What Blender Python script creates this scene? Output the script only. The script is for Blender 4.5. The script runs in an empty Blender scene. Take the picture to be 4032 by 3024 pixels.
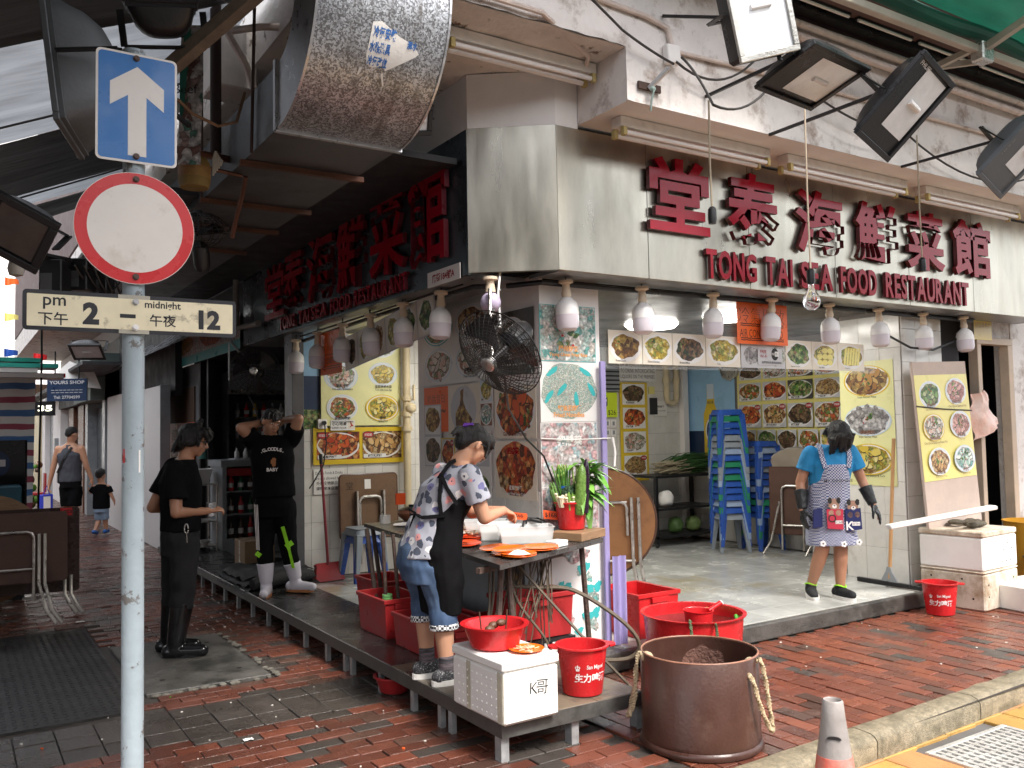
import bpy,bmesh,math,random
from mathutils import Vector,Matrix,noise
random.seed(7)
SC=bpy.context.scene
COL=SC.collection
R=math.radians
# ------------------------------------------------------------------ camera
cam_d=bpy.data.cameras.new('camera')
cam_d.sensor_width=36.0
cam_d.lens=36.0*3450/4032
cam_d.clip_start=0.05
cam_d.clip_end=500
cam_o=bpy.data.objects.new('camera',cam_d)
COL.objects.link(cam_o)
def _cam():
 a,pt,rl=R(57.3),R(2.95),R(1.05)
 fh=Vector((math.cos(a),math.sin(a),0));rt=Vector((math.sin(a),-math.cos(a),0));up=Vector((0,0,1))
 fw=fh*math.cos(pt)+up*math.sin(pt);u=up*math.cos(pt)-fh*math.sin(pt)
 r2=rt*math.cos(rl)-u*math.sin(rl);u2=u*math.cos(rl)+rt*math.sin(rl)
 m=Matrix((r2,u2,-fw)).transposed().to_4x4()
 m.translation=Vector((0,0,1.62))
 return m
cam_o.matrix_world=_cam()
SC.camera=cam_o
# ------------------------------------------------------------------ sky, sun, exposure
SUN_EL,SUN_AZ=R(52),R(-82) # azimuth measured from +X towards +Y: the light comes from behind the camera, from its right
world=bpy.data.worlds.new('World')
SC.world=world
world.use_nodes=True
wn=world.node_tree
wn.nodes.clear()
w_out=wn.nodes.new('ShaderNodeOutputWorld')
w_bg=wn.nodes.new('ShaderNodeBackground')
w_sky=wn.nodes.new('ShaderNodeTexSky')
w_sky.sky_type='NISHITA'
w_sky.sun_disc=False
w_sky.sun_elevation=SUN_EL
w_sky.sun_rotation=math.pi/2-SUN_AZ
w_sky.air_density=1.0
w_sky.dust_density=4.0
w_sky.ozone_density=0.6
w_bg.inputs['Strength'].default_value=0.107
w_mix=wn.nodes.new('ShaderNodeMix')
w_mix.data_type='RGBA'
w_mix.inputs[0].default_value=0.5
wn.links.new(w_sky.outputs[0],w_mix.inputs[6])
w_mix.inputs[7].default_value=(9.6,9.7,9.9,1) # even cloud cover over the blue
wn.links.new(w_mix.outputs[2],w_bg.inputs['Color'])
wn.links.new(w_bg.outputs[0],w_out.inputs['Surface'])
sun_d=bpy.data.lights.new('sun','SUN')
sun_d.energy=1.5
sun_d.angle=R(13)
sun_d.color=(1.0,0.97,0.93)
sun_o=bpy.data.objects.new('sun',sun_d)
COL.objects.link(sun_o)
_sd=Vector((math.cos(SUN_EL)*math.cos(SUN_AZ),math.cos(SUN_EL)*math.sin(SUN_AZ),math.sin(SUN_EL)))
sun_o.rotation_euler=_sd.to_track_quat('Z','Y').to_euler()
sun_o.location=(3,-8,14)
SC.view_settings.view_transform='Standard'
SC.view_settings.look='None'
SC.view_settings.gamma=1.0
SC.view_settings.use_curve_mapping=False
SC.view_settings.exposure=1.785
SC.render.engine='CYCLES'
SC.cycles.use_denoising=True
SC.cycles.max_bounces=7
SC.cycles.transparent_max_bounces=12
SC.cycles.caustics_reflective=False
SC.cycles.caustics_refractive=False
SC.cycles.sample_clamp_indirect=6.0

# ------------------------------------------------------------------ materials
def _nt(name):
 m=bpy.data.materials.new(name);m.use_nodes=True
 nt=m.node_tree;b=nt.nodes['Principled BSDF']
 return m,nt,b
def _n(nt,t,**kw):
 n=nt.nodes.new(t)
 for k,v in kw.items():setattr(n,k,v)
 return n
def c4(c,k=1.0):return(min(1,c[0]*k),min(1,c[1]*k),min(1,c[2]*k),1)
def mat(name,col,r=.5,metal=0,var=.18,sc=5,bump=.08,bsc=60,col2=None,thr=.6,sc2=2.5,soft=.06,trans=0,ior=1.45,
  rvar=.15,stretch=None,rnd=0,alpha=1,coat=0,sheen=0,world=False,sss=0,wav=0,wet=0):
 m,nt,b=_nt(name)
 L=nt.links.new
 if world:
  src=_n(nt,'ShaderNodeNewGeometry').outputs['Position']
 else:
  src=_n(nt,'ShaderNodeTexCoord').outputs['Object']
 if stretch:
  mp=_n(nt,'ShaderNodeMapping');mp.inputs['Scale'].default_value=stretch
  L(src,mp.inputs['Vector']);src=mp.outputs[0]
 n1=_n(nt,'ShaderNodeTexNoise');n1.inputs['Scale'].default_value=sc;n1.inputs['Detail'].default_value=7;n1.inputs['Roughness'].default_value=.62
 L(src,n1.inputs['Vector'])
 mr=_n(nt,'ShaderNodeMapRange');mr.inputs[1].default_value=.3;mr.inputs[2].default_value=.7
 L(n1.outputs[0],mr.inputs[0])
 mx=_n(nt,'ShaderNodeMix',data_type='RGBA')
 mx.inputs[6].default_value=c4(col,1-var);mx.inputs[7].default_value=c4(col,1+var)
 L(mr.outputs[0],mx.inputs[0]);out=mx.outputs[2]
 if col2 is not None:
  n2=_n(nt,'ShaderNodeTexNoise');n2.inputs['Scale'].default_value=sc2;n2.inputs['Detail'].default_value=8;n2.inputs['Roughness'].default_value=.7
  L(src,n2.inputs['Vector'])
  m2=_n(nt,'ShaderNodeMapRange');m2.inputs[1].default_value=thr-soft;m2.inputs[2].default_value=thr+soft
  L(n2.outputs[0],m2.inputs[0])
  x2=_n(nt,'ShaderNodeMix',data_type='RGBA');L(m2.outputs[0],x2.inputs[0]);L(out,x2.inputs[6]);x2.inputs[7].default_value=c4(col2)
  out=x2.outputs[2]
 if rnd:
  oi=_n(nt,'ShaderNodeObjectInfo');hs=_n(nt,'ShaderNodeHueSaturation')
  mv=_n(nt,'ShaderNodeMapRange');mv.inputs[3].default_value=1-rnd;mv.inputs[4].default_value=1+rnd
  L(oi.outputs['Random'],mv.inputs[0]);L(mv.outputs[0],hs.inputs['Value']);L(out,hs.inputs['Color']);out=hs.outputs[0]
 L(out,b.inputs['Base Color'])
 rr=_n(nt,'ShaderNodeMapRange');rr.inputs[1].default_value=.3;rr.inputs[2].default_value=.7
 rr.inputs[3].default_value=max(.02,r-rvar);rr.inputs[4].default_value=min(1,r+rvar)
 L(n1.outputs[0],rr.inputs[0]);L(rr.outputs[0],b.inputs['Roughness'])
 if wet:
  n5=_n(nt,'ShaderNodeTexNoise');n5.inputs['Scale'].default_value=1.1;n5.inputs['Detail'].default_value=5;L(src,n5.inputs['Vector'])
  wr=_n(nt,'ShaderNodeMapRange');wr.inputs[1].default_value=.44;wr.inputs[2].default_value=.58;wr.inputs[3].default_value=1;wr.inputs[4].default_value=wet;L(n5.outputs[0],wr.inputs[0])
  wm=_n(nt,'ShaderNodeMath',operation='MULTIPLY');L(rr.outputs[0],wm.inputs[0]);L(wr.outputs[0],wm.inputs[1]);L(wm.outputs[0],b.inputs['Roughness'])
 b.inputs['Metallic'].default_value=metal
 b.inputs['IOR'].default_value=ior
 if trans:b.inputs['Transmission Weight'].default_value=trans
 if alpha<1:b.inputs['Alpha'].default_value=alpha
 if coat:b.inputs['Coat Weight'].default_value=coat;b.inputs['Coat Roughness'].default_value=.08
 if sss:
  b.inputs['Subsurface Weight'].default_value=sss;b.inputs['Subsurface Radius'].default_value=(.012,.005,.003)
 if wav:
  n4=_n(nt,'ShaderNodeTexNoise');n4.inputs['Scale'].default_value=1.1;n4.inputs['Detail'].default_value=2;L(src,n4.inputs['Vector'])
  bw=_n(nt,'ShaderNodeBump');bw.inputs['Strength'].default_value=wav;bw.inputs['Distance'].default_value=.6;L(n4.outputs[0],bw.inputs['Height']);L(bw.outputs[0],b.inputs['Normal'])
 if bump:
  n3=_n(nt,'ShaderNodeTexNoise');n3.inputs['Scale'].default_value=bsc;n3.inputs['Detail'].default_value=5
  L(src,n3.inputs['Vector'])
  bp=_n(nt,'ShaderNodeBump');bp.inputs['Strength'].default_value=bump;bp.inputs['Distance'].default_value=.02
  L(n3.outputs[0],bp.inputs['Height']);L(bp.outputs[0],b.inputs['Normal'])
  if wav:L(bw.outputs[0],bp.inputs['Normal'])
 return m
def emis(name,col,s):
 m,nt,b=_nt(name)
 b.inputs['Base Color'].default_value=c4(col);b.inputs['Emission Color'].default_value=c4(col);b.inputs['Emission Strength'].default_value=s
 return m
def food(name,cols,sc=45,dist=.5,r=.4,bump=.5):
 """printed picture of food: cells of several colours with soft broken edges"""
 m,nt,b=_nt(name);L=nt.links.new
 tc=_n(nt,'ShaderNodeTexCoord')
 n1=_n(nt,'ShaderNodeTexNoise');n1.inputs['Scale'].default_value=sc*.6;n1.inputs['Detail'].default_value=4
 L(tc.outputs['Object'],n1.inputs['Vector'])
 mx=_n(nt,'ShaderNodeVectorMath',operation='MULTIPLY_ADD')
 mx.inputs[1].default_value=(dist*2/sc,)*3
 L(n1.outputs['Color'],mx.inputs[0]);L(tc.outputs['Object'],mx.inputs[2])
 v=_n(nt,'ShaderNodeTexVoronoi');v.inputs['Scale'].default_value=sc;v.inputs['Randomness'].default_value=1
 L(mx.outputs[0],v.inputs['Vector'])
 sx=_n(nt,'ShaderNodeSeparateColor');L(v.outputs['Color'],sx.inputs[0])
 rp=_n(nt,'ShaderNodeValToRGB');rp.color_ramp.interpolation='CONSTANT'
 e=rp.color_ramp.elements
 while len(e)<len(cols):e.new(.5)
 for i,c in enumerate(cols):e[i].position=i/len(cols);e[i].color=c4(c)
 L(sx.outputs[0],rp.inputs[0])
 n2=_n(nt,'ShaderNodeTexNoise');n2.inputs['Scale'].default_value=sc*2.2;n2.inputs['Detail'].default_value=5
 L(tc.outputs['Object'],n2.inputs['Vector'])
 dk=_n(nt,'ShaderNodeMapRange');dk.inputs[1].default_value=.0;dk.inputs[2].default_value=.55;dk.inputs[3].default_value=1.15;dk.inputs[4].default_value=.55
 L(v.outputs['Distance'],dk.inputs[0])
 d2=_n(nt,'ShaderNodeMapRange');d2.inputs[1].default_value=.3;d2.inputs[2].default_value=.7;d2.inputs[3].default_value=.5;d2.inputs[4].default_value=1.4
 L(n2.outputs[0],d2.inputs[0])
 mm=_n(nt,'ShaderNodeMath',operation='MULTIPLY');L(dk.outputs[0],mm.inputs[0]);L(d2.outputs[0],mm.inputs[1])
 hs=_n(nt,'ShaderNodeHueSaturation');L(rp.outputs[0],hs.inputs['Color']);L(mm.outputs[0],hs.inputs['Value'])
 L(hs.outputs[0],b.inputs['Base Color']);b.inputs['Roughness'].default_value=r
 return m
# ------------------------------------------------------------------ mesh builder
_tc={}
def text_geo(s,off=0.0,ext=0.0,res=3):
 k=(s,off,ext,res)
 if k not in _tc:
  c=bpy.data.curves.new('t','FONT');c.body=s;c.size=1;c.offset=off;c.extrude=ext;c.resolution_u=res
  o=bpy.data.objects.new('t',c);COL.objects.link(o)
  dg=bpy.context.evaluated_depsgraph_get();dg.update()
  ev=o.evaluated_get(dg);m=ev.to_mesh()
  vs=[v.co.copy()for v in m.vertices];fs=[tuple(p.vertices)for p in m.polygons]
  ev.to_mesh_clear();bpy.data.objects.remove(o);bpy.data.curves.remove(c)
  if not vs:vs=[Vector((0,0,0))]
  x0=min(v.x for v in vs);x1=max(v.x for v in vs);y0=min(v.y for v in vs);y1=max(v.y for v in vs)
  _tc[k]=(vs,fs,x0,x1,y0,y1)
 return _tc[k]
class MB:
 def __init__(s):s.v=[];s.f=[];s.m=[];s.s=[]
 def add(s,vs,fs,mi=0,sm=False,M=None):
  b=len(s.v)
  s.v+=[M@Vector(v)if M is not None else Vector(v)for v in vs]
  s.f+=[tuple(b+i for i in f)for f in fs];s.m+=[mi]*len(fs);s.s+=[sm]*len(fs)
  return s
 def box(s,x0,y0,z0,x1,y1,z1,mi=0,M=None,bv=0):
  if bv:
   b=bv;vs=[];xs=(x0,x1);ys=(y0,y1);zs=(z0,z1)
   X=(x0+b,x1-b);Y=(y0+b,y1-b);Z=(z0+b,z1-b)
   for i in(0,1):
    for j in(0,1):
     for k in(0,1):
      vs+=[(xs[i],Y[j],Z[k]),(X[i],ys[j],Z[k]),(X[i],Y[j],zs[k])]
   I=lambda i,j,k,a:((i*2+j)*2+k)*3+a
   fs=[]
   for q in(0,1):
    fs.append([I(q,0,0,0),I(q,0,1,0),I(q,1,1,0),I(q,1,0,0)][::(1 if q==0 else-1)])
    fs.append([I(0,q,0,1),I(1,q,0,1),I(1,q,1,1),I(0,q,1,1)][::(1 if q==0 else-1)])
    fs.append([I(0,0,q,2),I(0,1,q,2),I(1,1,q,2),I(1,0,q,2)][::(1 if q==0 else-1)])
   for i in(0,1):
    for j in(0,1):
     fs.append([I(i,j,0,0),I(i,j,1,0),I(i,j,1,1),I(i,j,0,1)][::(1 if i!=j else-1)])
     fs.append([I(i,0,j,0),I(i,1,j,0),I(i,1,j,2),I(i,0,j,2)][::(1 if i==j else-1)])
     fs.append([I(0,i,j,1),I(1,i,j,1),I(1,i,j,2),I(0,i,j,2)][::(1 if i!=j else-1)])
   for i in(0,1):
    for j in(0,1):
     for k in(0,1):
      fs.append([I(i,j,k,0),I(i,j,k,1),I(i,j,k,2)][::(1 if(i+j+k)%2 else-1)])
   return s.add(vs,fs,mi,False,M)
  vs=[(x0,y0,z0),(x1,y0,z0),(x1,y1,z0),(x0,y1,z0),(x0,y0,z1),(x1,y0,z1),(x1,y1,z1),(x0,y1,z1)]
  return s.add(vs,[(3,2,1,0),(4,5,6,7),(0,1,5,4),(1,2,6,5),(2,3,7,6),(3,0,4,7)],mi,False,M)
 def bar(s,p0,p1,w,h=None,mi=0,up=(0,0,1),bv=0):
  p0=Vector(p0);p1=Vector(p1);h=h or w;d=(p1-p0);l=d.length;d.normalize();up=Vector(up)
  if abs(d.dot(up))>.98:up=Vector((1,0,0))if abs(d.x)<.9 else Vector((0,1,0))
  x=d.cross(up).normalized();z=x.cross(d)
  M=Matrix((x,d,z)).transposed().to_4x4();M.translation=p0
  return s.box(-w/2,0,-h/2,w/2,l,h/2,mi,M,bv)
 def cyl(s,p0,p1,r0,r1=None,n=16,mi=0,caps=True,sm=True):
  p0=Vector(p0);p1=Vector(p1);r1=r0 if r1 is None else r1
  d=(p1-p0).normalized();up=Vector((0,0,1))if abs(d.z)<.9 else Vector((1,0,0))
  x=d.cross(up).normalized();y=d.cross(x)
  vs=[]
  for p,r in((p0,r0),(p1,r1)):
   for i in range(n):
    a=2*math.pi*i/n;vs.append(p+(x*math.cos(a)+y*math.sin(a))*r)
  s.add(vs,[(i,(i+1)%n,n+(i+1)%n,n+i)for i in range(n)],mi,sm)
  if caps:
   s.add(vs[:n],[tuple(range(n))[::-1]],mi);s.add(vs[n:],[tuple(range(n))],mi)
  return s
 def tube(s,pts,r,n=8,mi=0,close=False,caps=True):
  pts=[Vector(p)for p in pts];N=len(pts);rs=r if isinstance(r,(list,tuple))else[r]*N
  vs=[];prev=None
  for i,p in enumerate(pts):
   if close:d=pts[(i+1)%N]-pts[i-1]
   else:d=pts[min(i+1,N-1)]-pts[max(i-1,0)]
   d=d.normalized()if d.length>1e-9 else Vector((0,0,1))
   if prev is None:
    up=Vector((0,0,1))if abs(d.z)<.9 else Vector((1,0,0));x=d.cross(up).normalized()
   else:
    x=prev-d*prev.dot(d)
    x=x.normalized()if x.length>1e-6 else d.orthogonal().normalized()
   prev=x;y=d.cross(x)
   for k in range(n):
    a=2*math.pi*k/n;vs.append(p+(x*math.cos(a)+y*math.sin(a))*rs[i])
  fs=[]
  for i in range(N if close else N-1):
   j=(i+1)%N
   for k in range(n):fs.append((i*n+k,i*n+(k+1)%n,j*n+(k+1)%n,j*n+k))
  s.add(vs,fs,mi,True)
  if caps and not close:
   s.add(vs[:n],[tuple(range(n))[::-1]],mi);s.add(vs[-n:],[tuple(range(n))],mi)
  return s
 def lathe(s,prof,n=32,mi=0,o=(0,0,0),M=None,sx=1,sy=1,sm=True,closed=False):
  vs=[];ox,oy,oz=o
  for r,z in prof:
   for i in range(n):
    a=2*math.pi*i/n;vs.append((ox+r*math.cos(a)*sx,oy+r*math.sin(a)*sy,oz+z))
  fs=[]
  P=len(prof)
  for i in range(P if closed else P-1):
   j=(i+1)%P
   for k in range(n):fs.append((i*n+k,i*n+(k+1)%n,j*n+(k+1)%n,j*n+k))
  s.add(vs,fs,mi,sm,M)
  if not closed:
   if prof[0][0]>1e-5:s.add(vs[:n],[tuple(range(n))[::-1]],mi,False,M)
   if prof[-1][0]>1e-5:s.add(vs[-n:],[tuple(range(n))],mi,False,M)
  return s
 def sph(s,c,r,n=16,m=10,mi=0,M=None):
  if not isinstance(r,(tuple,list)):r=(r,r,r)
  vs=[]
  for j in range(m+1):
   t=math.pi*j/m
   for i in range(n):
    a=2*math.pi*i/n;vs.append((c[0]+r[0]*math.sin(t)*math.cos(a),c[1]+r[1]*math.sin(t)*math.sin(a),c[2]-r[2]*math.cos(t)))
  fs=[(j*n+i,j*n+(i+1)%n,(j+1)*n+(i+1)%n,(j+1)*n+i)for j in range(m)for i in range(n)]
  return s.add(vs,fs,mi,True,M)
 def prism(s,pts,z0,z1,mi=0,M=None,side=None):
  n=len(pts);vs=[(p[0],p[1],z0)for p in pts]+[(p[0],p[1],z1)for p in pts]
  s.add(vs,[tuple(range(n))[::-1],tuple(range(n,2*n))],mi,False,M)
  return s.add(vs,[(i,(i+1)%n,n+(i+1)%n,n+i)for i in range(n)],mi if side is None else side,False,M)
 def disc(s,c,rx,ry=None,n=28,mi=0,jag=0,M=None,seed=0,rot=0):
  ry=ry or rx;rg=random.Random(seed);vs=[]
  ph=[rg.uniform(0,6.28)for _ in range(4)]
  for i in range(n):
   a=2*math.pi*i/n
   k=1+jag*(math.sin(3*a+ph[0])*.5+math.sin(5*a+ph[1])*.4+math.sin(9*a+ph[2])*.35)if jag else 1
   x,y=rx*k*math.cos(a),ry*k*math.sin(a)
   vs.append((c[0]+x*math.cos(rot)-y*math.sin(rot),c[1]+x*math.sin(rot)+y*math.cos(rot),c[2]))
  return s.add(vs,[tuple(range(n))],mi,False,M)
 def rect(s,x0,y0,x1,y1,z,mi=0,M=None):
  return s.add([(x0,y0,z),(x1,y0,z),(x1,y1,z),(x0,y1,z)],[(0,1,2,3)],mi,False,M)
 def quad(s,*p,mi=0):return s.add(p,[tuple(range(len(p)))],mi)
 def grid(s,f,nu,nv,mi=0,sm=True,M=None):
  vs=[f(i/nu,j/nv)for j in range(nv+1)for i in range(nu+1)]
  return s.add(vs,[(j*(nu+1)+i,j*(nu+1)+i+1,(j+1)*(nu+1)+i+1,(j+1)*(nu+1)+i)for j in range(nv)for i in range(nu)],mi,sm,M)
 def text(s,t,x,y,h,z=0.001,mi=0,off=0,ext=0,align='C',wmax=None,w=None,M=None,res=3):
  """lettering of cap/ink height h, centred (or left aligned) on x with its base at y"""
  vs,fs,x0,x1,y0,y1=text_geo(t,off,ext,res)
  k=h/max(1e-6,(y1-y0));kx=k
  if w:kx=w/max(1e-6,x1-x0)
  elif wmax and(x1-x0)*k>wmax:kx=wmax/(x1-x0)
  ox=x-(x0+x1)/2*kx if align=='C' else x-x0*kx
  zk=min(k,kx)if ext else 1
  return s.add([(ox+v.x*kx,y+(v.y-y0)*k,z+(v.z+ext)*zk)for v in vs],fs,mi,False,M)
 def build(s,name,mats,parent=None,bv=0,M=None,sharp=35,seg=1,org=None):
  if not isinstance(mats,(list,tuple)):mats=[mats]
  if parent is not None:org=Vector(parent['_o'])if '_o' in parent else Vector((0,0,0))
  elif M is None and org is None:
   xs=[v.x for v in s.v];ys=[v.y for v in s.v];zs=[v.z for v in s.v]
   org=Vector(((min(xs)+max(xs))/2,(min(ys)+max(ys))/2,min(zs)))
  elif org is None:org=Vector((0,0,0))
  org=Vector(org)
  me=bpy.data.meshes.new(name)
  me.from_pydata([v-org for v in s.v],[],s.f)
  for m in mats:me.materials.append(m)
  me.polygons.foreach_set('material_index',s.m);me.polygons.foreach_set('use_smooth',s.s)
  me.update()
  if any(s.s):me.set_sharp_from_angle(angle=R(sharp))
  o=bpy.data.objects.new(name,me);COL.objects.link(o)
  if parent is not None:o.parent=parent;o['_o']=list(org)
  elif M is not None:o.matrix_world=M;o['_o']=[0,0,0]
  else:o.location=org;o['_o']=list(org)
  if bv:
   md=o.modifiers.new('bevel','BEVEL');md.width=bv;md.segments=seg;md.limit_method='ANGLE';md.angle_limit=R(40)
  return o
def tag(o,label=None,cat=None,group=None,kind=None):
 if label:o['label']=label
 if cat:o['category']=cat
 if group:o['group']=group
 if kind:o['kind']=kind
 return o
def thing(name,label,cat,loc=(0,0,0),group=None):
 o=bpy.data.objects.new(name,None);o.empty_display_size=.1;COL.objects.link(o);o.location=loc;o['_o']=list(loc)
 return tag(o,label,cat,group)
def copy_tree(o,parent=None,mat_world=None):
 c=o.copy();COL.objects.link(c)
 if parent is not None:c.parent=parent
 for ch in o.children:copy_tree(ch,c)
 return c
def frameM(u,v,o):
 """matrix of a print or face: u to its right, v up, normal towards the viewer"""
 u=Vector(u).normalized();v=Vector(v).normalized();n=u.cross(v)
 M=Matrix((u,v,n)).transposed().to_4x4();M.translation=Vector(o);return M
def YM(x,y,z):return frameM((1,0,0),(0,0,1),(x,y,z)) # face looking towards -Y
def XM(x,y,z):return frameM((0,-1,0),(0,0,1),(x,y,z)) # face looking towards -X
# ------------------------------------------------------------------ shared materials
BR=[mat('brick_red',(.15,.048,.029),r=.34,var=.18,sc=7,bump=.22,bsc=120,rvar=.2,rnd=.16,world=True,wet=.42),
 mat('brick_dark_red',(.11,.039,.026),r=.34,var=.18,sc=7,bump=.22,bsc=120,rvar=.2,rnd=.16,world=True,wet=.42),
 mat('brick_orange',(.17,.052,.028),r=.36,var=.18,sc=7,bump=.22,bsc=120,rvar=.2,rnd=.16,world=True,wet=.42),
 mat('brick_grey',(.055,.046,.040),r=.36,var=.18,sc=7,bump=.22,bsc=120,rvar=.2,rnd=.16,world=True,wet=.42),
 mat('brick_brown',(.085,.045,.033),r=.36,var=.18,sc=7,bump=.22,bsc=120,rvar=.2,rnd=.16,world=True,wet=.42)]
m_mortar=mat('mortar',(.05,.042,.036),r=.6,var=.4,sc=20,bump=.4,world=True)
m_conc=mat('concrete',(.17,.16,.14),r=.6,var=.25,sc=5,bump=.3,bsc=90,col2=(.07,.065,.055),thr=.58)
m_conc_dk=mat('wet_concrete',(.085,.08,.072),r=.4,var=.35,sc=4,bump=.3,bsc=90,col2=(.03,.03,.027),thr=.55)
m_kerb=mat('kerb_granite',(.27,.225,.15),r=.55,var=.4,sc=60,bump=.5,bsc=160,col2=(.10,.085,.05),thr=.55,sc2=9,soft=.14)
m_road=[mat('road_tile_%s'%i,c,r=.4,var=.2,sc=6,bump=.15,rnd=.1,col2=(.12,.08,.035),thr=.62,sc2=3,world=True)for i,c in(('ochre',(.46,.27,.075)),('tan',(.42,.2,.08)))]
m_white=mat('white_paint',(.80,.77,.74),r=.55,var=.06,sc=3,bump=.05)
m_pinkwall=mat('stained_pink_paint',(.76,.71,.67),r=.6,var=.12,sc=3,bump=.25,bsc=30,col2=(.30,.22,.17),thr=.61,sc2=4,soft=.09,world=True)
m_soffit=mat('peeling_paint',(.70,.65,.60),r=.65,var=.15,sc=4,bump=.3,bsc=25,col2=(.20,.15,.12),thr=.60,sc2=5,soft=.02,world=True)
m_maroon=mat('maroon_wall',(.11,.065,.06),r=.7,var=.2,sc=6)
m_steel=mat('brushed_steel',(.52,.49,.41),r=.34,metal=.95,var=.12,sc=2,bump=.02,rvar=.1,stretch=(2.2,2.2,.55),world=True,wav=.05,col2=(.33,.31,.27),thr=.6,sc2=1.3,soft=.2)
m_steel_old=mat('dull_steel',(.42,.42,.42),r=.42,metal=.85,var=.25,sc=6,bump=.06,col2=(.12,.09,.07),thr=.68)
m_tile=mat('white_wall_tile',(.70,.68,.63),r=.16,var=.08,sc=6,bump=.02,bsc=12,rvar=.06,rnd=.05,col2=(.5,.46,.4),thr=.68,world=True)
m_grout=mat('grout',(.22,.2,.18),r=.8)
m_ftile=mat('floor_tile',(.44,.44,.41),r=.22,var=.16,sc=3,bump=.05,bsc=20,rvar=.12,rnd=.12,col2=(.34,.29,.18),thr=.62,sc2=.9,soft=.06,world=True)
m_dark=mat('dark_board',(.028,.028,.03),r=.6,var=.3,sc=5,bump=.1)
m_black=mat('black_plastic',(.012,.012,.013),r=.35,var=.2)
m_black_steel=mat('black_steel',(.02,.02,.021),r=.4,metal=.3,var=.3)
m_galv=mat('galvanised',(.50,.50,.51),r=.36,metal=.8,var=.2,sc=18,bump=.03)
m_wood=mat('worn_wood',(.27,.16,.085),r=.5,var=.25,sc=6,stretch=(1,1,6),bump=.2,col2=(.12,.07,.04),thr=.62)
m_darkwood=mat('dark_brown_wood',(.075,.04,.025),r=.4,var=.3,sc=5,stretch=(1,1,6),bump=.1)
m_red_pl=mat('red_plastic',(.55,.018,.022),r=.28,var=.16,sc=5,bump=.04,rvar=.12,col2=(.40,.014,.016),thr=.58,sc2=4,soft=.12)
m_red_old=mat('scuffed_red_plastic',(.36,.022,.024),r=.38,var=.2,sc=7,bump=.06,col2=(.5,.2,.16),thr=.73,sc2=9)
m_sign_red=mat('red_acrylic',(.33,.006,.020),r=.16,ior=1.3,var=.08,bump=0,rvar=.03)
m_sign_edge=mat('dark_red_side',(.11,.006,.012),r=.3,var=.1,bump=0)
m_ink=mat('black_ink',(.015,.013,.012),r=.6,var=.05,bump=0)
m_paper=mat('white_paper',(.78,.76,.72),r=.6,var=.05,bump=.05)
m_navy=mat('navy_panel',(.012,.03,.075),r=.4,var=.1)
m_grey_paint=mat('grey_paint',(.27,.29,.3),r=.5,var=.15,sc=6,bump=.1)

# ------------------------------------------------------------------ ground, pavement, kerb, road
g=MB();g.rect(-60,-60,90,120,-.16);tag(g.build('ground',m_conc_dk,org=(0,0,-.16)),kind='structure')
pv=MB()
pv.quad((-8,2.72,-.012),(14,3.06,-.012),(14,45,-.012),(-8,45,-.012))
pave=pv.build('pavement',m_mortar,org=(0,0,0));tag(pave,kind='structure')
HOLES=[(.23,5.62,1.0,8.35),(1.03,5.9,1.86,7.42)]
def in_hole(x,y):return any(a-.02<x<c+.02 and b-.02<y<d+.02 for a,b,c,d in HOLES)
_bm={}
def brick_mb(lx,ly):
 b=MB();b.box(-lx/2+.0035,-ly/2+.0035,-.05,lx/2-.0035,ly/2-.0035,0,0,None,.002);return b
bricks=[]
rg=random.Random(3)
def brick_mat(x,y):
 n=noise.noise(Vector((x*.9,y*.9,1.3)))
 p=rg.random()
 if p<(.05 if x>40 else.16)+.3*max(0,n):return 3
 if p<(.17 if x>2.6 else.40):return 4
 if p<(.36 if x>2.6 else.86):return 1
 if p<.8 or x<2.6:return 0
 return 2 if x>2.6 or rg.random()<.12 else 1
def kin(x):return 2.86+.085*(x-3.2)/2.6 if x>3.2 else 2.86
# lane: bricks lie across it; corner and right-hand pavement: they run away from the kerb
y=2.9;row=0
while y<34:
 if 4.95<y<5.45: # dark square pavers crossing the lane
  for k in range(-14,16):
   x=k*.2
   if x<2.95 and not in_hole(x,y):bricks.append((x,y+.05,.2,.2,3))
  y+=.2;row+=1;continue
 off=.11 if row%2 else 0
 for k in range(-24,15):
  x=k*.22+off+rg.uniform(-.002,.002)
  if x+.11>3.02 or in_hole(x,y):continue
  if y>9 and x<-1.6:continue
  bricks.append((x,y,.22,.105,brick_mat(x,y)))
 y+=.105;row+=1
x=3.05;row=0
while x<10.2:
 off=.11 if row%2 else 0
 yy=2.6+off
 while yy<4.62:
  y0=max(yy-.11,kin(x)+.15);y1=min(yy+.11,4.61)
  if y1-y0>.03:bricks.append((x,(y0+y1)/2,.105,y1-y0,brick_mat(x+50,yy)))
  yy+=.22
 x+=.105;row+=1
camx=Vector((0,0,1.62))
def view_px(x,y,z):
 v=cam_o.matrix_world.inverted()@Vector((x,y,z))
 if v.z>-.1:return None
 return v.x/-v.z*.856,v.y/-v.z*.856,-v.z
scored=[]
_ci=cam_o.matrix_world.inverted()
for b in bricks:
 v=_ci@Vector((b[0],b[1],0))
 ok=v.z<-.3 and abs(v.x/-v.z)<.6 and abs(v.y/-v.z)<.46
 scored.append((0 if ok else 1,v.length,b))
scored.sort(key=lambda t:(t[0],t[1]))
far=MB();shared={}
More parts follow.
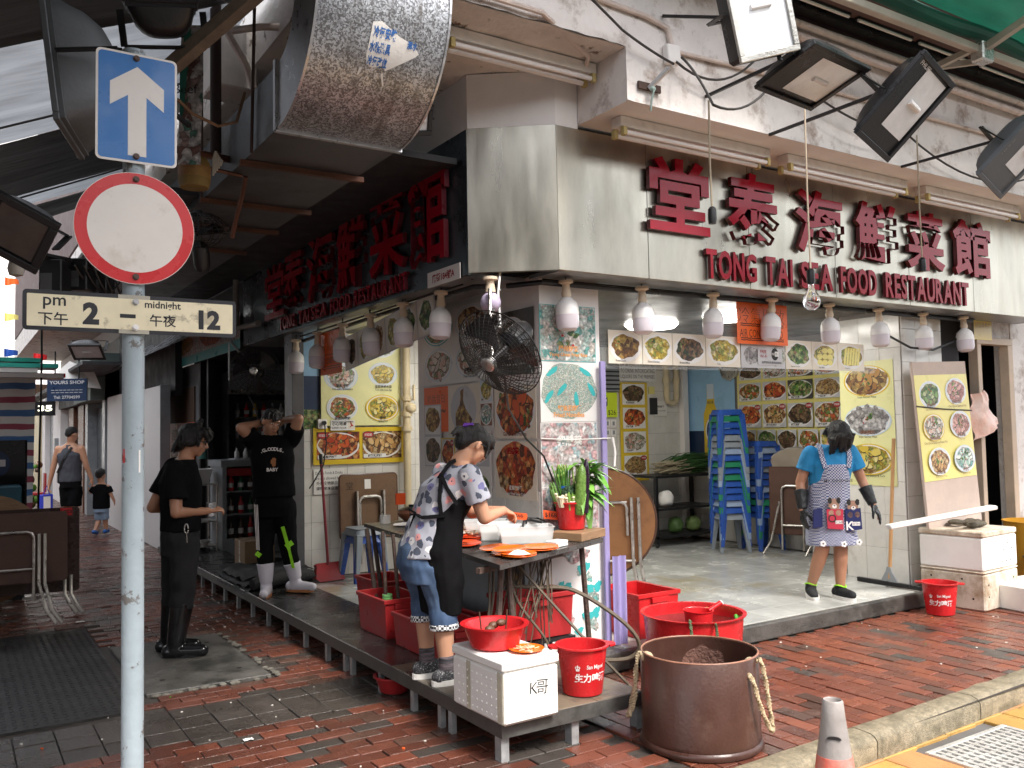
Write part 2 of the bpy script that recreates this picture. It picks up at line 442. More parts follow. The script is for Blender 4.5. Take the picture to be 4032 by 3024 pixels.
for i,(bad,d,b)in enumerate(scored):
 tz=rg.uniform(-.004,.003)
 if i<295 and not bad:
  key=(round(b[2],3),round(b[3],3),b[4])
  if key not in shared:
   t=brick_mb(b[2],b[3]);o=t.build('brick',BR[b[4]],parent=pave);shared[key]=o.data
  else:
   o=bpy.data.objects.new('brick',shared[key]);COL.objects.link(o);o.parent=pave
  o.location=(b[0],b[1],tz);o.rotation_euler=(rg.gauss(0,.004),rg.gauss(0,.004),rg.gauss(0,.008))
 else:
  M=Matrix.Translation((b[0],b[1],tz))@Matrix.Rotation(rg.gauss(0,.008),4,'X')@Matrix.Rotation(rg.gauss(0,.008),4,'Y')
  if d>14:far.rect(-b[2]/2+.004,-b[3]/2+.004,b[2]/2-.004,b[3]/2-.004,0,b[4],M)
  else:far.add(brick_mb(b[2],b[3]).v,brick_mb(b[2],b[3]).f,b[4],False,M)
fb=far.build('paving_bricks',BR,parent=pave);fb['kind']='stuff'
# service covers in the lane
cp=MB();cp.box(.24,5.64,-.04,.98,8.32,.004);cover=cp.build('service_cover',mat('cast_iron',(.035,.034,.032),r=.42,metal=.4,var=.35,bump=.3))
tag(cover,'long dark cast iron chequered cover sunk in the lane bricks, left of the post','manhole cover')
st=MB()
for i in range(14):
 for j in range(44):
  a=.785 if(i+j)%2 else-.785;cx_,cy_=.275+i*.052,5.70+j*.058
  M=Matrix.Translation((cx_,cy_,.004))@Matrix.Rotation(a,4,'Z');st.box(-.013,-.004,0,.013,.004,.0022,0,M)
o=st.build('chequer_studs',cover.data.materials[0],parent=cover);o['kind']='stuff'
sl=MB();sl.box(1.05,5.92,-.04,1.84,7.40,.010);slab=sl.build('concrete_slab',m_conc_dk,bv=.006)
tag(slab,'grey green concrete cover slab under the man in black boots','cover slab')
sl=MB()
for a,b_ in((1.2,6.2),(1.2,7.1),(1.7,6.2),(1.7,7.1)):sl.cyl((a,b_,.008),(a,b_,.0125),.018,n=10)
sl.build('lifting_hole',m_ink,parent=slab)
e=MB()
for(x0,y0,x1,y1)in((1.0,5.86,1.87,5.915),(1.845,5.9,1.90,7.42)):
 n_=26
 for i in range(n_):
  t=i/n_;cx_=x0+(x1-x0)*(t if x1-x0>y1-y0 else.5);cy_=y0+(y1-y0)*(t if y1-y0>x1-x0 else.5)
  if rg.random()<.5:e.sph((cx_+rg.uniform(-.012,.012),cy_+rg.uniform(-.012,.012),.0),(rg.uniform(.015,.04),rg.uniform(.015,.03),.012),8,5)
o=e.build('crumbling_mortar',mat('pale_mortar',(.13,.12,.10),r=.8,var=.4,bump=.5),parent=slab);o['kind']='stuff'
# kerb
kb=tag(thing('kerb',None,None,(3,2.9,0)),kind='structure')
xk=1.0
while xk<10.5:
 L_=1.02;b=MB();n=8;ya,yb_=kin(xk),kin(xk+L_)
 pr=[(0,-.16),(0,-.03),(.02,-.005),(.05,.004),(.13,.006),(.155,0),(.155,-.16)]
 vs=[]
 for i in range(n+1):
  t=i/n;xx=xk+.004+t*(L_-.008)
  for(dy,dz)in pr:
   j=noise.noise(Vector((xx*7,dy*20,dz*20)))*.006
   vs.append((xx,ya+(yb_-ya)*t+dy+j,dz+j))
 m_=len(pr)
 fs=[(i*m_+k,i*m_+(k+1)%m_,(i+1)*m_+(k+1)%m_,(i+1)*m_+k)for i in range(n)for k in range(m_)]
 b.add(vs,fs,0,True);b.add(vs[:m_],[tuple(range(m_))]);b.add(vs[-m_:],[tuple(range(m_))[::-1]])
 b.build('kerb_stone',m_kerb,parent=kb,sharp=50)
 xk+=L_
# road below the kerb: ochre tiles
rd=MB();rd.rect(-8,-20,16,3.05,-.14);road=rd.build('road',mat('road_bed',(.11,.105,.10),r=.7),org=(0,0,0));tag(road,kind='structure')
GR=(4.33,2.18,5.08,2.80)
k=0
for i in range(-2,26):
 for j in range(-4,4):
  x0=2.6+i*.3;y1=2.845-j*.3+.085*(x0-3.2)/2.6;y0=y1-.292
  if x0>9.5:continue
  if x0+.29>GR[0]and x0<GR[2]and y1>GR[1]and y0<GR[3]:
   for(a0,a1)in((x0,min(x0+.292,GR[0]-.004)),(max(x0,GR[2]+.004),x0+.292)):
    if a1-a0>.02:
     t=MB();t.box(a0,y0,-.16,a1,y1,-.122,0,None,.003);t.build('road_tile',m_road[(i*3+j)%2],parent=road)
   continue
  t=MB();t.box(x0,y0,-.16,x0+.292,y1,-.122+rg.uniform(-.002,.002),0,None,.003)
  t.build('road_tile',m_road[0 if(i*7+j*3)%5 else 1],parent=road)
gt=thing('drain_grate','pale metal drain grate in the ochre road by the kerb','drain grate',((GR[0]+GR[2])/2,(GR[1]+GR[3])/2,-.12))
m_grate=mat('grate_metal',(.62,.61,.58),r=.35,metal=.5,var=.15,bump=.1)
b=MB()
for(x0,y0,x1,y1)in((GR[0],GR[1],GR[2],GR[1]+.03),(GR[0],GR[3]-.03,GR[2],GR[3]),(GR[0],GR[1]+.031,GR[0]+.03,GR[3]-.031),(GR[2]-.03,GR[1]+.031,GR[2],GR[3]-.031)):
 b.box(x0,y0,-.155,x1,y1,-.112)
b.build('frame',m_grate,parent=gt,bv=.002)
for i in range(13):
 b=MB();x0=GR[0]+.055+i*.052;b.box(x0,GR[1]+.032,-.15,x0+.024,GR[3]-.032,-.114);b.build('grate_bar',m_grate,parent=gt)
for j in range(9):
 b=MB();y0=GR[1]+.07+j*.058;b.box(GR[0]+.033,y0,-.145,GR[2]-.033,y0+.022,-.117);b.build('cross_bar',m_grate,parent=gt)
b=MB();b.rect(GR[0]+.01,GR[1]+.01,GR[2]-.01,GR[3]-.01,-.1535);b.build('sump',m_ink,parent=gt)

# ------------------------------------------------------------------ shop floor and its step
fl=tag(thing('shop_floor',None,None,(5,6,.13)),kind='structure')
b=MB();b.box(2.92,4.86,-.05,9.6,8.79,.122);b.box(3.84,4.66,-.05,7.36,4.858,.122);b.box(2.92,8.8,-.05,6,14,.122);b.build('screed',m_grout,parent=fl)
b=MB();b.box(3.2,4.60,0,7.40,4.655,.128);b.build('step_edge',m_conc_dk,parent=fl,bv=.012,seg=2)
b=MB();b.box(3.10,4.655,0,3.838,4.82,.126);b.build('step_return',m_conc_dk,parent=fl,bv=.01)
b=MB();b.box(2.86,4.83,0,2.955,9.3,.138);b.build('threshold',mat('pale_stone',(.5,.47,.4),r=.4,var=.1),parent=fl,bv=.003)
sh=None
for i in range(20):
 for j in range(14):
  x0=2.965+i*.3;y0=4.665+j*.3
  if y0>8.5 or x0>8.3:continue
  if y0<4.86 and(x0<3.84 or x0>7.1):continue
  if 3.05<x0<3.8 and 4.8<y0<6.5:continue
  if sh is None:
   t=MB();t.box(.0015,.0015,-.02,.2985,.2985,.008,0,None,.0015);o=t.build('floor_tile',m_ftile,parent=fl);sh=o.data;o.location=(x0-5,y0-6,.122-.13)
   o.data.transform(Matrix.Translation((5,6,.13)))
  else:
   o=bpy.data.objects.new('floor_tile',sh);COL.objects.link(o);o.parent=fl
  o.location=(x0-5,y0-6,.122-.13+rg.uniform(0,.0015))

# ------------------------------------------------------------------ restaurant building
bd=thing('restaurant_building','corner shop building with stained pink beam and white tiled walls','building',(5,6,0))
def P(mb,name,m,bv=0,**k):return mb.build(name,m,parent=bd,bv=bv,**k)
b=MB();b.box(3.33,4.83,0,3.836,6.65,2.66);pillar=P(b,'corner_pillar',m_white)
b=MB();b.box(2.93,8.8,0,9.6,8.95,3.0);bwall=P(b,'back_wall',m_grout)
b=MB();b.box(8.5,5.53,0,8.62,8.79,3.0);mwall=P(b,'menu_wall',m_grout)
b=MB();b.box(7.425,4.875,0,8.06,5.53,3.0);pil=P(b,'pilaster',m_grout)
b=MB();b.box(3.32,4.6,2.67,9.5,8.79,2.75);b.box(2.95,5.0,2.67,3.319,8.79,2.75);P(b,'shop_ceiling',m_conc_dk)
b=MB();b.prism([(2.83,14),(2.83,4.9),(3.3,4.56),(9.6,4.56),(9.6,14)],2.80,3.59);P(b,'lintel',m_dark)
b=MB();b.prism([(2.83,30),(2.83,4.88),(3.29,4.53),(14,4.53),(14,30)],3.605,3.93);b.box(3.447,4.025,3.615,14,4.519,4.50)
# deep beam with a broken lower arris
bm=MB()
nx=120
def bf(u,v):
 xx=3.444+u*10.5;zz=3.60+v*.9
 j=noise.noise(Vector((xx*3,zz*3,0)))*.007+noise.noise(Vector((xx*14,zz*14,4)))*.004
 if v<.02:zz+=abs(noise.noise(Vector((xx*6,2,0))))*.02
 return(xx,4.008+j,zz)
bm.grid(bf,nx,14);P(bm,'beam_face',m_pinkwall)
bm=MB();bm.grid(lambda u,v:(3.441+noise.noise(Vector((u*6,v*6,9)))*.005,4.50-u*.49,3.60+v*.9),10,14);P(bm,'beam_end',m_pinkwall)
bm=MB();bm.quad((3.446,4.0,3.603),(3.446,4.52,3.603),(13.9,4.52,3.603),(13.9,4.0,3.603));P(bm,'beam_underside',m_white)
P(b,'upper_mass',m_white)
bm=MB();bm.grid(lambda u,v:(1.6+u*1.845,4.01+noise.noise(Vector((u*9,v*4,3)))*.008,3.94+abs(noise.noise(Vector((u*14,5,0))))*.03*(v<.05)+v*.6),30,8);P(bm,'balcony_face',m_pinkwall)
bm=MB();bm.grid(lambda u,v:(1.6+u*1.84,4.01+v*3.0,3.935+noise.noise(Vector((u*8,v*14,1)))*.012),24,40);P(bm,'balcony_underside',m_soffit)
b=MB();b.box(1.6,4.03,3.96,3.43,30,4.5);P(b,'balcony_slab',m_soffit)
b=MB();b.box(1.6,3.3,4.56,14,30,8.5);b.box(3.0,4.05,4.501,14,4.5,4.559);P(b,'upper_wall',m_maroon)
# white fascia over the steel sign: chamfered corner box
b=MB()
zt=3.93
for(p,q)in(((2.805,14),(2.805,4.852)),((2.805,4.852),(3.262,4.505)),((3.262,4.505),(3.44,4.505))):
 b.quad((p[0],p[1],3.575),(q[0],q[1],3.575),(q[0],q[1],zt),(p[0],p[1],zt))
P(b,'white_fascia',m_white)
# wall tiles, each a piece of its own
tile_cache={}
def tiles(wall,fr,x0,x1,z0,z1,tw=.2,th=.3,skip=None):
 nx_=int(round((x1-x0)/tw));nz=int(round((z1-z0)/th));w_=(x1-x0)/nx_;h_=(z1-z0)/nz
 key=(round(w_,4),round(h_,4))
 for i in range(nx_):
  for j in range(nz):
   a,c=x0+i*w_,z0+j*h_
   if skip and skip(a+w_/2,c+h_/2):continue
   if key not in tile_cache:
    t=MB();t.box(.0012,.0012,-.006,w_-.0012,h_-.0012,.006,0,None,.0018);me=t.build('wall_tile',m_tile,M=Matrix.Identity(4));tile_cache[key]=me.data;bpy.data.objects.remove(me)
   o=bpy.data.objects.new('wall_tile',tile_cache[key]);COL.objects.link(o);o.parent=wall
   M=fr@Matrix.Translation((a,c,rg.uniform(-.001,.001)));M.translation-=Vector(wall['_o']);o.matrix_local=M
def XMw(x):return frameM((0,-1,0),(0,0,1),(x,0,0))
def YMw(y):return frameM((1,0,0),(0,0,1),(0,y,0))
tiles(pil,XMw(7.418),-5.53,-4.875,.13,2.63,.218,.312)
tiles(pil,YMw(4.868),7.425,8.06,0,2.8,.212,.311)
tiles(bwall,YMw(8.794),2.95,4.75,.13,2.65,.2,.28,skip=lambda a,z:3.2<a<4.15 and 1.75<z<2.6)
tiles(bwall,YMw(8.794),6.6,8.5,.13,2.65,.211,.28)
tiles(mwall,XMw(8.494),-8.78,-5.53,.13,1.39,.217,.315)
tiles(pillar,XMw(3.324),-6.6,-4.85,.13,1.20,.219,.267)
# right end: dark recess, door frame and kitchen
b=MB();b.box(8.065,5.1,0,8.76,5.2,3.0);P(b,'recess_wall',m_dark)
b=MB();b.box(8.76,4.90,0,8.83,5.0,2.40);b.box(9.34,4.90,0,9.43,5.0,2.40);b.box(8.76,4.90,2.401,9.43,5.0,2.47);fr_=P(b,'door_frame',mat('beige_frame',(.55,.43,.32),r=.5,var=.12),bv=.004)
b=MB();b.box(9.432,4.92,0,14,5.1,3.6);P(b,'end_wall',m_pinkwall)
b=MB();b.box(8.76,4.93,2.472,9.431,5.0,3.0);b.box(8.06,4.93,2.64,8.758,5.0,3.0);P(b,'over_door_panel',m_pinkwall)
b=MB();b.box(8.63,6.9,0,11,7.0,3.0);b.box(10.6,5.0,0,10.7,6.9,3);b.box(8.5,5.0,2.66,11,7,2.72);P(b,'kitchen_wall',m_dark)
b=MB();b.box(8.65,5.0,-.02,10.6,6.9,.02);P(b,'kitchen_floor',m_conc_dk)
# ------------------------------------------------------------------ steel fascia signs with raised red lettering
CH='堂泰海鮮菜館'
EN='TONG TAI SEA FOOD RESTAURANT'
def sign_chars(root,MF,boxes,words,zlo,zhi,slope,cext,cw,eo):
 """MF: face frame; boxes: (u0,u1,v0,v1) of each character; words: (u0,u1) of each word of the English line"""
 for ch,(u0,u1,v0,v1)in zip(CH,boxes):
  t=MB();vs,fs,x0,x1,y0,y1=text_geo(ch,cw,.5,3)
  kx,ky=(u1-u0)/(x1-x0),(v1-v0)/(y1-y0)
  fr,sd=[],[]
  for f in fs:
   zz=[vs[i].z for i in f]
   (fr if min(zz)>.49 else sd).append(f)
  V=[(u0+(v.x-x0)*kx,v0+(v.y-y0)*ky,.012+(v.z+.5)*cext)for v in vs]
  t.add(V,fr,0,False,MF);t.add(V,sd,1,False,MF)
  t.build('character',[m_sign_red,m_sign_edge],parent=root)
 for wd,(u0,u1)in zip(EN.split(),words):
  n=len(wd);ws=[text_geo(c,eo,.5,3)for c in wd]
  tot=sum(w[3]-w[2]for w in ws)+.09*(n-1);k=(u1-u0)/tot;u=u0
  for c,w in zip(wd,ws):
   t=MB();vs,fs,x0,x1,y0,y1=w
   um=u+(x1-x0)*k/2;lo=zlo+slope*(um-words[0][0]);kz=(zhi-zlo)/(y1-y0)
   fr=[f for f in fs if min(vs[i].z for i in f)>.49];sd=[f for f in fs if min(vs[i].z for i in f)<=.49]
   V=[(u+(v.x-x0)*k,lo+(v.y-y0)*kz,.012+(v.z+.5)*cext*.8)for v in vs]
   t.add(V,fr,0,False,MF);t.add(V,sd,1,False,MF)
   t.build('letter',[m_sign_red,m_sign_edge],parent=root)
   u+=(x1-x0)*k+.09*k
sg=thing('fascia_sign','bright brushed steel fascia with raised red characters facing the street and a bare corner panel','shop sign',(6,4.5,2.63))
for i,(a,c)in enumerate(((3.262,4.02),(4.024,5.02),(5.024,6.02),(6.024,7.02),(7.024,8.02),(8.024,9.5))):
 b=MB();b.box(a,4.5,2.632,c,4.545,3.574);b.build('steel_panel',m_steel,parent=sg,bv=.003)
b=MB();b.prism([(2.800,4.858),(3.259,4.501),(3.285,4.54),(2.84,4.886)],2.632,3.574);b.build('corner_panel',m_steel,parent=sg,bv=.002)
b=MB();b.box(3.3,4.546,2.634,9.5,4.9,2.66);b.build('underside',m_steel_old,parent=sg)
sign_chars(sg,YMw(4.498),[(4.0,4.57,2.968,3.49),(4.75,5.31,2.955,3.494),(5.50,6.085,2.96,3.465),(6.24,6.81,2.957,3.46),(6.935,7.50,2.945,3.465),(7.64,8.26,2.948,3.475)],
  [(4.53,5.05),(5.15,5.45),(5.55,5.93),(6.03,6.50),(6.62,7.87)],2.672,2.885,0.0,.036,.026,.028)
sgl=thing('fascia_sign','dark shaded steel fascia with the same red characters running down the side lane','shop sign',(2.8,7,2.60))
m_steel_dk=mat('shade_dark_steel',(.12,.15,.17),r=.3,metal=.8,var=.15,sc=2,bump=.02)  # same fascia steel, the lane's shade put into its dark colour
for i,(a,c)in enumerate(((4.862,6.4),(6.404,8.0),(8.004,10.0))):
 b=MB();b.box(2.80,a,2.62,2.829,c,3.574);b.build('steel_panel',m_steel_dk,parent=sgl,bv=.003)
b=MB();b.box(2.83,4.95,2.622,3.3,10.0,2.65);b.build('underside',m_steel_old,parent=sgl)
sign_chars(sgl,XMw(2.798),[(-9.03,-8.42,2.79,3.33),(-8.42,-7.86,2.83,3.40),(-7.76,-7.10,2.80,3.42),(-7.02,-6.42,2.79,3.44),(-6.33,-5.70,2.80,3.46),(-5.63,-5.07,2.77,3.485)],
  [(-8.58,-8.12),(-8.02,-7.72),(-7.66,-7.28),(-7.19,-6.74),(-6.66,-5.68)],2.645,2.77,0.0,.036,.018,.018)
b=MB();b.rect(-.23,-.052,.23,.052,.006,0);b.box(-.23,-.052,0,.23,.052,.0055,0)
b.text('廟街184號A',0,-.030,.06,.0075,1,off=.02,wmax=.42)
tag(b.build('address_plate',[m_white,m_sign_red],M=XM(2.79,5.17,2.66)),'small white street number plate with red characters under the dark fascia','address plate')

# ------------------------------------------------------------------ LED bulbs under the fascias
m_lampw=mat('lamp_white',(.80,.78,.76),r=.35,var=.05,bump=0)
m_diff=mat('lamp_diffuser',(.68,.63,.68),r=.25,var=.04,bump=0,rvar=.03)
m_holder=mat('yellowed_holder',(.66,.54,.40),r=.45,var=.1,bump=.02)
def led(x,y,z,label,group,s=1.0):
 t=thing('led_bulb',label,'light bulb',(x,y,z),group)
 b=MB();b.lathe([(.0,.0),(.048*s,-.002*s),(.05*s,-.02*s),(.025*s,-.03*s),(.028*s,-.07*s),(.034*s,-.09*s),(.03*s,-.115*s)][::-1],20,0,(x,y,z));b.build('lamp_holder',m_holder,parent=t)
 b=MB();b.lathe([(.024*s,-.115*s),(.04*s,-.128*s),(.068*s,-.155*s),(.078*s,-.19*s),(.0795*s,-.232*s)][::-1],28,0,(x,y,z));b.build('bulb_body',m_lampw,parent=t)
 b=MB();b.lathe([(.0785*s,-.2325*s),(.078*s,-.29*s),(.07*s,-.325*s),(.045*s,-.342*s),(0,-.347*s)][::-1],28,0,(x,y,z));b.build('diffuser',m_diff,parent=t)
 b=MB();b.cyl((x,y,z-.001),(x,y,z+.05),.006,n=6);b.build('stem',m_black,parent=t)
 return t
ords=['first','second','third','fourth','fifth','sixth','seventh','eighth']
for i,x in enumerate((3.474,4.145,4.855,5.508,6.21,6.886,7.552,8.211)):
 t=led(x,4.72,2.615+.003*min(i,3),'white LED bulb, %s from the steel corner panel under the bright fascia'%ords[i],'bulbs under the street fascia')
 t.rotation_euler=(rg.gauss(0,.03),rg.gauss(0,.03),0)
for i,y in enumerate((5.32,5.94,6.56,7.16,7.78,8.39)):
 t=led(2.9,y+.1,2.60-.012*max(0,i-1),'white LED bulb, %s from the address plate under the dark lane fascia'%ords[i],'bulbs under the lane fascia')
 t.rotation_euler=(rg.gauss(0,.03),rg.gauss(0,.03),0)
x,y,z=2.88,4.72,2.59
t=thing('round_bulb','lilac tinted round bulb at the corner above the big fan','light bulb',(x,y,z))
b=MB();b.lathe([(.0,.0),(.046,-.002),(.048,-.02),(.024,-.03),(.03,-.07),(.034,-.10)][::-1],20,0,(x,y,z));b.build('lamp_holder',m_holder,parent=t)
b=MB();b.sph((x,y,z-.165),.066,24,16);b.build('globe',mat('lilac_globe',(.50,.43,.58),r=.18,var=.03,bump=0),parent=t)
b=MB();b.tube([(3.15,4.95,2.585),(3.3,4.76,2.592),(5,4.77,2.60),(7,4.77,2.60),(8.45,4.77,2.60)],.018,8);b.tube([(3.34,4.80,2.62),(5,4.81,2.625),(8.55,4.80,2.625)],.008,6)
tag(b.build('lamp_rail',m_black),'black rail and cable behind the bulbs of the bright fascia','lamp rail')
b=MB();b.tube([(3.1,4.98,2.585),(2.98,5.1,2.59),(2.98,6.6,2.585),(2.98,8.7,2.54)],.018,8);b.tube([(2.95,5.2,2.62),(2.95,8.8,2.585)],.008,6)
tag(b.build('lamp_rail',m_black),'black rail and cable behind the bulbs of the dark lane fascia','lamp rail')
b=MB();b.tube([(6.9,4.8,2.42),(7.1,4.78,2.40),(7.4,4.76,2.30),(7.75,4.76,2.29),(8.1,4.76,2.38),(8.2,4.76,2.44)],.011,8)
tag(b.build('sagging_cable',m_black),'black cable sagging between bulbs in front of the tiled pilaster','cable')

# ------------------------------------------------------------------ fluorescent fittings
m_fit=mat('fitting_enamel',(.78,.74,.68),r=.4,var=.12,sc=8,bump=.03,col2=(.4,.28,.18),thr=.74)
m_tube=mat('tube_glass',(.85,.82,.79),r=.15,var=.02,bump=0)
m_cap=mat('yellow_cap',(.50,.40,.16),r=.5)
def fluor(x0,x1,y,z,label,tubes=2):
 t=thing('fluorescent_light',label,'light fitting',((x0+x1)/2,y,z-.14),'fluorescent lights under the balcony')
 b=MB();b.box(x0,y-.05,z-.07,x1,y+.05,z-.002);b.build('housing',m_fit,parent=t,bv=.004)
 for k in range(tubes):
  yy=y+(-.045+.09*k if tubes>1 else 0)
  b=MB();b.cyl((x0+.045,yy,z-.105),(x1-.045,yy,z-.105),.016,n=12);b.build('tube',m_tube,parent=t)
  for xx in(x0+.012,x1-.042):
   b=MB();b.box(xx,yy-.018,z-.128,xx+.03,yy+.018,z-.071);b.build('tube_socket',m_cap,parent=t,bv=.003)
 return t
fluor(3.56,4.95,4.26,3.602,'double fluorescent fitting nearest the beam corner, above the first red character')
fluor(5.14,6.60,4.26,3.602,'fluorescent fitting in the middle under the pink beam, rust spots on its housing')
fluor(6.86,8.34,4.26,3.602,'fluorescent fitting at the far right end under the pink beam')
fluor(2.36,3.43,4.33,3.93,'fluorescent fitting under the peeling balcony behind the duct')

# ------------------------------------------------------------------ beam services
m_conduit=mat('painted_conduit',(.66,.56,.50),r=.5,var=.15,sc=10,col2=(.25,.17,.12),thr=.66)
b=MB();b.tube([(2.9,3.985,4.26),(3.25,3.985,4.17),(3.6,3.985,4.155),(3.77,3.985,4.12),(3.80,3.985,4.02)],.017,8)
b.tube([(3.84,3.985,3.985),(4.2,3.985,4.0),(5.2,3.985,4.03),(10,3.985,4.10)],.014,8)
tag(b.build('conduit',m_conduit),'thin painted conduit bending down to the junction box on the beam','conduit')
b=MB();b.box(-.055,-.06,0,.055,.06,.05,0,None,.006);b.cyl((0,-.06,.025),(0,-.085,.025),.012,mi=1,n=10)
tag(b.build('junction_box',[m_white,m_lampw],M=frameM((1,0,.1),(-.1,0,1),(3.79,4.0,3.95))),'square cream junction box on the sunlit beam face','junction box')
for k,(zz,lab)in enumerate(((4.43,'upper of two pink pipes along the top of the beam'),(4.34,'lower of two pink pipes along the top of the beam'))):
 b=MB();b.tube([(4.6,3.95,zz),(6.5,3.95,zz-.015),(9,3.95,zz-.02),(13,3.95,zz)],.028,10);tag(b.build('water_pipe',m_conduit),lab,'pipe')
b=MB();b.tube([(2.0,3.97,3.985),(2.8,3.97,3.975),(3.3,4.2,3.92),(3.36,4.3,3.90)],.016,8);tag(b.build('conduit',m_conduit),'white conduit along the peeling balcony edge','conduit')
br=thing('flag_bracket','rusty bracket with a short pipe stub tied with cord on the beam face','bracket',(3.6,3.99,3.70))
b=MB();b.box(3.52,3.985,3.69,3.70,4.0,3.735);b.build('plate',mat('rusty_iron',(.06,.03,.022),r=.7,var=.4),parent=br)
b=MB();b.cyl((3.60,3.985,3.70),(3.66,3.86,3.80),.017,n=12);b.build('pipe_stub',m_galv,parent=br)
b=MB();b.tube([(3.60,3.97,3.71),(3.61,3.95,3.68),(3.605,3.97,3.62),(3.61,3.985,3.56)],.006,6);b.sph((3.61,3.96,3.69),(.02,.018,.018),8,6);b.build('cord',mat('teal_cord',(.25,.33,.30),r=.8),parent=br)
br=thing('flag_bracket','dark bracket with pipe stub on the beam near the right edge','bracket',(7.75,3.99,3.72))
b=MB();b.box(7.62,3.985,3.72,7.80,4.0,3.76);b.build('plate',m_black_steel,parent=br)
b=MB();b.cyl((7.72,3.985,3.73),(7.82,3.86,3.82),.018,n=12);b.build('pipe_stub',m_black_steel,parent=br)
def sag(p,q,d,n=10):
 p,q=Vector(p),Vector(q);return[p.lerp(q,i/n)-Vector((0,0,d*4*(i/n)*(1-i/n)))for i in range(n+1)]
m_cable=mat('dusty_cable',(.05,.045,.042),r=.7,var=.3)
for pts,lab in((sag((1.9,3.4,4.15),(3.35,3.93,3.99),-.03)+sag((3.35,3.93,3.99),(3.78,3.95,3.88),.01),'dark cable crossing the sunlit beam to the junction box'),
    (sag((3.80,3.95,3.90),(4.45,3.9,4.02),.12),'cable loop from the junction box to the first floodlight'),
    (sag((3.82,3.92,3.92),(3.75,3.6,3.50),-.03)+sag((3.75,3.6,3.50),(4.5,3.75,3.88),.10),'cable hanging in a V above the bare lampholder'),
    (sag((4.9,3.9,3.97),(6.0,3.9,3.80),.06),'cable between the flat floodlight and the lettered floodlight'),
    (sag((6.2,3.95,3.85),(7.9,3.9,3.72),.16)+sag((7.9,3.9,3.72),(9.2,3.95,3.85),.05),'slack cable along the beam towards the right edge')):
 b=MB();b.tube(pts,.008,6);tag(b.build('cable',m_cable),lab,'cable')
def pendant(x,y,z1,z0,label,bulb=False):
 t=thing('pendant_cord',label,'pendant lamp',(x,y,z0),'pendant lamps hung before the sign')
 b=MB();b.tube([(x,y,z1),(x-.005,y,(z1+z0)/2),(x,y,z0+.09)],.006,6);b.build('cord',mat('cotton_cord',(.34,.28,.2),r=.9)if not bulb else m_holder,parent=t)
 b=MB();b.lathe([(.012,.10),(.024,.085),(.026,.03),(.022,0)][::-1],14,0,(x,y,z0));b.build('lampholder',m_black,parent=t)
 if bulb:
  b=MB();b.lathe([(.018,0),(.02,-.03),(.047,-.075),(.055,-.11),(.045,-.145),(.02,-.163),(0,-.166)][::-1],24,0,(x,y,z0))
  b.build('glass_bulb',mat('clear_glass',(.95,.95,.95),r=.02,var=0,bump=0,trans=1,rvar=0),parent=t)
pendant(3.715,3.6,3.52,2.79,'hanging cord with an empty black lampholder, left of the others')
pendant(4.57,3.6,3.70,2.50,'hanging cord with a clear glass bulb in the middle of the sign',True)
pendant(5.78,3.6,3.66,2.68,'hanging cord with a black lampholder near the last characters')

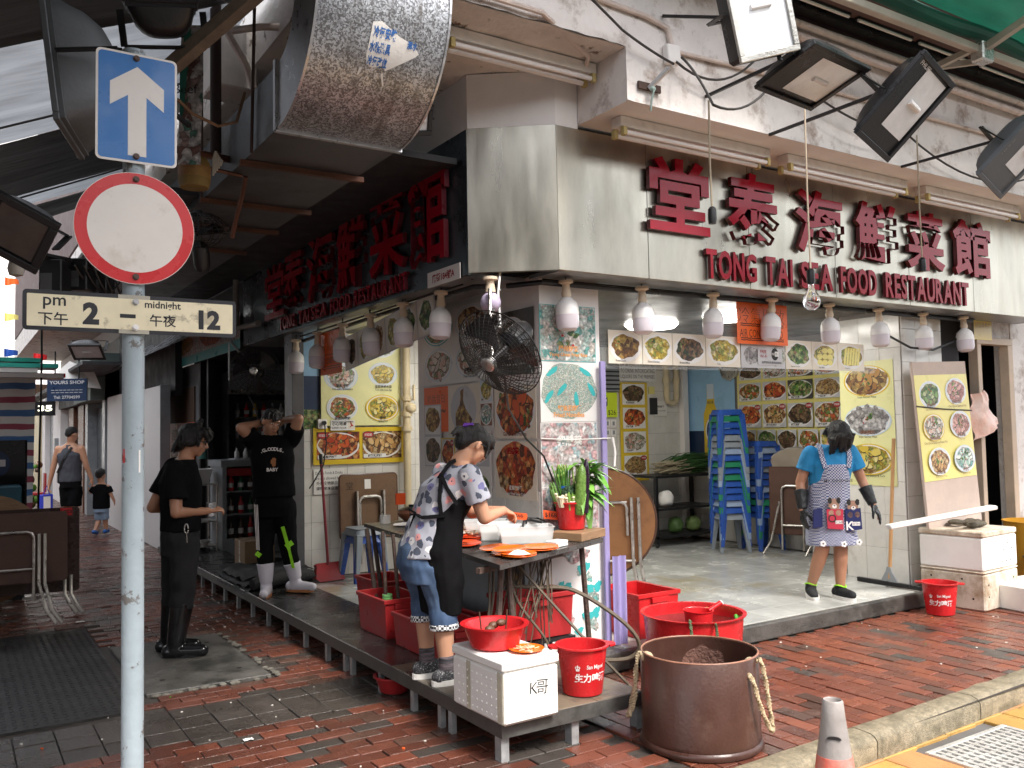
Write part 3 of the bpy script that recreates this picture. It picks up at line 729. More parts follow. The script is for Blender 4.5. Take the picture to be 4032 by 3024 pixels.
# ------------------------------------------------------------------ floodlights
m_flgl=mat('flood_glass',(.72,.73,.73),r=.08,var=.12,sc=9,bump=0,coat=.6)
m_dkgl=mat('dark_flood_glass',(.06,.055,.045),r=.15,var=.3,sc=9,bump=0,coat=.6)
m_alu=mat('aluminium_trim',(.55,.54,.5),r=.3,metal=.85,var=.1)
def flood(loc,rot,w,h,d,label,frame=m_black,word=None,sub=None,arm=None,glass=(0,0,1,1),style='dome',trim=False,gl=None):
 """local: face at z=0 looking along +Z, width along X, height along Y, housing behind"""
 M=Matrix.Translation(loc)@rot
 t=thing('floodlight',label,'floodlight',loc,'floodlights hung round the corner')
 b=MB()
 if style=='dome':
  n=12
  def f(u,v):
   x=(u-.5)*w;y=(v-.5)*h
   k=min(1,max(0,1-abs(2*u-1)**3))*min(1,max(0,1-abs(2*v-1)**4))
   return M@Vector((x*(.98),y*.98,-.02-d*k**.6))
  b.grid(f,n,n)
  b.box(-w/2,-h/2,-.03,w/2,h/2,-.012,0,M)
 else:
  b.box(-w/2,-h/2,-d,w/2,h/2,-.012,0,M,.02)
 b.build('housing',frame,parent=t,sharp=45)
 b=MB()
 for(x0,y0,x1,y1)in((-w/2-.012,-h/2-.012,w/2+.012,-h/2+.02),(-w/2-.012,h/2-.02,w/2+.012,h/2+.012),(-w/2-.012,-h/2+.0205,-w/2+.02,h/2-.0205),(w/2-.02,-h/2+.0205,w/2+.012,h/2-.0205)):
  b.box(x0,y0,-.012,x1,y1,.012,0,M)
 b.build('rim',m_alu if trim else frame,parent=t,bv=.003)
 gx0,gy0,gx1,gy1=[-w/2+.021+glass[0]*(w-.042),-h/2+.021+glass[1]*(h-.042),-w/2+.021+glass[2]*(w-.042),-h/2+.021+glass[3]*(h-.042)]
 b=MB();b.rect(-w/2+.02,-h/2+.02,w/2-.02,h/2-.02,-.004,0,M);b.build('mask',frame,parent=t)
 b=MB();b.rect(gx0,gy0,gx1,gy1,-.001,0,M)
 b.build('glass',gl or m_flgl,parent=t)
 if gl is None:b=MB();b.cyl(M@Vector(((gx0+gx1)/2-.06,(gy0+gy1)/2,.001)),M@Vector(((gx0+gx1)/2+.06,(gy0+gy1)/2,.001)),.016,n=10);b.build('lamp',m_lampw,parent=t)
 if word:
  b=MB();b.text(word[0],word[1]*w,word[2]*h,word[3],.0015,0,M=M@Matrix.Rotation(word[4]if len(word)>4 else 0,4,'Z'));b.build('lettering',m_grey_paint if len(word)<6 else m_white,parent=t)
 if sub:
  b=MB();b.text(sub[0],sub[1]*w,sub[2]*h,sub[3],.0015,0,M=M@Matrix.Rotation(sub[4],4,'Z'));b.build('lettering',m_white,parent=t)
 b=MB()
 s_=[(-w/2-.03,0,-.03),(-w/2-.03,0,-d-.06),(w/2+.03,0,-d-.06),(w/2+.03,0,-.03)]
 for p,q in zip(s_,s_[1:]):b.bar(M@Vector(p),M@Vector(q),.03,.008)
 if arm:b.bar(M@Vector((0,0,-d-.06)),arm,.018,.018)
 b.build('bracket',m_black_steel,parent=t)
 return t
def rotm(face,up):
 """rotation whose local Z looks along face and local Y towards up"""
 z=Vector(face).normalized();x=Vector(up).cross(z).normalized();y=z.cross(x)
 return Matrix((x,y,z)).transposed().to_4x4()
def uvM(u,v):
 u=Vector(u).normalized();v=Vector(v);v=(v-u*v.dot(u)).normalized();n=u.cross(v)
 return Matrix((u,v,n)).transposed().to_4x4()
_r=Vector((.8415,-.5402,0));_f=Vector((.5402,.8415,0));_z=Vector((0,0,1))
def cv(a,b,c):return _r*a+_z*b+_f*c
m_grey_pl=mat('grey_housing',(.10,.105,.11),r=.5,var=.2)
flood((3.64,3.13,3.87),uvM(cv(.95,.27,.18),cv(-.52,.80,-.25)),.34,.52,.16,'big floodlight at the top with a silver rim and bare lamp, embossed SOLA side',word=None,trim=True,style='box',arm=(3.75,4.0,4.2))
b=MB();
M=Matrix.Translation((3.64,3.13,3.87))@uvM(cv(.95,.27,.18),cv(-.52,.80,-.25))
b.text('SOLA',0,0,.035,0,ext=.004,M=M@Matrix.Translation((-.1715,-.1,-.09))@frameM((0,1,0),(0,0,-1),(0,0,0)))
lt=b.build('embossed_lettering',m_grey_pl);lt.parent=[o for o in bpy.data.objects if o.get('label','').startswith('big floodlight at the top')][0];lt.matrix_parent_inverse=lt.parent.matrix_world.inverted()if False else Matrix.Translation(-Vector(lt.parent['_o']))
flood((4.14,3.20,3.60),uvM((1,.05,-.05),(0,-.96,.28)),.50,.40,.13,'flat wide black floodlight facing down, second from the sunlit beam corner',glass=(.3,.1,1,.9),arm=(4.1,4.0,3.75))
flood((4.60,2.93,3.42),uvM(cv(.66,-.19,.62),cv(.64,.64,-.30)),.40,.52,.15,'black floodlight with TEMPO lettering up its glass edge, third from the beam corner',glass=(.30,.20,.97,.97),
 word=('TEMPO 3',-.02,.33,.028,math.pi/2),sub=('PHILIPS',-.27,.40,.026,0),arm=(4.7,4.0,3.6))
flood((6.15,3.10,3.43),uvM(cv(.66,-.19,.62),cv(.64,.64,-.30)),.42,.50,.16,'blue grey floodlight cut by the right edge of the picture',frame=m_grey_pl,glass=(.40,.30,.97,.97),word=('TEMPO',-.02,.33,.028,math.pi/2),arm=(6.2,4.0,3.6))
flood((.38,4.05,3.13),uvM(cv(.26,.03,-.96),cv(-.13,1,0)),.46,.52,.20,'large grey floodlight seen from its side behind the blue arrow sign',frame=m_grey_pl,arm=(.95,4.3,3.1))
flood((.22,4.07,2.46),uvM(cv(.75,-.45,.35),cv(.55,.70,-.42)),.24,.24,.12,'black floodlight tilted down at the far left edge under the tarpaulin',glass=(.03,.03,.97,.97),gl=m_dkgl)
flood((.80,4.20,3.62),uvM(cv(.9,.1,.3),cv(-.2,.3,.9)),.30,.24,.13,'dark floodlight under the tarpaulin at the top, above the arrow sign',gl=m_dkgl)
flood((1.57,13.2,2.78),uvM(cv(1,0,.15),cv(0,.55,-.83)),.40,.30,.14,'floodlight hanging over the lane beyond the blue shop board')
flood((2.36,4.70,3.50),uvM(cv(.8,.2,.5),cv(.4,.8,-.3)),.20,.16,.10,'small black floodlight peeping out behind the metal duct')
b=MB()
for(x,y,z,w,h)in((.47,5.6,2.54,.13,.20),(.62,5.68,2.58,.11,.19),(.74,5.75,2.55,.10,.16)):
 M=Matrix.Translation((x,y,z))@frameM(_r,_z,(0,0,0));b.box(-w/2,-h/2,-.12,w/2,h/2,0,0,M,.006);b.rect(-w*.42,-h*.4,w*.1,h*.1,.001,1,M)
b.tube([(.2,5.45,2.66),(.5,5.65,2.655),(1.1,6.1,2.66)],.022,6)
for k in range(5):b.tube(sag((.60+.05*k,5.62,2.62),(.85+.04*k,5.85,2.60),.10+.02*k),.006,5)
tag(b.build('ballast_boxes',[m_black,m_grey_pl]),'row of black ballast boxes with cables on a bar left of the round sign','ballast boxes')
t=thing('bare_bulb','dusty unlit bulb at the left edge under the black floodlight','light bulb',(.258,4.78,2.44))
b=MB();b.lathe([(0,-.05),(.03,-.04),(.038,-.01),(.03,.03),(.014,.05)],16,0,(.258,4.78,2.44),);b.build('glass_bulb',mat('dusty_glass',(.35,.32,.27),r=.25),parent=t)
b=MB();b.cyl((.258,4.78,2.49),(.258,4.78,2.60),.018);b.build('lampholder',m_black,parent=t)

# ------------------------------------------------------------------ galvanised duct
def spangle():
 m,nt,bs=_nt('spangled_zinc');L=nt.links.new
 tc=_n(nt,'ShaderNodeTexCoord');v=_n(nt,'ShaderNodeTexVoronoi');v.inputs['Scale'].default_value=135
 nz=_n(nt,'ShaderNodeTexNoise');nz.inputs['Scale'].default_value=60;nz.inputs['Detail'].default_value=3
 ma=_n(nt,'ShaderNodeVectorMath',operation='MULTIPLY_ADD');ma.inputs[1].default_value=(.02,)*3
 L(tc.outputs['Object'],nz.inputs['Vector']);L(nz.outputs['Color'],ma.inputs[0]);L(tc.outputs['Object'],ma.inputs[2]);L(ma.outputs[0],v.inputs['Vector'])
 sp=_n(nt,'ShaderNodeSeparateColor');L(v.outputs['Color'],sp.inputs[0])
 n2=_n(nt,'ShaderNodeTexNoise');n2.inputs['Scale'].default_value=4;n2.inputs['Detail'].default_value=8;n2.inputs['Roughness'].default_value=.75
 mp=_n(nt,'ShaderNodeMapping');mp.inputs['Scale'].default_value=(2.5,.7,.7);L(tc.outputs['Object'],mp.inputs['Vector']);L(mp.outputs[0],n2.inputs['Vector'])
 rp=_n(nt,'ShaderNodeValToRGB');e=rp.color_ramp.elements;e[0].color=(.17,.17,.175,1);e[1].color=(.52,.54,.57,1);e[0].position=.3;e[1].position=.75
 L(sp.outputs[0],rp.inputs[0])
 mr=_n(nt,'ShaderNodeMapRange');mr.inputs[1].default_value=.5;mr.inputs[2].default_value=.72;L(n2.outputs[0],mr.inputs[0])
 mx=_n(nt,'ShaderNodeMix',data_type='RGBA');L(mr.outputs[0],mx.inputs[0]);L(rp.outputs[0],mx.inputs[6]);mx.inputs[7].default_value=(.12,.11,.10,1)
 L(mx.outputs[2],bs.inputs['Base Color']);bs.inputs['Metallic'].default_value=.65
 r2=_n(nt,'ShaderNodeMapRange');r2.inputs[3].default_value=.3;r2.inputs[4].default_value=.55;L(sp.outputs[1],r2.inputs[0]);L(r2.outputs[0],bs.inputs['Roughness'])
 return m
m_zinc=spangle()
DX0,DX1=1.367,2.04;CY,CZ=4.27,3.75;RO,RI=.60,.27
dt=thing('air_duct','galvanised metal air duct bending down and back over the lane, torn sticker on it','air duct',(1.7,4.2,3.15))
n=20
outer=[(CY-RO,5.2)]+[(CY-RO*math.cos(a),CZ-RO*math.sin(a))for a in[math.pi/2*i/n for i in range(n+1)]]
inner=[(CY-RI,5.2)]+[(CY-RI*math.cos(a),CZ-RI*math.sin(a))for a in[math.pi/2*i/n for i in range(n+1)]]
b=MB();b.add([(x,p[0],p[1])for p in outer for x in(DX0,DX1)],[(2*i,2*i+1,2*i+3,2*i+2)for i in range(len(outer)-1)],0,True);b.build('elbow_face',m_zinc,parent=dt)
b=MB()
for x in(DX0,DX1):
 vs=[(x,p[0],p[1])for p in outer]+[(x,p[0],p[1])for p in inner];k=len(outer)
 b.add(vs,[(i,i+1,k+i+1,k+i)for i in range(k-1)],0)
b.add([(x,p[0],p[1])for p in inner for x in(DX0,DX1)],[(2*i,2*i+1,2*i+3,2*i+2)for i in range(len(inner)-1)],0,True)
b.build('elbow_cheek',m_galv,parent=dt)
b=MB();b.box(DX0,CY+.004,CZ-RO,DX1,12,CZ-RI);b.build('straight_run',mat('dirty_galvanised',(.12,.125,.13),r=.45,metal=.5,var=.3,sc=4,bump=.05,col2=(.07,.06,.05),thr=.6),parent=dt)
b=MB()
for x in(DX0,DX1):
 for i in range(len(outer)-1):b.bar((x,outer[i][0],outer[i][1]),(x,outer[i+1][0],outer[i+1][1]),.012,.012)
b.build('seam',m_galv,parent=dt)
b=MB();b.bar((DX0-.01,CY,CZ-RO-.008),(DX1+.01,CY,CZ-RO-.008),.03,.02);b.bar((DX0-.008,CY,CZ-RO-.01),(DX0-.008,CY,CZ-RI+.02),.03,.016);b.build('flange',m_galv,parent=dt);b=MB();b.box(DX0-.02,CY-RO-.012,3.98,DX1+.02,CY-RI,4.02);b.build('flange',mat('pale_flange',(.42,.42,.41),r=.5,metal=.3,var=.15),parent=dt)
m_copper=mat('copper_pipe',(.13,.06,.038),r=.5,metal=.5,var=.3)
for yy in(4.84,5.75,6.45,7.3):b=MB();b.bar((DX0-.03,yy,3.128),(DX1+.03,yy,3.128),.035,.03);b.build('support_bar',m_copper,parent=dt)
b=MB();b.cyl((DX0-.02,4.65,3.13),(DX0-.02,4.55,4.3),.009,n=6);b.cyl((DX0-.02,5.75,3.13),(DX0-.02,5.75,4.0),.009,n=6);b.build('hanger_rod',mat('rust_rod',(.06,.035,.03),r=.8),parent=dt)
# torn sticker on the elbow, following its curve
def on_elbow(u,s,off=.0015):
 u=1.645+(u-1.6)*.72;s=.205+(s+.225)*.77;return elbow_pt(u,s,off)
def elbow_pt(u,s,off):
 """u along X; s the arc length down from the top of the bend"""
 a=s/RO
 if a<0:return Vector((u,CY-RO-off,CZ-s))
 return Vector((u,CY-(RO+off)*math.cos(a),CZ-(RO+off)*math.sin(a)))
sk=MB()
outl=[(1.60,-.21),(1.66,-.225),(1.80,-.16),(1.92,-.13),(1.955,-.085),(1.93,-.06),(1.86,-.095),(1.83,-.11),(1.80,-.09),(1.815,-.03),(1.79,-.02),(1.77,-.045),(1.74,-.03),(1.755,.02),(1.745,.06),(1.72,.03),(1.65,.055),(1.605,.04),(1.59,-.02)]
def fill(mb,pts,off,mi):
 bmq=bmesh.new();vs=[bmq.verts.new((p[0],p[1],0))for p in pts];f=bmq.faces.new(vs);bmesh.ops.triangulate(bmq,faces=[f])
 for _ in range(3):bmesh.ops.subdivide_edges(bmq,edges=[e for e in bmq.edges if e.calc_length()>.02],cuts=1)
 bmesh.ops.triangulate(bmq,faces=bmq.faces[:])
 bmq.verts.index_update()
 mb.add([on_elbow(v.co.x,v.co.y,off)for v in bmq.verts],[tuple(v.index for v in f.verts)for f in bmq.faces],mi,True);bmq.free()
fill(sk,outl,.002,0)
for pts in([(1.565,.07),(1.585,.065),(1.575,.11),(1.56,.12)],[(1.72,.08),(1.735,.075),(1.765,.15),(1.755,.155)]):fill(sk,pts,.002,0)
m_blueink=mat('blue_ink',(.03,.13,.40),r=.6,bump=0)
def sk_text(t,x,s,h,w):
 vs,fs,x0,x1,y0,y1=text_geo(t,.03,0,2);k=h/(y1-y0);kx=w/(x1-x0)
 sk.add([on_elbow(x+(v.x-x0)*kx,s-(v.y-y0)*k-(x+(v.x-x0)*kx-1.6)*(-.0),.004)for v in vs],fs,1)
sk_text('冷氣安裝',1.612,-.125,.07,.165);sk_text('水喉潔具',1.60,-.035,.07,.15);sk_text('冷氣改位',1.605,.045,.065,.14);sk_text('漏水',1.86,-.10,.05,.075)
st=sk.build('sticker',[m_paper,m_blueink],parent=dt);st['label']='torn white sticker with blue characters'
# ------------------------------------------------------------------ tarpaulins over the lane (all on one slope)
def tz(x):return 3.565+.455*x
def tarp_mat(name,col,tr):
 m,nt,bs=_nt(name);L=nt.links.new
 tc=_n(nt,'ShaderNodeTexCoord');mp=_n(nt,'ShaderNodeMapping');mp.inputs['Scale'].default_value=(.7,3,1);n1=_n(nt,'ShaderNodeTexNoise');n1.inputs['Scale'].default_value=2.5;n1.inputs['Detail'].default_value=6
 L(tc.outputs['Object'],mp.inputs[0]);L(mp.outputs[0],n1.inputs['Vector'])
 mx=_n(nt,'ShaderNodeMix',data_type='RGBA');mr=_n(nt,'ShaderNodeMapRange');mr.inputs[1].default_value=.3;mr.inputs[2].default_value=.7;L(n1.outputs[0],mr.inputs[0]);L(mr.outputs[0],mx.inputs[0])
 mx.inputs[6].default_value=c4(col,.75);mx.inputs[7].default_value=c4(col,1.25)
 L(mx.outputs[2],bs.inputs['Base Color']);bs.inputs['Roughness'].default_value=.55
 td=_n(nt,'ShaderNodeBsdfTranslucent');L(mx.outputs[2],td.inputs['Color'])
 ms=_n(nt,'ShaderNodeMixShader');ms.inputs[0].default_value=tr;L(bs.outputs[0],ms.inputs[1]);L(td.outputs[0],ms.inputs[2]);L(ms.outputs[0],nt.nodes['Material Output'].inputs['Surface'])
 bp=_n(nt,'ShaderNodeBump');bp.inputs['Strength'].default_value=.3;bp.inputs['Distance'].default_value=.05;L(n1.outputs[0],bp.inputs['Height']);L(bp.outputs[0],bs.inputs['Normal'])
 return m
m_tl=tarp_mat('light_tarpaulin',(.29,.31,.335),.36);m_td=tarp_mat('dark_tarpaulin',(.035,.034,.034),.05)
for(ya,yb_,m,lab,dz)in((1.1,5.14,m_td,'dark tarpaulin strip stretched over the lane mouth at the top left',-.02),(5.0,7.0,m_tl,'wide pale grey tarpaulin over the lane, lit through from above',0),
      (6.98,8.82,m_td,'broad dark tarpaulin strip over the lane behind the pale one',-.015),(8.8,9.42,m_tl,'narrow pale tarpaulin strip deeper in the lane',0),(9.40,10.3,m_td,'dark tarpaulin covering the lane beyond the pale strips',-.015)):
 b=MB();th=.008
 def ft(u,v,o=0):
  x=-2.6+u*4.15;y=ya+v*(yb_-ya)
  return(x,y,tz(x)+dz+o+.025*math.sin(v*math.pi*2+u*3)*noise.noise(Vector((u*5,v*3,ya)))+.012*noise.noise(Vector((x*1.2,y*5,2))))
 b.grid(ft,34,16);tag(b.build('tarpaulin',m),lab,'tarpaulin')
for yy,w_ in((6.45,'wide'),(8.75,'dark')):b=MB();b.tube(sag((-1.5,yy,tz(-1.5)-.03),(1.5,yy+.05,tz(1.5)-.03),.02),.008,5);tag(b.build('tarp_rope',m_cable),'thin dark rope under the %s tarpaulin'%('wide pale' if yy<7 else 'broad dark'),'rope')
# ------------------------------------------------------------------ clutter at the lane mouth
b=MB();b.bar((.80,4.43,3.32),(1.32,3.67,3.78),.06,.06);tag(b.build('strut_beam',mat('bamboo_pole',(.19,.15,.11),r=.7,var=.3,sc=15,bump=.2)),'thick weathered diagonal pole rising from behind the arrow sign','pole')
b=MB();b.cyl((1.30,5.21,3.28),(1.30,5.21,4.3),.032,n=14);tag(b.build('rusty_post',mat('rusty_brown',(.04,.025,.021),r=.75,var=.4,bump=.2)),'rusty brown vertical post beside the metal duct','post')
b=MB();b.box(1.34,5.45,3.79,1.62,5.75,4.2,0,None,.01);tag(b.build('plaster_stub',m_soffit),'peeling white plaster block left of the duct','wall block')
b=MB();b.tube([(1.36,5.2,4.02),(1.50,5.0,4.0),(1.8,4.9,4.03)],.022,8);b.tube([(1.34,5.1,3.97),(1.42,5.0,3.75),(1.47,4.95,3.55)],.022,8)
tag(b.build('pvc_pipe',m_conduit),'pale pipe bent round behind the metal duct','pipe')
b=MB();b.tube([(.92,4.42,3.265),(1.0,4.46,3.22),(1.14,4.52,3.20),(1.25,4.58,3.26),(1.31,4.64,3.45)],.008,6);tag(b.build('slack_rope',mat('brown_rope',(.20,.12,.07),r=.9)),'slack brown rope between the sign and the duct','rope')
# hanging banner with food print
m_ban=food('banner_print',[(.5,.5,.5),(.62,.6,.58),(.30,.22,.2),(.1,.22,.17),(.55,.52,.5),(.22,.12,.1)],22,.9)
b=MB();b.grid(lambda u,v:Vector((.985+u*.10+v*.02,4.72-u*.06+.01*math.sin(v*9),3.03+v*.75)),4,14);b.grid(lambda u,v:Vector((.985+u*.10+v*.02,4.724-u*.06+.01*math.sin(v*9),3.03+v*.75)),4,14)
b.text('Beef',.03,.40,.05,.004,1,M=frameM((.84,-.5,0),(0,0,1),(.99,4.70,3.0)))
b.prism([(0,.55),(.03,.75),(.06,.75),(.02,.3),(0,.25)],.003,.004,2,M=frameM((.84,-.5,0),(0,0,1),(.99,4.70,3.0)))
tag(b.build('food_banner',[m_ban,m_ink,mat('banner_green',(.02,.12,.09),r=.6)]),'torn green and white food banner hanging right of the arrow sign','banner')
b=MB();b.lathe([(.0,0),(.075,0),(.085,.03),(.085,.13),(.07,.16),(0,.165)],18,0,(1.11,4.91,2.97));b.lathe([(.0864,.05),(.0866,.11)],18,1,(1.11,4.91,2.97))
tag(b.build('yellow_lantern',[mat('faded_yellow',(.20,.13,.035),r=.6,var=.25),mat('faded_ochre',(.22,.10,.04),r=.6,col2=(.3,.18,.05),thr=.5)]),'faded yellow tin lantern hanging above the round sign','lantern')
b=MB();b.tube([(.95,4.90,3.17),(1.38,5.19,3.245)],.022,8);b.tube([(1.0,4.95,3.12),(1.42,5.1,3.13)],.012,6)
tag(b.build('rusty_tube',m_copper),'rusty horizontal tube behind the arrow sign','tube')
b=MB()
for k in range(5):b.tube([(1.232+.006*k,4.94,3.20-.01*k),(1.24+.012*(k-2),4.93,3.15),(1.235+.010*(k-2),4.93,3.06+.015*k)],.007,5)
tag(b.build('white_twine',mat('twine',(.6,.57,.5),r=.9)),'knot of white twine tied on the rusty tube','twine')
b=MB();b.tube([(1.415,5.0,3.10),(1.42,5.08,3.02),(1.415,5.2,2.90),(1.412,5.28,2.80)],.014,8);tag(b.build('copper_drop_pipe',m_copper),'bent copper pipe dropping from the duct bracket','pipe')
# black boards and frame under the balcony
b=MB();b.box(.95,5.9,3.19,1.36,13,3.23);b.box(2.045,4.95,3.36,2.78,13,3.40);tag(b.build('ceiling_board',m_dark),'dark boards closing the ceiling on both sides of the duct','ceiling board')
b=MB();b.tube([(2.7,9.93,3.66),(2.7,9.93,2.81),(2.72,9.15,2.78)],.035,10);tag(b.build('drain_pipe',mat('grey_pvc',(.26,.25,.23),r=.5)),'grey drain pipe running down past the far end of the dark fascia','pipe')
# second caged fan lying under the ceiling
m_cage=mat('fan_cage',(.035,.033,.032),r=.4,metal=.5,var=.4)
m_chrome=mat('dull_chrome',(.55,.53,.5),r=.25,metal=.9,var=.15)
def cage_fan(loc,rot,rad,label,rings=18,spokes=40,thick=.0022,blade=None,hub=True,depth=.22):
 M=Matrix.Translation(loc)@rot;t=thing('cage_fan',label,'fan',loc)
 b=MB()
 def ring(r,z,th):b.tube([M@Vector((r*math.cos(2*math.pi*i/32),r*math.sin(2*math.pi*i/32),z))for i in range(32)],th,4,close=True)
 def pz(r):return depth*.5*(1-(r/rad)**2.6)
 for i in range(1,rings+1):
  r=rad*(.16+.84*i/rings);ring(r,pz(r),thick*(.8 if i<rings else 1.8))
  if i%2==0:ring(r,-pz(r)*1.0,thick*.8)
 for k in range(spokes):
  a=2*math.pi*k/spokes
  for s in(1,-1):
   if s<0 and k%2:continue
   b.tube([M@Vector((r*math.cos(a),r*math.sin(a),s*pz(r)*1.02))for r in(rad*.14,rad*.4,rad*.65,rad*.85,rad)],thick,4,caps=False)
 b.build('guard',m_cage,parent=t)
 b=MB();b.lathe([(0,-.02),(rad*.16,-.02),(rad*.16,.01),(rad*.12,.018),(0,.02)],24,0,(0,0,pz(rad*.14)),M);b.build('badge',m_chrome if hub else m_black,parent=t)
 b=MB();b.lathe([(0,-.06),(rad*.07,-.06),(rad*.07,.06),(0,.06)],16,0,(0,0,0),M)
 for k in range(3):
  a0=2*math.pi*k/3+.5
  def bl(u,v):
   r=rad*(.08+.78*u);w=(.22+.85*u)*(v-.5)*1.1*(1-.25*u*u);a=a0+w+.35*u
   return M@Vector((r*math.cos(a),r*math.sin(a),.05*(v-.5)*(.5+u)+.0))
  b.grid(bl,8,6)
 b.build('blade',blade or mat('dark_blade',(.022,.02,.02),r=.3,metal=.2),parent=t,sharp=80)
 b=MB();b.lathe([(0,-.24),(rad*.2,-.24),(rad*.26,-.2),(rad*.26,-.08),(rad*.1,-.05),(0,-.05)],20,0,(0,0,-.02),M);b.build('motor',m_black,parent=t)
 return t
f1=cage_fan((2.43,3.90,2.02),uvM(cv(.72,-.69,0),cv(.45,.42,-.75)),.255,'large black caged fan tilted at the corner under the steel panel',rings=16,spokes=44)
M1=Matrix.Translation((2.43,3.90,2.02))
b=MB();b.tube([(2.56,4.12,2.06),(2.66,4.35,2.18),(2.74,4.55,2.24),(2.96,4.74,2.27),(2.96,4.76,2.5),(2.99,4.78,2.63)],.014,8);b.tube([(2.68,4.36,2.32),(2.88,4.68,2.34)],.009,6);b.tube([(2.56,4.2,1.98),(2.72,4.45,2.05),(2.80,4.6,2.3),(2.84,4.66,2.50)],.013,8);b.sph((2.97,4.77,2.52),.02,12,8)
b.build('mounting_arm',m_chrome,parent=f1)
b=MB();b.tube([(2.55,4.05,1.92),(2.72,4.28,1.74),(3.05,4.60,1.56),(3.30,4.77,1.44),(3.395,4.805,1.28),(3.41,4.81,1.05)],.007,6);b.build('power_cord',m_black,parent=f1)
cage_fan((1.33,5.75,2.93),uvM(cv(1,0,.1),cv(0,.35,.93)),.20,'rusty caged fan facing down under the ceiling behind the round sign',rings=10,spokes=28,hub=False)
f3=cage_fan((2.55,8.7,2.24),uvM(cv(1,.0,.15),cv(0,1,0)),.245,'black caged fan on a bracket over the shop entrance in the lane',rings=12,spokes=32)
b=MB();b.tube([(2.45,8.9,2.45),(2.40,9.0,2.55),(2.40,9.0,2.75)],.014,6);b.bar((2.30,8.72,2.52),(2.30,8.72,2.15),.02,.012);b.build('mounting_arm',m_grey_paint,parent=f3)
b=MB();b.tube([(2.50,8.75,2.0),(2.56,8.7,1.85),(2.62,8.75,1.6),(2.75,8.78,1.45)],.006,5);b.build('power_cord',m_black,parent=f3)
# ------------------------------------------------------------------ green awning at the top right
m_green=tarp_mat('green_canvas',(.012,.12,.075),.35)
b=MB();b.grid(lambda u,v:(4.7+u*7,3.30-v*1.7,4.42+v*.40+.03*math.sin(u*9)*v),20,12);aw=b.build('canvas',m_green)
awn=thing('green_awning','green canvas awning on a pale tube frame at the top right','awning',(8,3,4.2));aw.parent=awn;aw.location=Vector(aw['_o'])-Vector((8,3,4.2))
b=MB();b.tube([(4.75+i*.35,3.345+.01*math.sin(i),4.385+.012*math.sin(i*1.7))for i in range(21)],.055,10);o=b.build('rolled_hem',m_green,parent=awn)
m_ptube=mat('pale_frame_tube',(.42,.37,.30),r=.45,metal=.2,var=.15)
b=MB();b.bar((4.2,3.335,4.25),(12,3.28,4.25),.055,.055);b.build('front_tube',m_ptube,parent=awn,bv=.006)
b=MB();b.bar((6.15,3.31,4.25),(6.15,1.6,4.78),.05,.05);b.bar((6.05,3.34,4.24),(5.9,4.0,4.1),.04,.04);b.bar((6.25,3.3,4.2),(6.25,3.95,4.35),.04,.04);b.build('arm',m_ptube,parent=awn)
b=MB();b.box(6.08,3.26,4.16,6.22,3.36,4.30,0,None,.01);b.build('joint',m_alu,parent=awn)
for k in range(6):
 x0=4.75+k*.75
 if k==3:x0+=.1
 t=thing('strip_light','slim strip light on the black rail above the pink pipes, %s from the left'%ords[k],'strip light',(x0+.3,3.85,4.56),'strip lights under the awning')
 b=MB();b.box(x0,3.83,4.545,x0+.66,3.87,4.56);b.build('back_channel',m_black,parent=t)
 b=MB();b.cyl((x0+.01,3.845,4.535),(x0+.65,3.845,4.535),.012,n=8);b.build('tube',m_tube,parent=t)
b=MB();b.box(4.5,3.88,4.5,12,3.94,4.56);tag(b.build('light_rail',m_black),'black rail carrying the slim strip lights along the beam top','rail')
# ------------------------------------------------------------------ traffic sign post
m_post=mat('post_grey',(.33,.39,.42),r=.45,var=.08,sc=9,bump=.15,bsc=30,col2=(.15,.14,.13),thr=.60,sc2=15,soft=.02)
m_sblue=mat('sign_blue',(.01,.15,.45),r=.3,var=.05,bump=0)
m_swhite=mat('sign_white',(.78,.72,.66),r=.35,var=.06,bump=0,col2=(.62,.55,.47),thr=.66,sc2=7,soft=.08)
m_sred=mat('sign_red',(.62,.03,.035),r=.3,var=.05,bump=0)
m_scream=mat('sign_cream',(.74,.66,.46),r=.4,var=.06,sc=12,bump=0,col2=(.46,.40,.28),thr=.61,sc2=9,soft=.03)
m_sblack=mat('sign_black',(.018,.018,.022),r=.4,var=.1,bump=0)
sp=thing('sign_post','grey traffic sign post with blue arrow, red ring and hours plate','sign post',(.555,3.39,0))
b=MB();b.cyl((.557,3.39,-.05),(.553,3.39,3.02),.0375,n=28);b.cyl((.553,3.39,3.02),(.553,3.39,3.03),.039,n=28);b.build('pole',m_post,parent=sp)
def rrect(w,h,r,n=5):
 pts=[]
 for cx_,cy_,a0 in((w/2-r,h/2-r,0),(-w/2+r,h/2-r,90),(-w/2+r,-h/2+r,180),(w/2-r,-h/2+r,270)):
  for i in range(n+1):
   a=R(a0+90*i/n);pts.append((cx_+r*math.cos(a),cy_+r*math.sin(a)))
 return pts
M=YM(.556,3.340,2.802)
b=MB();b.prism(rrect(.274,.402,.018),-.003,0,0,M);b.prism(rrect(.258,.386,.014),.0002,.0008,1,M)
b.prism([(0,.153),(-.091,.085),(-.091,.0),(-.031,.045),(-.031,-.175),(.031,-.175),(.031,.045),(.091,.0),(.091,.085)],.0009,.0015,2,M)
o=b.build('arrow_plate',[m_swhite,m_sblue,m_swhite],parent=sp);o['label']='blue plate with a white upward arrow'
M=YM(.553,3.340,2.364)
b=MB();b.lathe([(0,-.003),(.202,-.003),(.202,0),(0,0)],56,0,M=M,sm=False);b.lathe([(0,.0003),(.200,.0003),(.200,.0009),(0,.0009)],56,1,M=M,sm=False);b.disc((0,0,.0016),.160,n=56,mi=2,M=M)
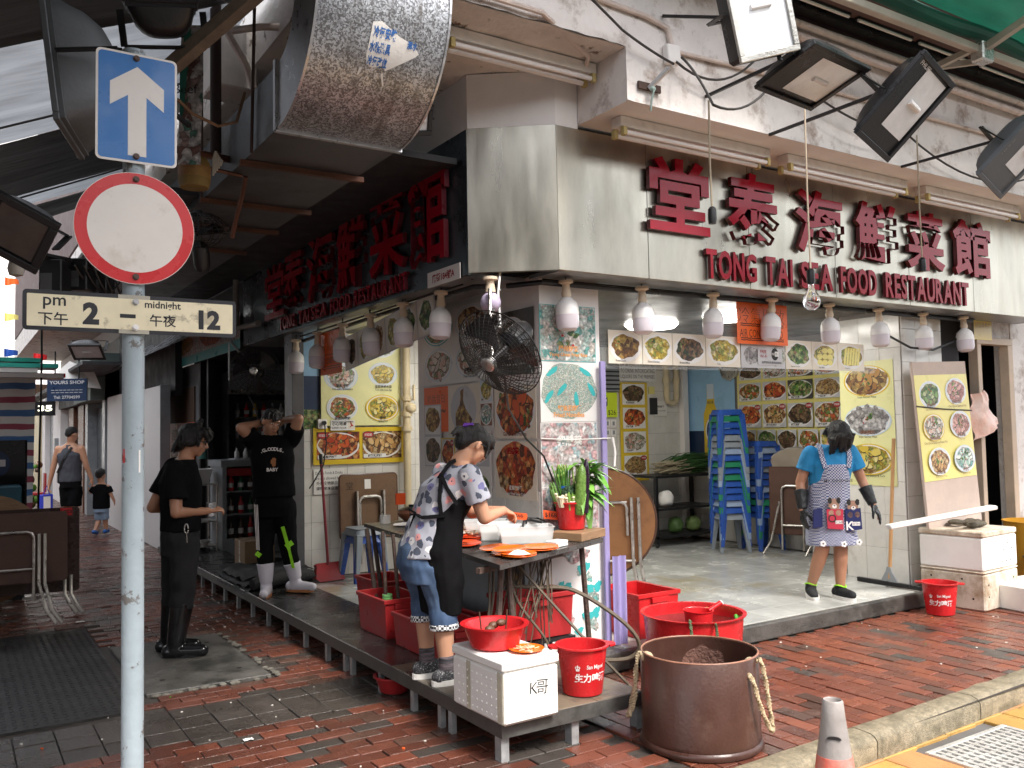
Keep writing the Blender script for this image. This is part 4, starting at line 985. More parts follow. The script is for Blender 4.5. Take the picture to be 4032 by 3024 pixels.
o=b.build('round_plate',[m_swhite,m_sred,m_swhite],parent=sp);o['label']='white disc with a red ring'
M=YM(.5535,3.340,2.053)
b=MB();b.prism(rrect(.708,.138,.014),-.003,0,0,M);b.prism(rrect(.682,.110,.003),.0003,.0010,1,M)
b.prism([(-.055,-.069),(.045,-.069),(.048,.069),(-.058,.069)],.0002,.00025,2,M)
for s,x,y,h,off in(('pm',-.258,.0035,.042,.012),('下午',-.262,-.050,.045,.012),('2',-.145,-.043,.078,.05),('midnight',-.0+.092,.018,.034,.02),('午夜',.092,-.040,.044,.012),('12',.256,-.043,.072,.05)):
 b.text(s,x,y,h,.0016,3,off=off,M=M)
b.rect(-.052,-.014,.0,.0,.0016,3,M)
o=b.build('time_plate',[m_sblack,m_scream,mat('glue_stain',(.40,.37,.30),r=.5,var=.3),m_sblack],parent=sp);o['label']='cream plate reading pm 2 - midnight 12'
m_bolt=mat('rusty_bolt',(.09,.06,.05),r=.5,metal=.5,var=.4);
for zz,m in((2.985,m_bolt),(2.625,m_bolt),(2.542,m_bolt),(2.188,m_bolt),(2.098,m_steel_old),(2.006,m_lampw)):
 b=MB();b.cyl((.553,3.338,zz),(.553,3.335,zz),.0115,n=16);b.cyl((.553,3.335,zz),(.553,3.329,zz),.0085,n=6,sm=False);b.build('bolt',m,parent=sp)
b=MB();
for zz in(2.95,2.66,2.5,2.22,2.08,2.02):
 b.box(.505,3.3425,zz-.012,.605,3.352,zz+.012)
o=b.build('clamp',m_galv,parent=sp);o['kind']='stuff'
b=MB();Mc=Matrix.Translation((.557,3.39,0))
def patch(a0,a1,z0,z1,mi,rr=.0381):b.grid(lambda u,v:(.556+rr*math.cos(a0+(a1-a0)*u),3.39+rr*math.sin(a0+(a1-a0)*u),z0+(z1-z0)*v),8,1,mi)
patch(R(-172),R(-140),1.50,1.60,0);patch(R(-168),R(-146),1.525,1.575,1,.0384);patch(R(-72),R(-62),1.49,1.57,0)
o=b.build('torn_sticker',[m_paper,m_sred],parent=sp)

# ------------------------------------------------------------------ platform along the shop front
m_deck=mat('wet_deck',(.026,.026,.025),r=.25,var=.35,sc=4,bump=.15,bsc=60,rvar=.18,col2=(.06,.057,.05),thr=.6,sc2=3,world=True)
m_deck2=mat('worn_deck',(.15,.12,.085),r=.4,var=.3,sc=5,bump=.2,rvar=.2,col2=(.05,.045,.04),thr=.56,sc2=3,world=True)
m_leg=mat('leg_zinc',(.36,.37,.37),r=.5,metal=.4,var=.25,sc=20)
pf=thing('platform','low dark metal platform on short legs running along the shop front','platform',(2.6,7,0))
for(y0,y1)in((3.68,4.95),(4.954,6.6),(6.604,8.3),(8.304,10.2),(10.204,12.0)):
 b=MB();b.box(2.27,y0,.178,2.855,y1,.2);b.build('deck_panel',m_deck2 if y0<3.7 else m_deck,parent=pf,bv=.003)
b=MB();b.box(2.858,3.68,.178,3.16,4.595,.2);b.build('deck_panel',m_deck2,parent=pf,bv=.003)
m_rail=mat('deck_rail',(.10,.097,.09),r=.5,metal=.4,var=.35,sc=12,bump=.1)
b=MB();b.box(2.262,3.68,.125,2.269,12,.198);b.build('edge_rail',m_rail,parent=pf)
b=MB();b.box(2.262,3.672,.125,3.165,3.679,.198);b.build('edge_rail',m_rail,parent=pf)
b=MB();b.box(3.161,3.68,.125,3.166,4.595,.198);b.build('edge_rail',m_rail,parent=pf)
sh=None
for i,(x,y)in enumerate([(2.275,3.70),(2.70,3.70),(3.135,3.70),(3.135,4.5)]+[(2.275,4.2+.46*k)for k in range(17)]+[(2.275,4.32),(2.275,5.70)]):
 w=.045 if i<4 else.03
 b=MB();b.box(x,y,-.01,x+w,y+w*.25,.176);b.box(x,y+w*.26,-.01,x+w*.22,y+w*1.3,.176);b.build('leg',m_leg,parent=pf)

# ------------------------------------------------------------------ containers, buckets, tubs
def bucket(loc,rt,rb,h,m,label,cat='bucket',group=None,lugs=True,lugdir=0,wall=.006,name='bucket',rim=.012,n=40):
 t=thing(name,label,cat,loc,group);x,y,z=loc
 b=MB();b.lathe([(rb-.01,0),(rb,.006),(rt,h-.004),(rt+rim,h-.004),(rt+rim,h+.004),(rt-wall,h+.004),(rb-wall,.012),(0,.012)],n,0,loc);b.build('body',m,parent=t,sharp=40)
 if lugs:
  for s in(0,math.pi):
   a=lugdir+s;b=MB();M=Matrix.Translation((x,y,z+h-.002))@Matrix.Rotation(a,4,'Z')
   b.prism([(rt+rim-.004,-.05),(rt+rim+.032,-.03),(rt+rim+.04,0),(rt+rim+.032,.03),(rt+rim-.004,.05)],-.006,.004,0,M);b.build('lug',m,parent=t,bv=.002)
 return t
def wrap_text(t,s,rfun,a0,zb,h,w,m,ctr,off=.02,name='lettering'):
 """lettering laid on a cone: a0 is the facing angle of its middle"""
 vs,fs,x0,x1,y0,y1=text_geo(s,off,0,3);k=h/(y1-y0);kx=w/(x1-x0)
 b=MB();out=[]
 for v in vs:
  zz=zb+(v.y-y0)*k;r=rfun(zz)+.0012;a=a0+((v.x-(x0+x1)/2)*kx)/r
  out.append((ctr[0]+r*math.cos(a),ctr[1]+r*math.sin(a),ctr[2]+zz))
 b.add(out,fs);o=b.build(name,m,parent=t);return o
m_print=mat('white_print',(.8,.76,.74),r=.5,var=.03,bump=0)
def beer_bucket(loc,s,label,face,lug):
 t=bucket(loc,.125*s,.098*s,.235*s,m_red_pl,label,group='red beer buckets',lugdir=lug)
 rf=lambda z:(.098+(.027)*(z/(.235*s)))*s if s else 0
 wrap_text(t,'生力啤酒',rf,face,.075*s,.045*s,.17*s,m_print,loc,.03);wrap_text(t,'San Miguel',rf,face+.18,.135*s,.026*s,.095*s,m_print,loc,.012)
 wrap_text(t,'♔',rf,face-.62,.132*s,.03*s,.026*s,m_print,loc,.02,'crest')
 return t
beer_bucket((2.885,3.845,.2),1.08,'red bucket with white beer lettering on the platform corner, beside the white foam box',math.atan2(-3.845,-2.885)+.42,-.42)
beer_bucket((7.05,4.36,0),1.12,'red bucket with white beer lettering on the wet bricks before the stacked foam boxes',math.atan2(-4.36,-7.05)+.05,-.95)
t=bucket((3.45,4.68,.958),.105,.085,.175,m_red_pl,'red bucket full of vegetables on the table corner',lugs=False)
VB=(3.45,4.68,.958)
b=MB();b.tube([(VB[0]+.105*math.cos(a),VB[1]+.105*math.sin(a),VB[2]+.16-.06*math.sin((a+1.2)*1.0))for a in[-1.2+.2*i for i in range(16)]],.007,6);b.build('handle',m_paper,parent=t)
# basin, ginger plate, foam box
m_foam=mat('foam_white',(.80,.79,.75),r=.6,var=.04,sc=6,bump=.12,bsc=160,col2=(.62,.55,.40),thr=.72,sc2=6)
m_foam_dirty=mat('foam_dirty',(.62,.55,.45),r=.65,var=.15,sc=6,bump=.2,bsc=120,col2=(.33,.24,.15),thr=.55,sc2=5,soft=.1)
def foam_box(M,w,d,h,lid,label,m,mlid,name='foam_box',holes=()):
 t=thing(name,label,'foam box',M.translation);
 b=MB();b.box(-w/2,-d/2,0,w/2,d/2,h-lid-.002,0,M,.014);b.build('body',m,parent=t)
 b=MB();b.box(-w/2-.004,-d/2-.004,h-lid,w/2+.004,d/2+.004,h,0,M,.010);b.build('lid',mlid,parent=t)
 if holes:
  b=MB()
  for(face,a,z)in holes:
   if face=='y':p=Vector((a,-d/2+.002,z));q=Vector((a,-d/2-.001,z))
   else:p=Vector((-w/2+.002,a,z));q=Vector((-w/2-.001,a,z))
   b.cyl(M@p,M@q,.009,n=10)
  o=b.build('drain_hole',m_ink,parent=t)
  if len(holes)>1:o['kind']='stuff'
 return t
Mb=Matrix.Translation((2.40,3.86,.2))@Matrix.Rotation(R(1),4,'Z')
t=foam_box(Mb,.33,.49,.305,.05,'white foam box with a handwritten mark on the platform corner, red basin on it',m_foam,m_foam)
b=MB();Mf=Mb@frameM((1,0,0),(0,0,1),(0,-.245,0));b.text('K',-.005,.13,.055,.0015,0,off=-.006,M=Mf@Matrix.Rotation(-.1,4,'Z'));b.text('哥',.048,.125,.07,.0015,0,off=-.002,M=Mf@Matrix.Rotation(-.08,4,'Z'));b.build('marker_writing',m_ink,parent=t)
b=MB()
for i in range(5):
 for j in range(9):
  p=Mb@Vector((-.165,-.18+j*.045,.035+i*.042));b.sph(p,(.004,.006,.006),6,4)
o=b.build('foam_dimples',m_foam,parent=t);o['kind']='stuff'
b=MB();b.box(-.1668,-.247,.01,-.1662,-.19,.25,0,Mb);b.box(-.1668,.06,.01,-.1662,.10,.25,0,Mb);b.build('packing_tape',mat('clear_tape',(.7,.66,.52),r=.15,alpha=.5),parent=t)
def basin(loc,rt,rb,h,m,label,name='basin',water=None):
 t=thing(name,label,'basin',loc);b=MB()
 b.lathe([(rb-.02,0),(rb,.01),(rt,h-.006),(rt+.018,h-.004),(rt+.02,h+.004),(rt-.006,h+.002),(rb-.008,.016),(0,.014)],48,0,loc);b.build('body',m,parent=t,sharp=45)
 return t
bs=basin((2.37,3.90,.507),.158,.125,.118,m_red_pl,'round red plastic basin with a crab shell and skewers on the foam box')
b=MB()
for k in range(3):b.sph((2.34+.035*k,3.90+.02*(k%2),.60+.012*k),(.03,.022,.02),10,6)
tag(b.build('crab_shell',mat('brown_shell',(.12,.055,.03),r=.4,var=.4,bump=.4)),'brown crab shell pieces lying in the red basin','crab shell')
for k,(dx,dy,tx)in enumerate(((-.05,.02,-.06),(.06,-.02,.05))):
 b=MB();b.cyl((2.36+dx,3.90+dy,.53),(2.36+dx+tx*.3,3.90+dy,.69),.004,n=6);tag(b.build('skewer',m_darkwood),'%s dark metal skewer standing in the red basin'%('left' if k==0 else 'right'),'skewer')
m_oplate=mat('orange_melamine',(.85,.16,.015),r=.18,var=.05,bump=0,rvar=.05);m_rplate=mat('red_orange_melamine',(.75,.075,.02),r=.18,var=.06,bump=0,rvar=.05)
def plate(x,y,z,r,m,label,sx=1,sy=1,rot=0,group='orange plates on the stall'):
 b=MB();M=Matrix.Translation((x,y,z))@Matrix.Rotation(rot,4,'Z')
 b.lathe([(r*.55,0),(r*.62,.003),(r*.97,.0125),(r,.0145),(r*.985,.0165),(r*.62,.0065),(0,.006)],40,0,(0,0,0),M,sx,sy)
 return tag(b.build('plate',m,org=(x,y,z)),label,'plate',group)
plate(2.455,3.735,.506,.090,m_oplate,'orange plate with ginger slivers on the foam box front',group=None)
b=MB()
for k in range(40):
 a=rg.uniform(0,6.28);q=rg.uniform(0,.05);c_=(2.455+q*math.cos(a),3.735+q*.8*math.sin(a),.514+rg.uniform(0,.012));th_=rg.uniform(0,3.14);b.bar(c_,(c_[0]+.03*math.cos(th_),c_[1]+.03*math.sin(th_),c_[2]+rg.uniform(-.003,.004)),.004,.003)
o=tag(b.build('ginger_slivers',mat('pale_ginger',(.72,.56,.36),r=.45)),'heap of pale ginger slivers on the orange plate','ginger',kind='stuff')
# big tubs
tb=basin((4.10,4.25,0),.322,.29,.405,m_red_pl,'large round red tub of water beside the shop step',name='round_tub')
b=MB();b.disc((4.10,4.25,.335),.312,n=48);b.build('water',mat('tub_water',(.10,.014,.014),r=.03,var=.25,sc=4,bump=.03,bsc=14,rvar=.02,coat=.5),parent=tb)
m_rope=mat('sisal_rope',(.45,.36,.23),r=.9,var=.3,sc=60,bump=.5,bsc=200);m_grope=mat('green_rope',(.09,.12,.06),r=.9,var=.4,sc=60,bump=.4)
def twist(b,pts,r,turns,mi=0):
 """two-strand twisted rope along a smooth path"""
 P_=[Vector(p)for p in pts];dense=[]
 for i in range(len(P_)-1):
  p0=P_[max(i-1,0)];p1=P_[i];p2=P_[i+1];p3=P_[min(i+2,len(P_)-1)]
  for k in range(8):
   t=k/8;dense.append(.5*((2*p1)+(p2-p0)*t+(2*p0-5*p1+4*p2-p3)*t*t+(3*p1-p0-3*p2+p3)*t**3))
 dense.append(P_[-1]);N=len(dense)
 for s in(0,math.pi):
  out=[]
  for i,p in enumerate(dense):
   d=(dense[min(i+1,N-1)]-dense[max(i-1,0)]).normalized();x=d.orthogonal().normalized();y=d.cross(x);a=s+turns*2*math.pi*i/N
   out.append(p+(x*math.cos(a)+y*math.sin(a))*r*.55)
  b.tube(out,r*.62,6,mi)
b=MB();twist(b,[(3.86,4.03,.42),(3.84,4.0,.36),(3.84,3.99,.27),(3.86,4.0,.2)],.011,9);b.build('rope_handle',m_grope,parent=tb)
b=MB();twist(b,[(3.98,3.93,.40),(3.96,3.90,.33),(3.95,3.90,.24)],.011,8);b.build('rope_handle',m_grope,parent=tb)
b=MB()
for c in((4.32,4.33,.37),(4.36,4.12,.36)):
 for k in range(6):b.sph((c[0]+rg.uniform(-.02,.02),c[1]+rg.uniform(-.02,.02),c[2]+rg.uniform(-.01,.015)),.014,8,6)
o=b.build('green_knot',mat('bright_green_cord',(.10,.42,.05),r=.7,bump=.3),parent=tb);o['kind']='stuff'
lt_=thing('ladle','red plastic water ladle floating in the big tub','ladle',(4.12,4.22,.335))
b=MB();b.lathe([(.085,0),(.094,.085),(.10,.088),(.10,.094),(.089,.09),(.080,.012),(0,.012)],32,0,(4.12,4.22,.33));b.build('bowl',m_red_pl,parent=lt_)
b=MB();b.cyl((4.20,4.205,.41),(4.285,4.18,.455),.017,n=12);b.cyl((4.285,4.18,.455),(4.29,4.179,.458),.0185,n=12,mi=1);b.build('handle',[m_red_pl,m_white],parent=lt_)
br_=thing('barrel','large rusty brown plastic barrel with rope handles on the bricks','barrel',(3.27,3.355,0))
m_barrel=mat('brown_drum',(.058,.025,.018),r=.36,var=.18,sc=5,bump=.08,rvar=.12,col2=(.085,.045,.033),thr=.60,sc2=4)
b=MB();X,Y_,rr=3.27,3.355,.30
b.lathe([(rr-.02,0),(rr+.008,.006),(rr+.012,.02),(rr+.006,.034),(rr,.04),(rr+.002,.05),(rr,.06),(rr,.462),(rr-.004,.467),(rr-.012,.462),(rr-.014,.03),(0,.03)],64,0,(X,Y_,0));b.build('body',m_barrel,parent=br_,sharp=50)
b=MB();b.tube([(X+(rr-.005)*math.cos(2*math.pi*i/48),Y_+(rr-.005)*math.sin(2*math.pi*i/48),.467)for i in range(48)],.005,6,close=True);b.build('rim',mat('worn_rim',(.28,.13,.08),r=.5,var=.3),parent=br_)
b=MB();b.sph((3.40,3.50,.24),(.11,.03,.17),20,14,M=Matrix.Translation((0.06,.09,0)));
b=MB();b.grid(lambda u,v:(lambda a_,h_:(X+(rr-.0165)*math.cos(.7+a_),Y_+(rr-.0165)*math.sin(.7+a_),.30+h_))(v*.42*math.cos(u*6.2832)*(1+.22*noise.noise(Vector((math.cos(u*6.2832)*2,math.sin(u*6.2832)*2,3)))),v*.125*math.sin(u*6.2832)*(1+.3*noise.noise(Vector((math.cos(u*6.2832)*2,math.sin(u*6.2832)*2,7))))),36,6);b.build('dried_mud',mat('dried_mud',(.13,.062,.045),r=.8,var=.3,bump=.8,bsc=40),parent=br_)
def rim_pt(px_a,z,r=rr):return(X+r*math.cos(px_a),Y_+r*math.sin(px_a),z)
va=math.atan2(-Y_,-X) # angle pointing at the camera
aL,aR=va-1.35,va+1.22
b=MB();twist(b,[rim_pt(aL+.1,.42,rr-.03),rim_pt(aL+.08,.46,rr+.012),rim_pt(aL,.36,rr+.03),rim_pt(aL-.05,.22,rr+.035),rim_pt(aL-.1,.14,rr+.06),rim_pt(aL-.22,.12,rr+.07),rim_pt(aL-.28,.20,rr+.05),rim_pt(aL-.25,.33,rr+.02)],.013,24);b.sph(rim_pt(aL+.12,.445,rr-.02),(.03,.03,.028),10,8);b.sph(rim_pt(aL-.0,.43,rr-.04),(.025,.025,.03),10,8);b.build('rope_handle',m_rope,parent=br_)
b=MB();twist(b,[rim_pt(aR,.42,rr-.03),rim_pt(aR-.02,.455,rr+.015),rim_pt(aR+.04,.36,rr+.035),rim_pt(aR+.06,.22,rr+.05),rim_pt(aR+.1,.12,rr+.06),rim_pt(aR-.05,.13,rr+.06),rim_pt(aR-.22,.25,rr+.04),rim_pt(aR-.3,.37,rr+.02),rim_pt(aR-.32,.40,rr-.01)],.013,26);b.sph(rim_pt(aR,.43,rr-.035),(.03,.03,.03),10,8);b.build('rope_handle',m_rope,parent=br_)
def crate(x0,y0,z0,x1,y1,z1,label,m=None,grp='red crates under and around the stall',name='crate',rot=0):
 m=m or m_red_old;t=thing(name,label,'crate',((x0+x1)/2,(y0+y1)/2,z0),grp);tp=.025;w=.006
 def ring(e,z):return[(x0+tp-e,y0+tp-e,z),(x1-tp+e,y0+tp-e,z),(x1-tp+e,y1-tp+e,z),(x0+tp-e,y1-tp+e,z)]
 L=[ring(0,z0),ring(tp-.012,z1-.03),ring(tp,z1-.03),ring(tp,z1),ring(tp-.02,z1),ring(-w,z0+.01)]
 vs=[p for r_ in L for p in r_];fs=[(3,2,1,0)]+[(4*k+i,4*k+(i+1)%4,4*k+4+(i+1)%4,4*k+4+i)for k in range(5)for i in range(4)]+[(20,21,22,23)]
 b=MB();b.add(vs,fs);b.build('body',m,parent=t,bv=.004)
 b=MB();xm=(x0+x1)/2;b.box(xm-.08,y0-.012,z1-.07,xm+.08,y0+.012,z1-.031);b.build('grip',m,parent=t,bv=.004)
 return t
crate(2.84,4.50,.325,3.34,4.77,.60,'scuffed red crate on a low black frame under the table end')
b=MB()
for(x,y)in((2.87,4.52),(3.30,4.52),(2.87,4.74),(3.30,4.74)):b.box(x-.012,y-.012,.2,x+.012,y+.012,.30)
b.box(2.84,4.50,.301,3.33,4.76,.32);tag(b.build('low_frame',m_black_steel),'low black steel frame carrying the scuffed red crate','frame')
crate(2.50,5.55,.2,2.82,6.05,.47,'red crate on the platform behind the cook, nearest the lane')
crate(2.50,4.75,.2,2.86,5.45,.42,'low red crate on the platform beneath the long table')
crate(2.90,5.0,.2,3.27,5.9,.43,'dark red crate pushed under the table against the wall')
crate(2.86,6.45,.2,3.2,6.95,.43,'small red crate on the floor beside the far table leg')
crate(4.06,4.74,.13,4.46,5.22,.445,'red rectangular tub on the shop floor behind the round tub',m_red_pl,grp=None,name='rectangular_tub')
t=bucket((2.36,5.1,0),.12,.09,.10,m_red_old,'red bowl on the bricks under the platform edge','bowl',lugs=False,name='bowl')
# ------------------------------------------------------------------ work table and what stands on it
m_ttop=mat('dark_table_metal',(.10,.095,.09),r=.32,metal=.5,var=.35,sc=6,bump=.08,col2=(.2,.17,.13),thr=.66)
m_rustleg=mat('rusty_leg',(.075,.05,.04),r=.7,var=.5,sc=30,bump=.3)
wt=thing('work_table','long dark metal work table on rusty legs along the tiled side wall','table',(2.9,5.2,.2))
b=MB();b.prism([(2.47,4.0),(3.60,4.54),(3.60,4.80),(3.31,4.81),(3.31,5.5),(2.64,5.5),(2.56,4.63)],.872,.9);b.build('table_top',m_ttop,parent=wt,bv=.003)
b=MB();b.prism([(2.645,5.504),(3.31,5.504),(3.31,6.5),(2.76,6.5)],.872,.9);b.build('table_top',m_ttop,parent=wt,bv=.003)
for(p,q)in(((2.68,4.32,.868),(2.60,4.28,.2)),((2.74,4.35,.868),(2.76,4.31,.2)),((3.45,4.58,.868),(3.52,4.60,.13)),((2.72,6.35,.868),(2.62,5.89,.2)),((2.80,6.42,.868),(2.84,6.3,.2)),((3.25,6.4,.868),(3.27,6.42,.13))):
 b=MB();b.cyl(p,q,.018,n=8);b.build('leg',m_rustleg,parent=wt)
b=MB();b.bar((3.0,4.75,.2),(3.0,4.75,.868),.035,.035);b.build('leg',m_black_steel,parent=wt)
b=MB();b.bar((2.45,4.20,.845),(3.2,4.45,.845),.03,.03);b.build('rail',m_rustleg,parent=wt)
b=MB();b.box(3.18,4.84,.135,3.30,6.3,.86);tag(b.build('back_board',m_grey_paint),'grey board standing against the wall under the work table','board')
b=MB();b.box(-.17,-.12,.0,.17,.12,.054,0,Matrix.Translation((3.46,4.63,.902))@Matrix.Rotation(.44,4,'Z'));tag(b.build('chopping_board',m_wood,bv=.003),'brown wooden board under the vegetable bucket at the table corner','chopping board')
Z0=.9015
stk=[(2.775,4.77,1,m_rplate,'single'),(2.745,4.49,1,m_oplate,'x'),(2.69,4.235,3,m_oplate,'x'),(2.665,4.115+.03,0,m_oplate,'x')]
lab={}
plate(2.72,4.80,Z0,.12,m_rplate,'long red orange plate with a price slip, nearest the cook',1.25,.8,.9)
b=MB();b.box(-.05,-.022,0,.05,.022,.002,0,Matrix.Translation((2.71,4.79,Z0+.018))@Matrix.Rotation(.6,4,'Z'));b.text('$42',0,-.012,.024,.003,1,M=Matrix.Translation((2.71,4.79,Z0+.018))@Matrix.Rotation(-.55,4,'Z'))
m_orpaper=mat('orange_paper',(.90,.10,.015),r=.6,var=.05,bump=0)
tag(b.build('price_slip',[m_orpaper,m_ink]),'orange price slip lying on the red orange plate','price tag')
plate(2.76,4.52,Z0,.118,m_oplate,'long orange plate second from the cook, white plate under it',1.3,.75,.75)
for k in range(3):plate(2.72,4.30,Z0+k*.010,.115,m_oplate,'orange oval plate, %s of the stack of three near the table edge'%('bottom','middle','topmost')[k],1.25,.78,.6)
for k in range(2):plate(2.70,4.165,Z0+k*.010,.10,m_oplate,'orange round plate, %s of the pair with the white lump'%('lower','upper')[k])
for k in range(2):plate(2.945,4.32,Z0+k*.010,.118,m_oplate,'orange plate, %s of the pair beside the small white box'%('lower','upper')[k],1.05,.95,.4)
b=MB();M=Matrix.Translation((2.70,4.165,Z0+.018));b.grid(lambda u,v:M@Vector(((u-.5)*.11,(v-.5)*.08,.022*max(0,1-(2*u-1)**2)*max(0,1-(2*v-1)**4)*(1+.3*noise.noise(Vector((u*5,v*5,1)))))),12,12)
tag(b.build('bean_curd',mat('bean_curd',(.82,.80,.76),r=.4,sss=.1)),'soft white lump of bean curd on the front orange plate','bean curd')
b=MB();M=Matrix.Translation((3.13,4.40,Z0))@Matrix.Rotation(.35,4,'Z');b.box(-.062,-.042,0,.062,.042,.017,0,M,.004);b.box(-.062,-.042,.0175,.062,.042,.036,0,M,.004);tag(b.build('small_foam_box',m_foam),'small white foam lunch box closed on the table front','foam box')
# plates of shellfish behind the boxes
m_shell=food('shellfish',[(.6,.5,.4),(.75,.68,.55),(.35,.25,.18),(.7,.3,.15),(.2,.14,.1)],60)
for k,(x,y,zz)in enumerate(((2.95,5.20,0),(2.96,5.2,.012),(2.94,5.22,.024),(2.88,5.03,0),(2.885,5.03,.012))):
 plate(x,y,Z0+zz,.11,m_rplate,'red orange plate of seafood, %s by the cook\'s hands'%('bottom of the back stack','middle of the back stack','top of the back stack','lower of the front pair','upper of the front pair')[k])
b=MB();rg2=random.Random(5)
for c in((2.94,5.22,Z0+.04),(2.885,5.03,Z0+.03)):
 for k in range(14):b.sph((c[0]+rg2.uniform(-.06,.06),c[1]+rg2.uniform(-.06,.06),c[2]+rg2.uniform(0,.02)),(rg2.uniform(.015,.03),rg2.uniform(.012,.025),.012),8,6)
tag(b.build('shellfish',m_shell),'heaped shellfish on the red orange plates by the cook','shellfish',kind='stuff')
m_clear=mat('frosted_plastic',(.84,.85,.84),r=.25,var=.03,bump=0,alpha=.34,rvar=.05)
def tray(x,y,rot,w,d,h,label):
 M=Matrix.Translation((x,y,Z0))@Matrix.Rotation(rot,4,'Z');t=thing('plastic_box',label,'plastic container',(x,y,Z0),'clear boxes on the table')
 def ring(e,z):return[M@Vector(p)for p in((-w/2-e,-d/2-e,z),(w/2+e,-d/2-e,z),(w/2+e,d/2+e,z),(-w/2-e,d/2+e,z))]
 L=[ring(-.012,0),ring(0,h),ring(.008,h),ring(.008,h+.004),ring(-.004,h+.004),ring(-.016,.006)]
 b=MB();b.add([p for r_ in L for p in r_],[(3,2,1,0)]+[(4*k+i,4*k+(i+1)%4,4*k+4+(i+1)%4,4*k+4+i)for k in range(5)for i in range(4)]+[(20,21,22,23)]);b.build('tub',m_clear,parent=t,bv=.005,seg=2)
 b=MB();b.box(-w/2+.018,-d/2+.018,.008,w/2-.018,d/2-.018,h*.5,0,M);b.build('contents',mat('cloudy_brine',(.52,.52,.48),r=.1,var=.25,sc=12,bump=.05),parent=t)
 return t
tray(3.07,4.66,-.45,.34,.19,.105,'clear plastic box at the front of the row on the table')
tray(3.06,4.91,-.45,.32,.17,.105,'clear plastic box second in the row, blue slip inside')
tray(3.07,5.14,-.45,.30,.16,.105,'clear plastic box third in the row, by the cook\'s hands')
b=MB();b.tube([(3.08,4.70,1.0),(3.10,4.72,1.03),(3.15,4.72,1.035),(3.20,4.66,1.02)],.008,8);b.tube([(3.13,4.74,1.01),(3.16,4.76,1.045),(3.22,4.74,1.04),(3.25,4.68,1.02)],.006,6);tag(b.build('tongs',m_black),'black handled tongs resting in the front clear box','tongs')
for k,(x,y,s)in enumerate(((3.19,4.90,'$68-'),(3.35,4.76,'$168-'))):
 M=Matrix.Translation((x,y,1.02))@frameM((.83,-.55,-.12),(0,.1,1),(0,0,0));b=MB();b.box(-.05-.005*k,0,-.0007,.05+.005*k,.045+.012*k,0,0,M);b.text(s,0,.010,.028+.006*k,.0012,1,off=.01,wmax=.09,M=M)
 tag(b.build('price_tag',[m_orpaper,m_ink]),'%s orange price tag standing in a clear box'%('smaller upper' if k==0 else 'larger lower'),'price tag')
b=MB();X0=(3.15,6.45,Z0);b.lathe([(.06,0),(.10,.03),(.112,.06),(.105,.085),(.098,.08),(.06,.02),(0,.02)],32,0,X0);pt=thing('clay_pot','brown clay pot with a dark lid at the far end of the table','pot',X0);b.build('body',mat('terracotta',(.24,.09,.045),r=.5,var=.15),parent=pt)
b=MB();b.lathe([(.10,.086),(.06,.105),(.02,.11),(.022,.125),(0,.128)],28,0,X0);b.build('lid',m_black,parent=pt)
plate(2.93,6.1,Z0,.10,m_white,'white oval plate on the far table behind the cook',1.2,.8,.5,group=None)
b=MB();b.box(2.83,6.30,Z0,2.90,6.36,Z0+.07,0,None,.004);tag(b.build('spice_jar',m_clear),'small clear salt jar on the far table end','jar')
b=MB();b.box(3.02,6.55-.1,Z0+.13,3.10,6.47,Z0+.22);tag(b.build('price_card',m_orpaper),'crumpled orange price card above the clay pot','price tag')
# vegetables in the bucket: each bunch a thing
m_leaf=mat('leaf_green',(.10,.27,.035),r=.4,var=.35,sc=9,bump=.1,sss=.05);m_leaf2=mat('leaf_light',(.17,.38,.06),r=.4,var=.3,sc=9);m_stem=mat('stem_green',(.30,.42,.12),r=.4,var=.2)
x0,y0,z0=VB[0],VB[1],VB[2]+.16
def leaf(b,base,d,L,w,droop,mi=0):
 d=Vector(d).normalized();s=d.cross(Vector((0,0,1))).normalized();vs=[];n=6
 for i in range(n+1):
  t=i/n;p=Vector(base)+d*L*t-Vector((0,0,droop*t*t));ww=w*math.sin(math.pi*min(1,.12+t*.88))*(1 if i<n else 0)
  nn=Vector((0,0,.25*ww));vs+=[p-s*ww+nn,p,p+s*ww+nn]
 b.add(vs,[(3*i+k,3*i+k+1,3*i+4+k,3*i+3+k)for i in range(n)for k in(0,1)],mi,True)
rr2=random.Random(11)
wsb=thing('water_spinach','big bunch of broad green leaves at the back of the red bucket','leafy greens',(x0,y0,z0))
for k in range(64):
 sx_=rr2.uniform(-.15,1.0);b=MB();base=Vector((x0,y0,z0+rr2.uniform(.0,.20)))+cv(.02+.08*rr2.random(),0,rr2.uniform(-.03,.06));dirv=cv(rr2.uniform(-.35,1.0),rr2.uniform(-.35,.9),rr2.uniform(-.6,.2))
 leaf(b,base+cv(.03,.05,.05),dirv,rr2.uniform(.12,.22),rr2.uniform(.024,.042),rr2.uniform(.02,.16));b.build('leaf',m_leaf if rr2.random()<.6 else m_leaf2,parent=wsb)
b=MB()
for k in range(14):p=Vector((x0+.01+rr2.uniform(-.03,.05),y0+rr2.uniform(-.03,.03),z0-.08));b.tube([p,p+cv(.01,.18,0),p+cv(rr2.uniform(-.02,.10),.33,0)],.006,5)
o=b.build('stalks',m_stem,parent=wsb);o['kind']='stuff'
def veg(name,lab,cat,f):b=MB();ms=f(b);return tag(b.build(name,ms),lab,cat)
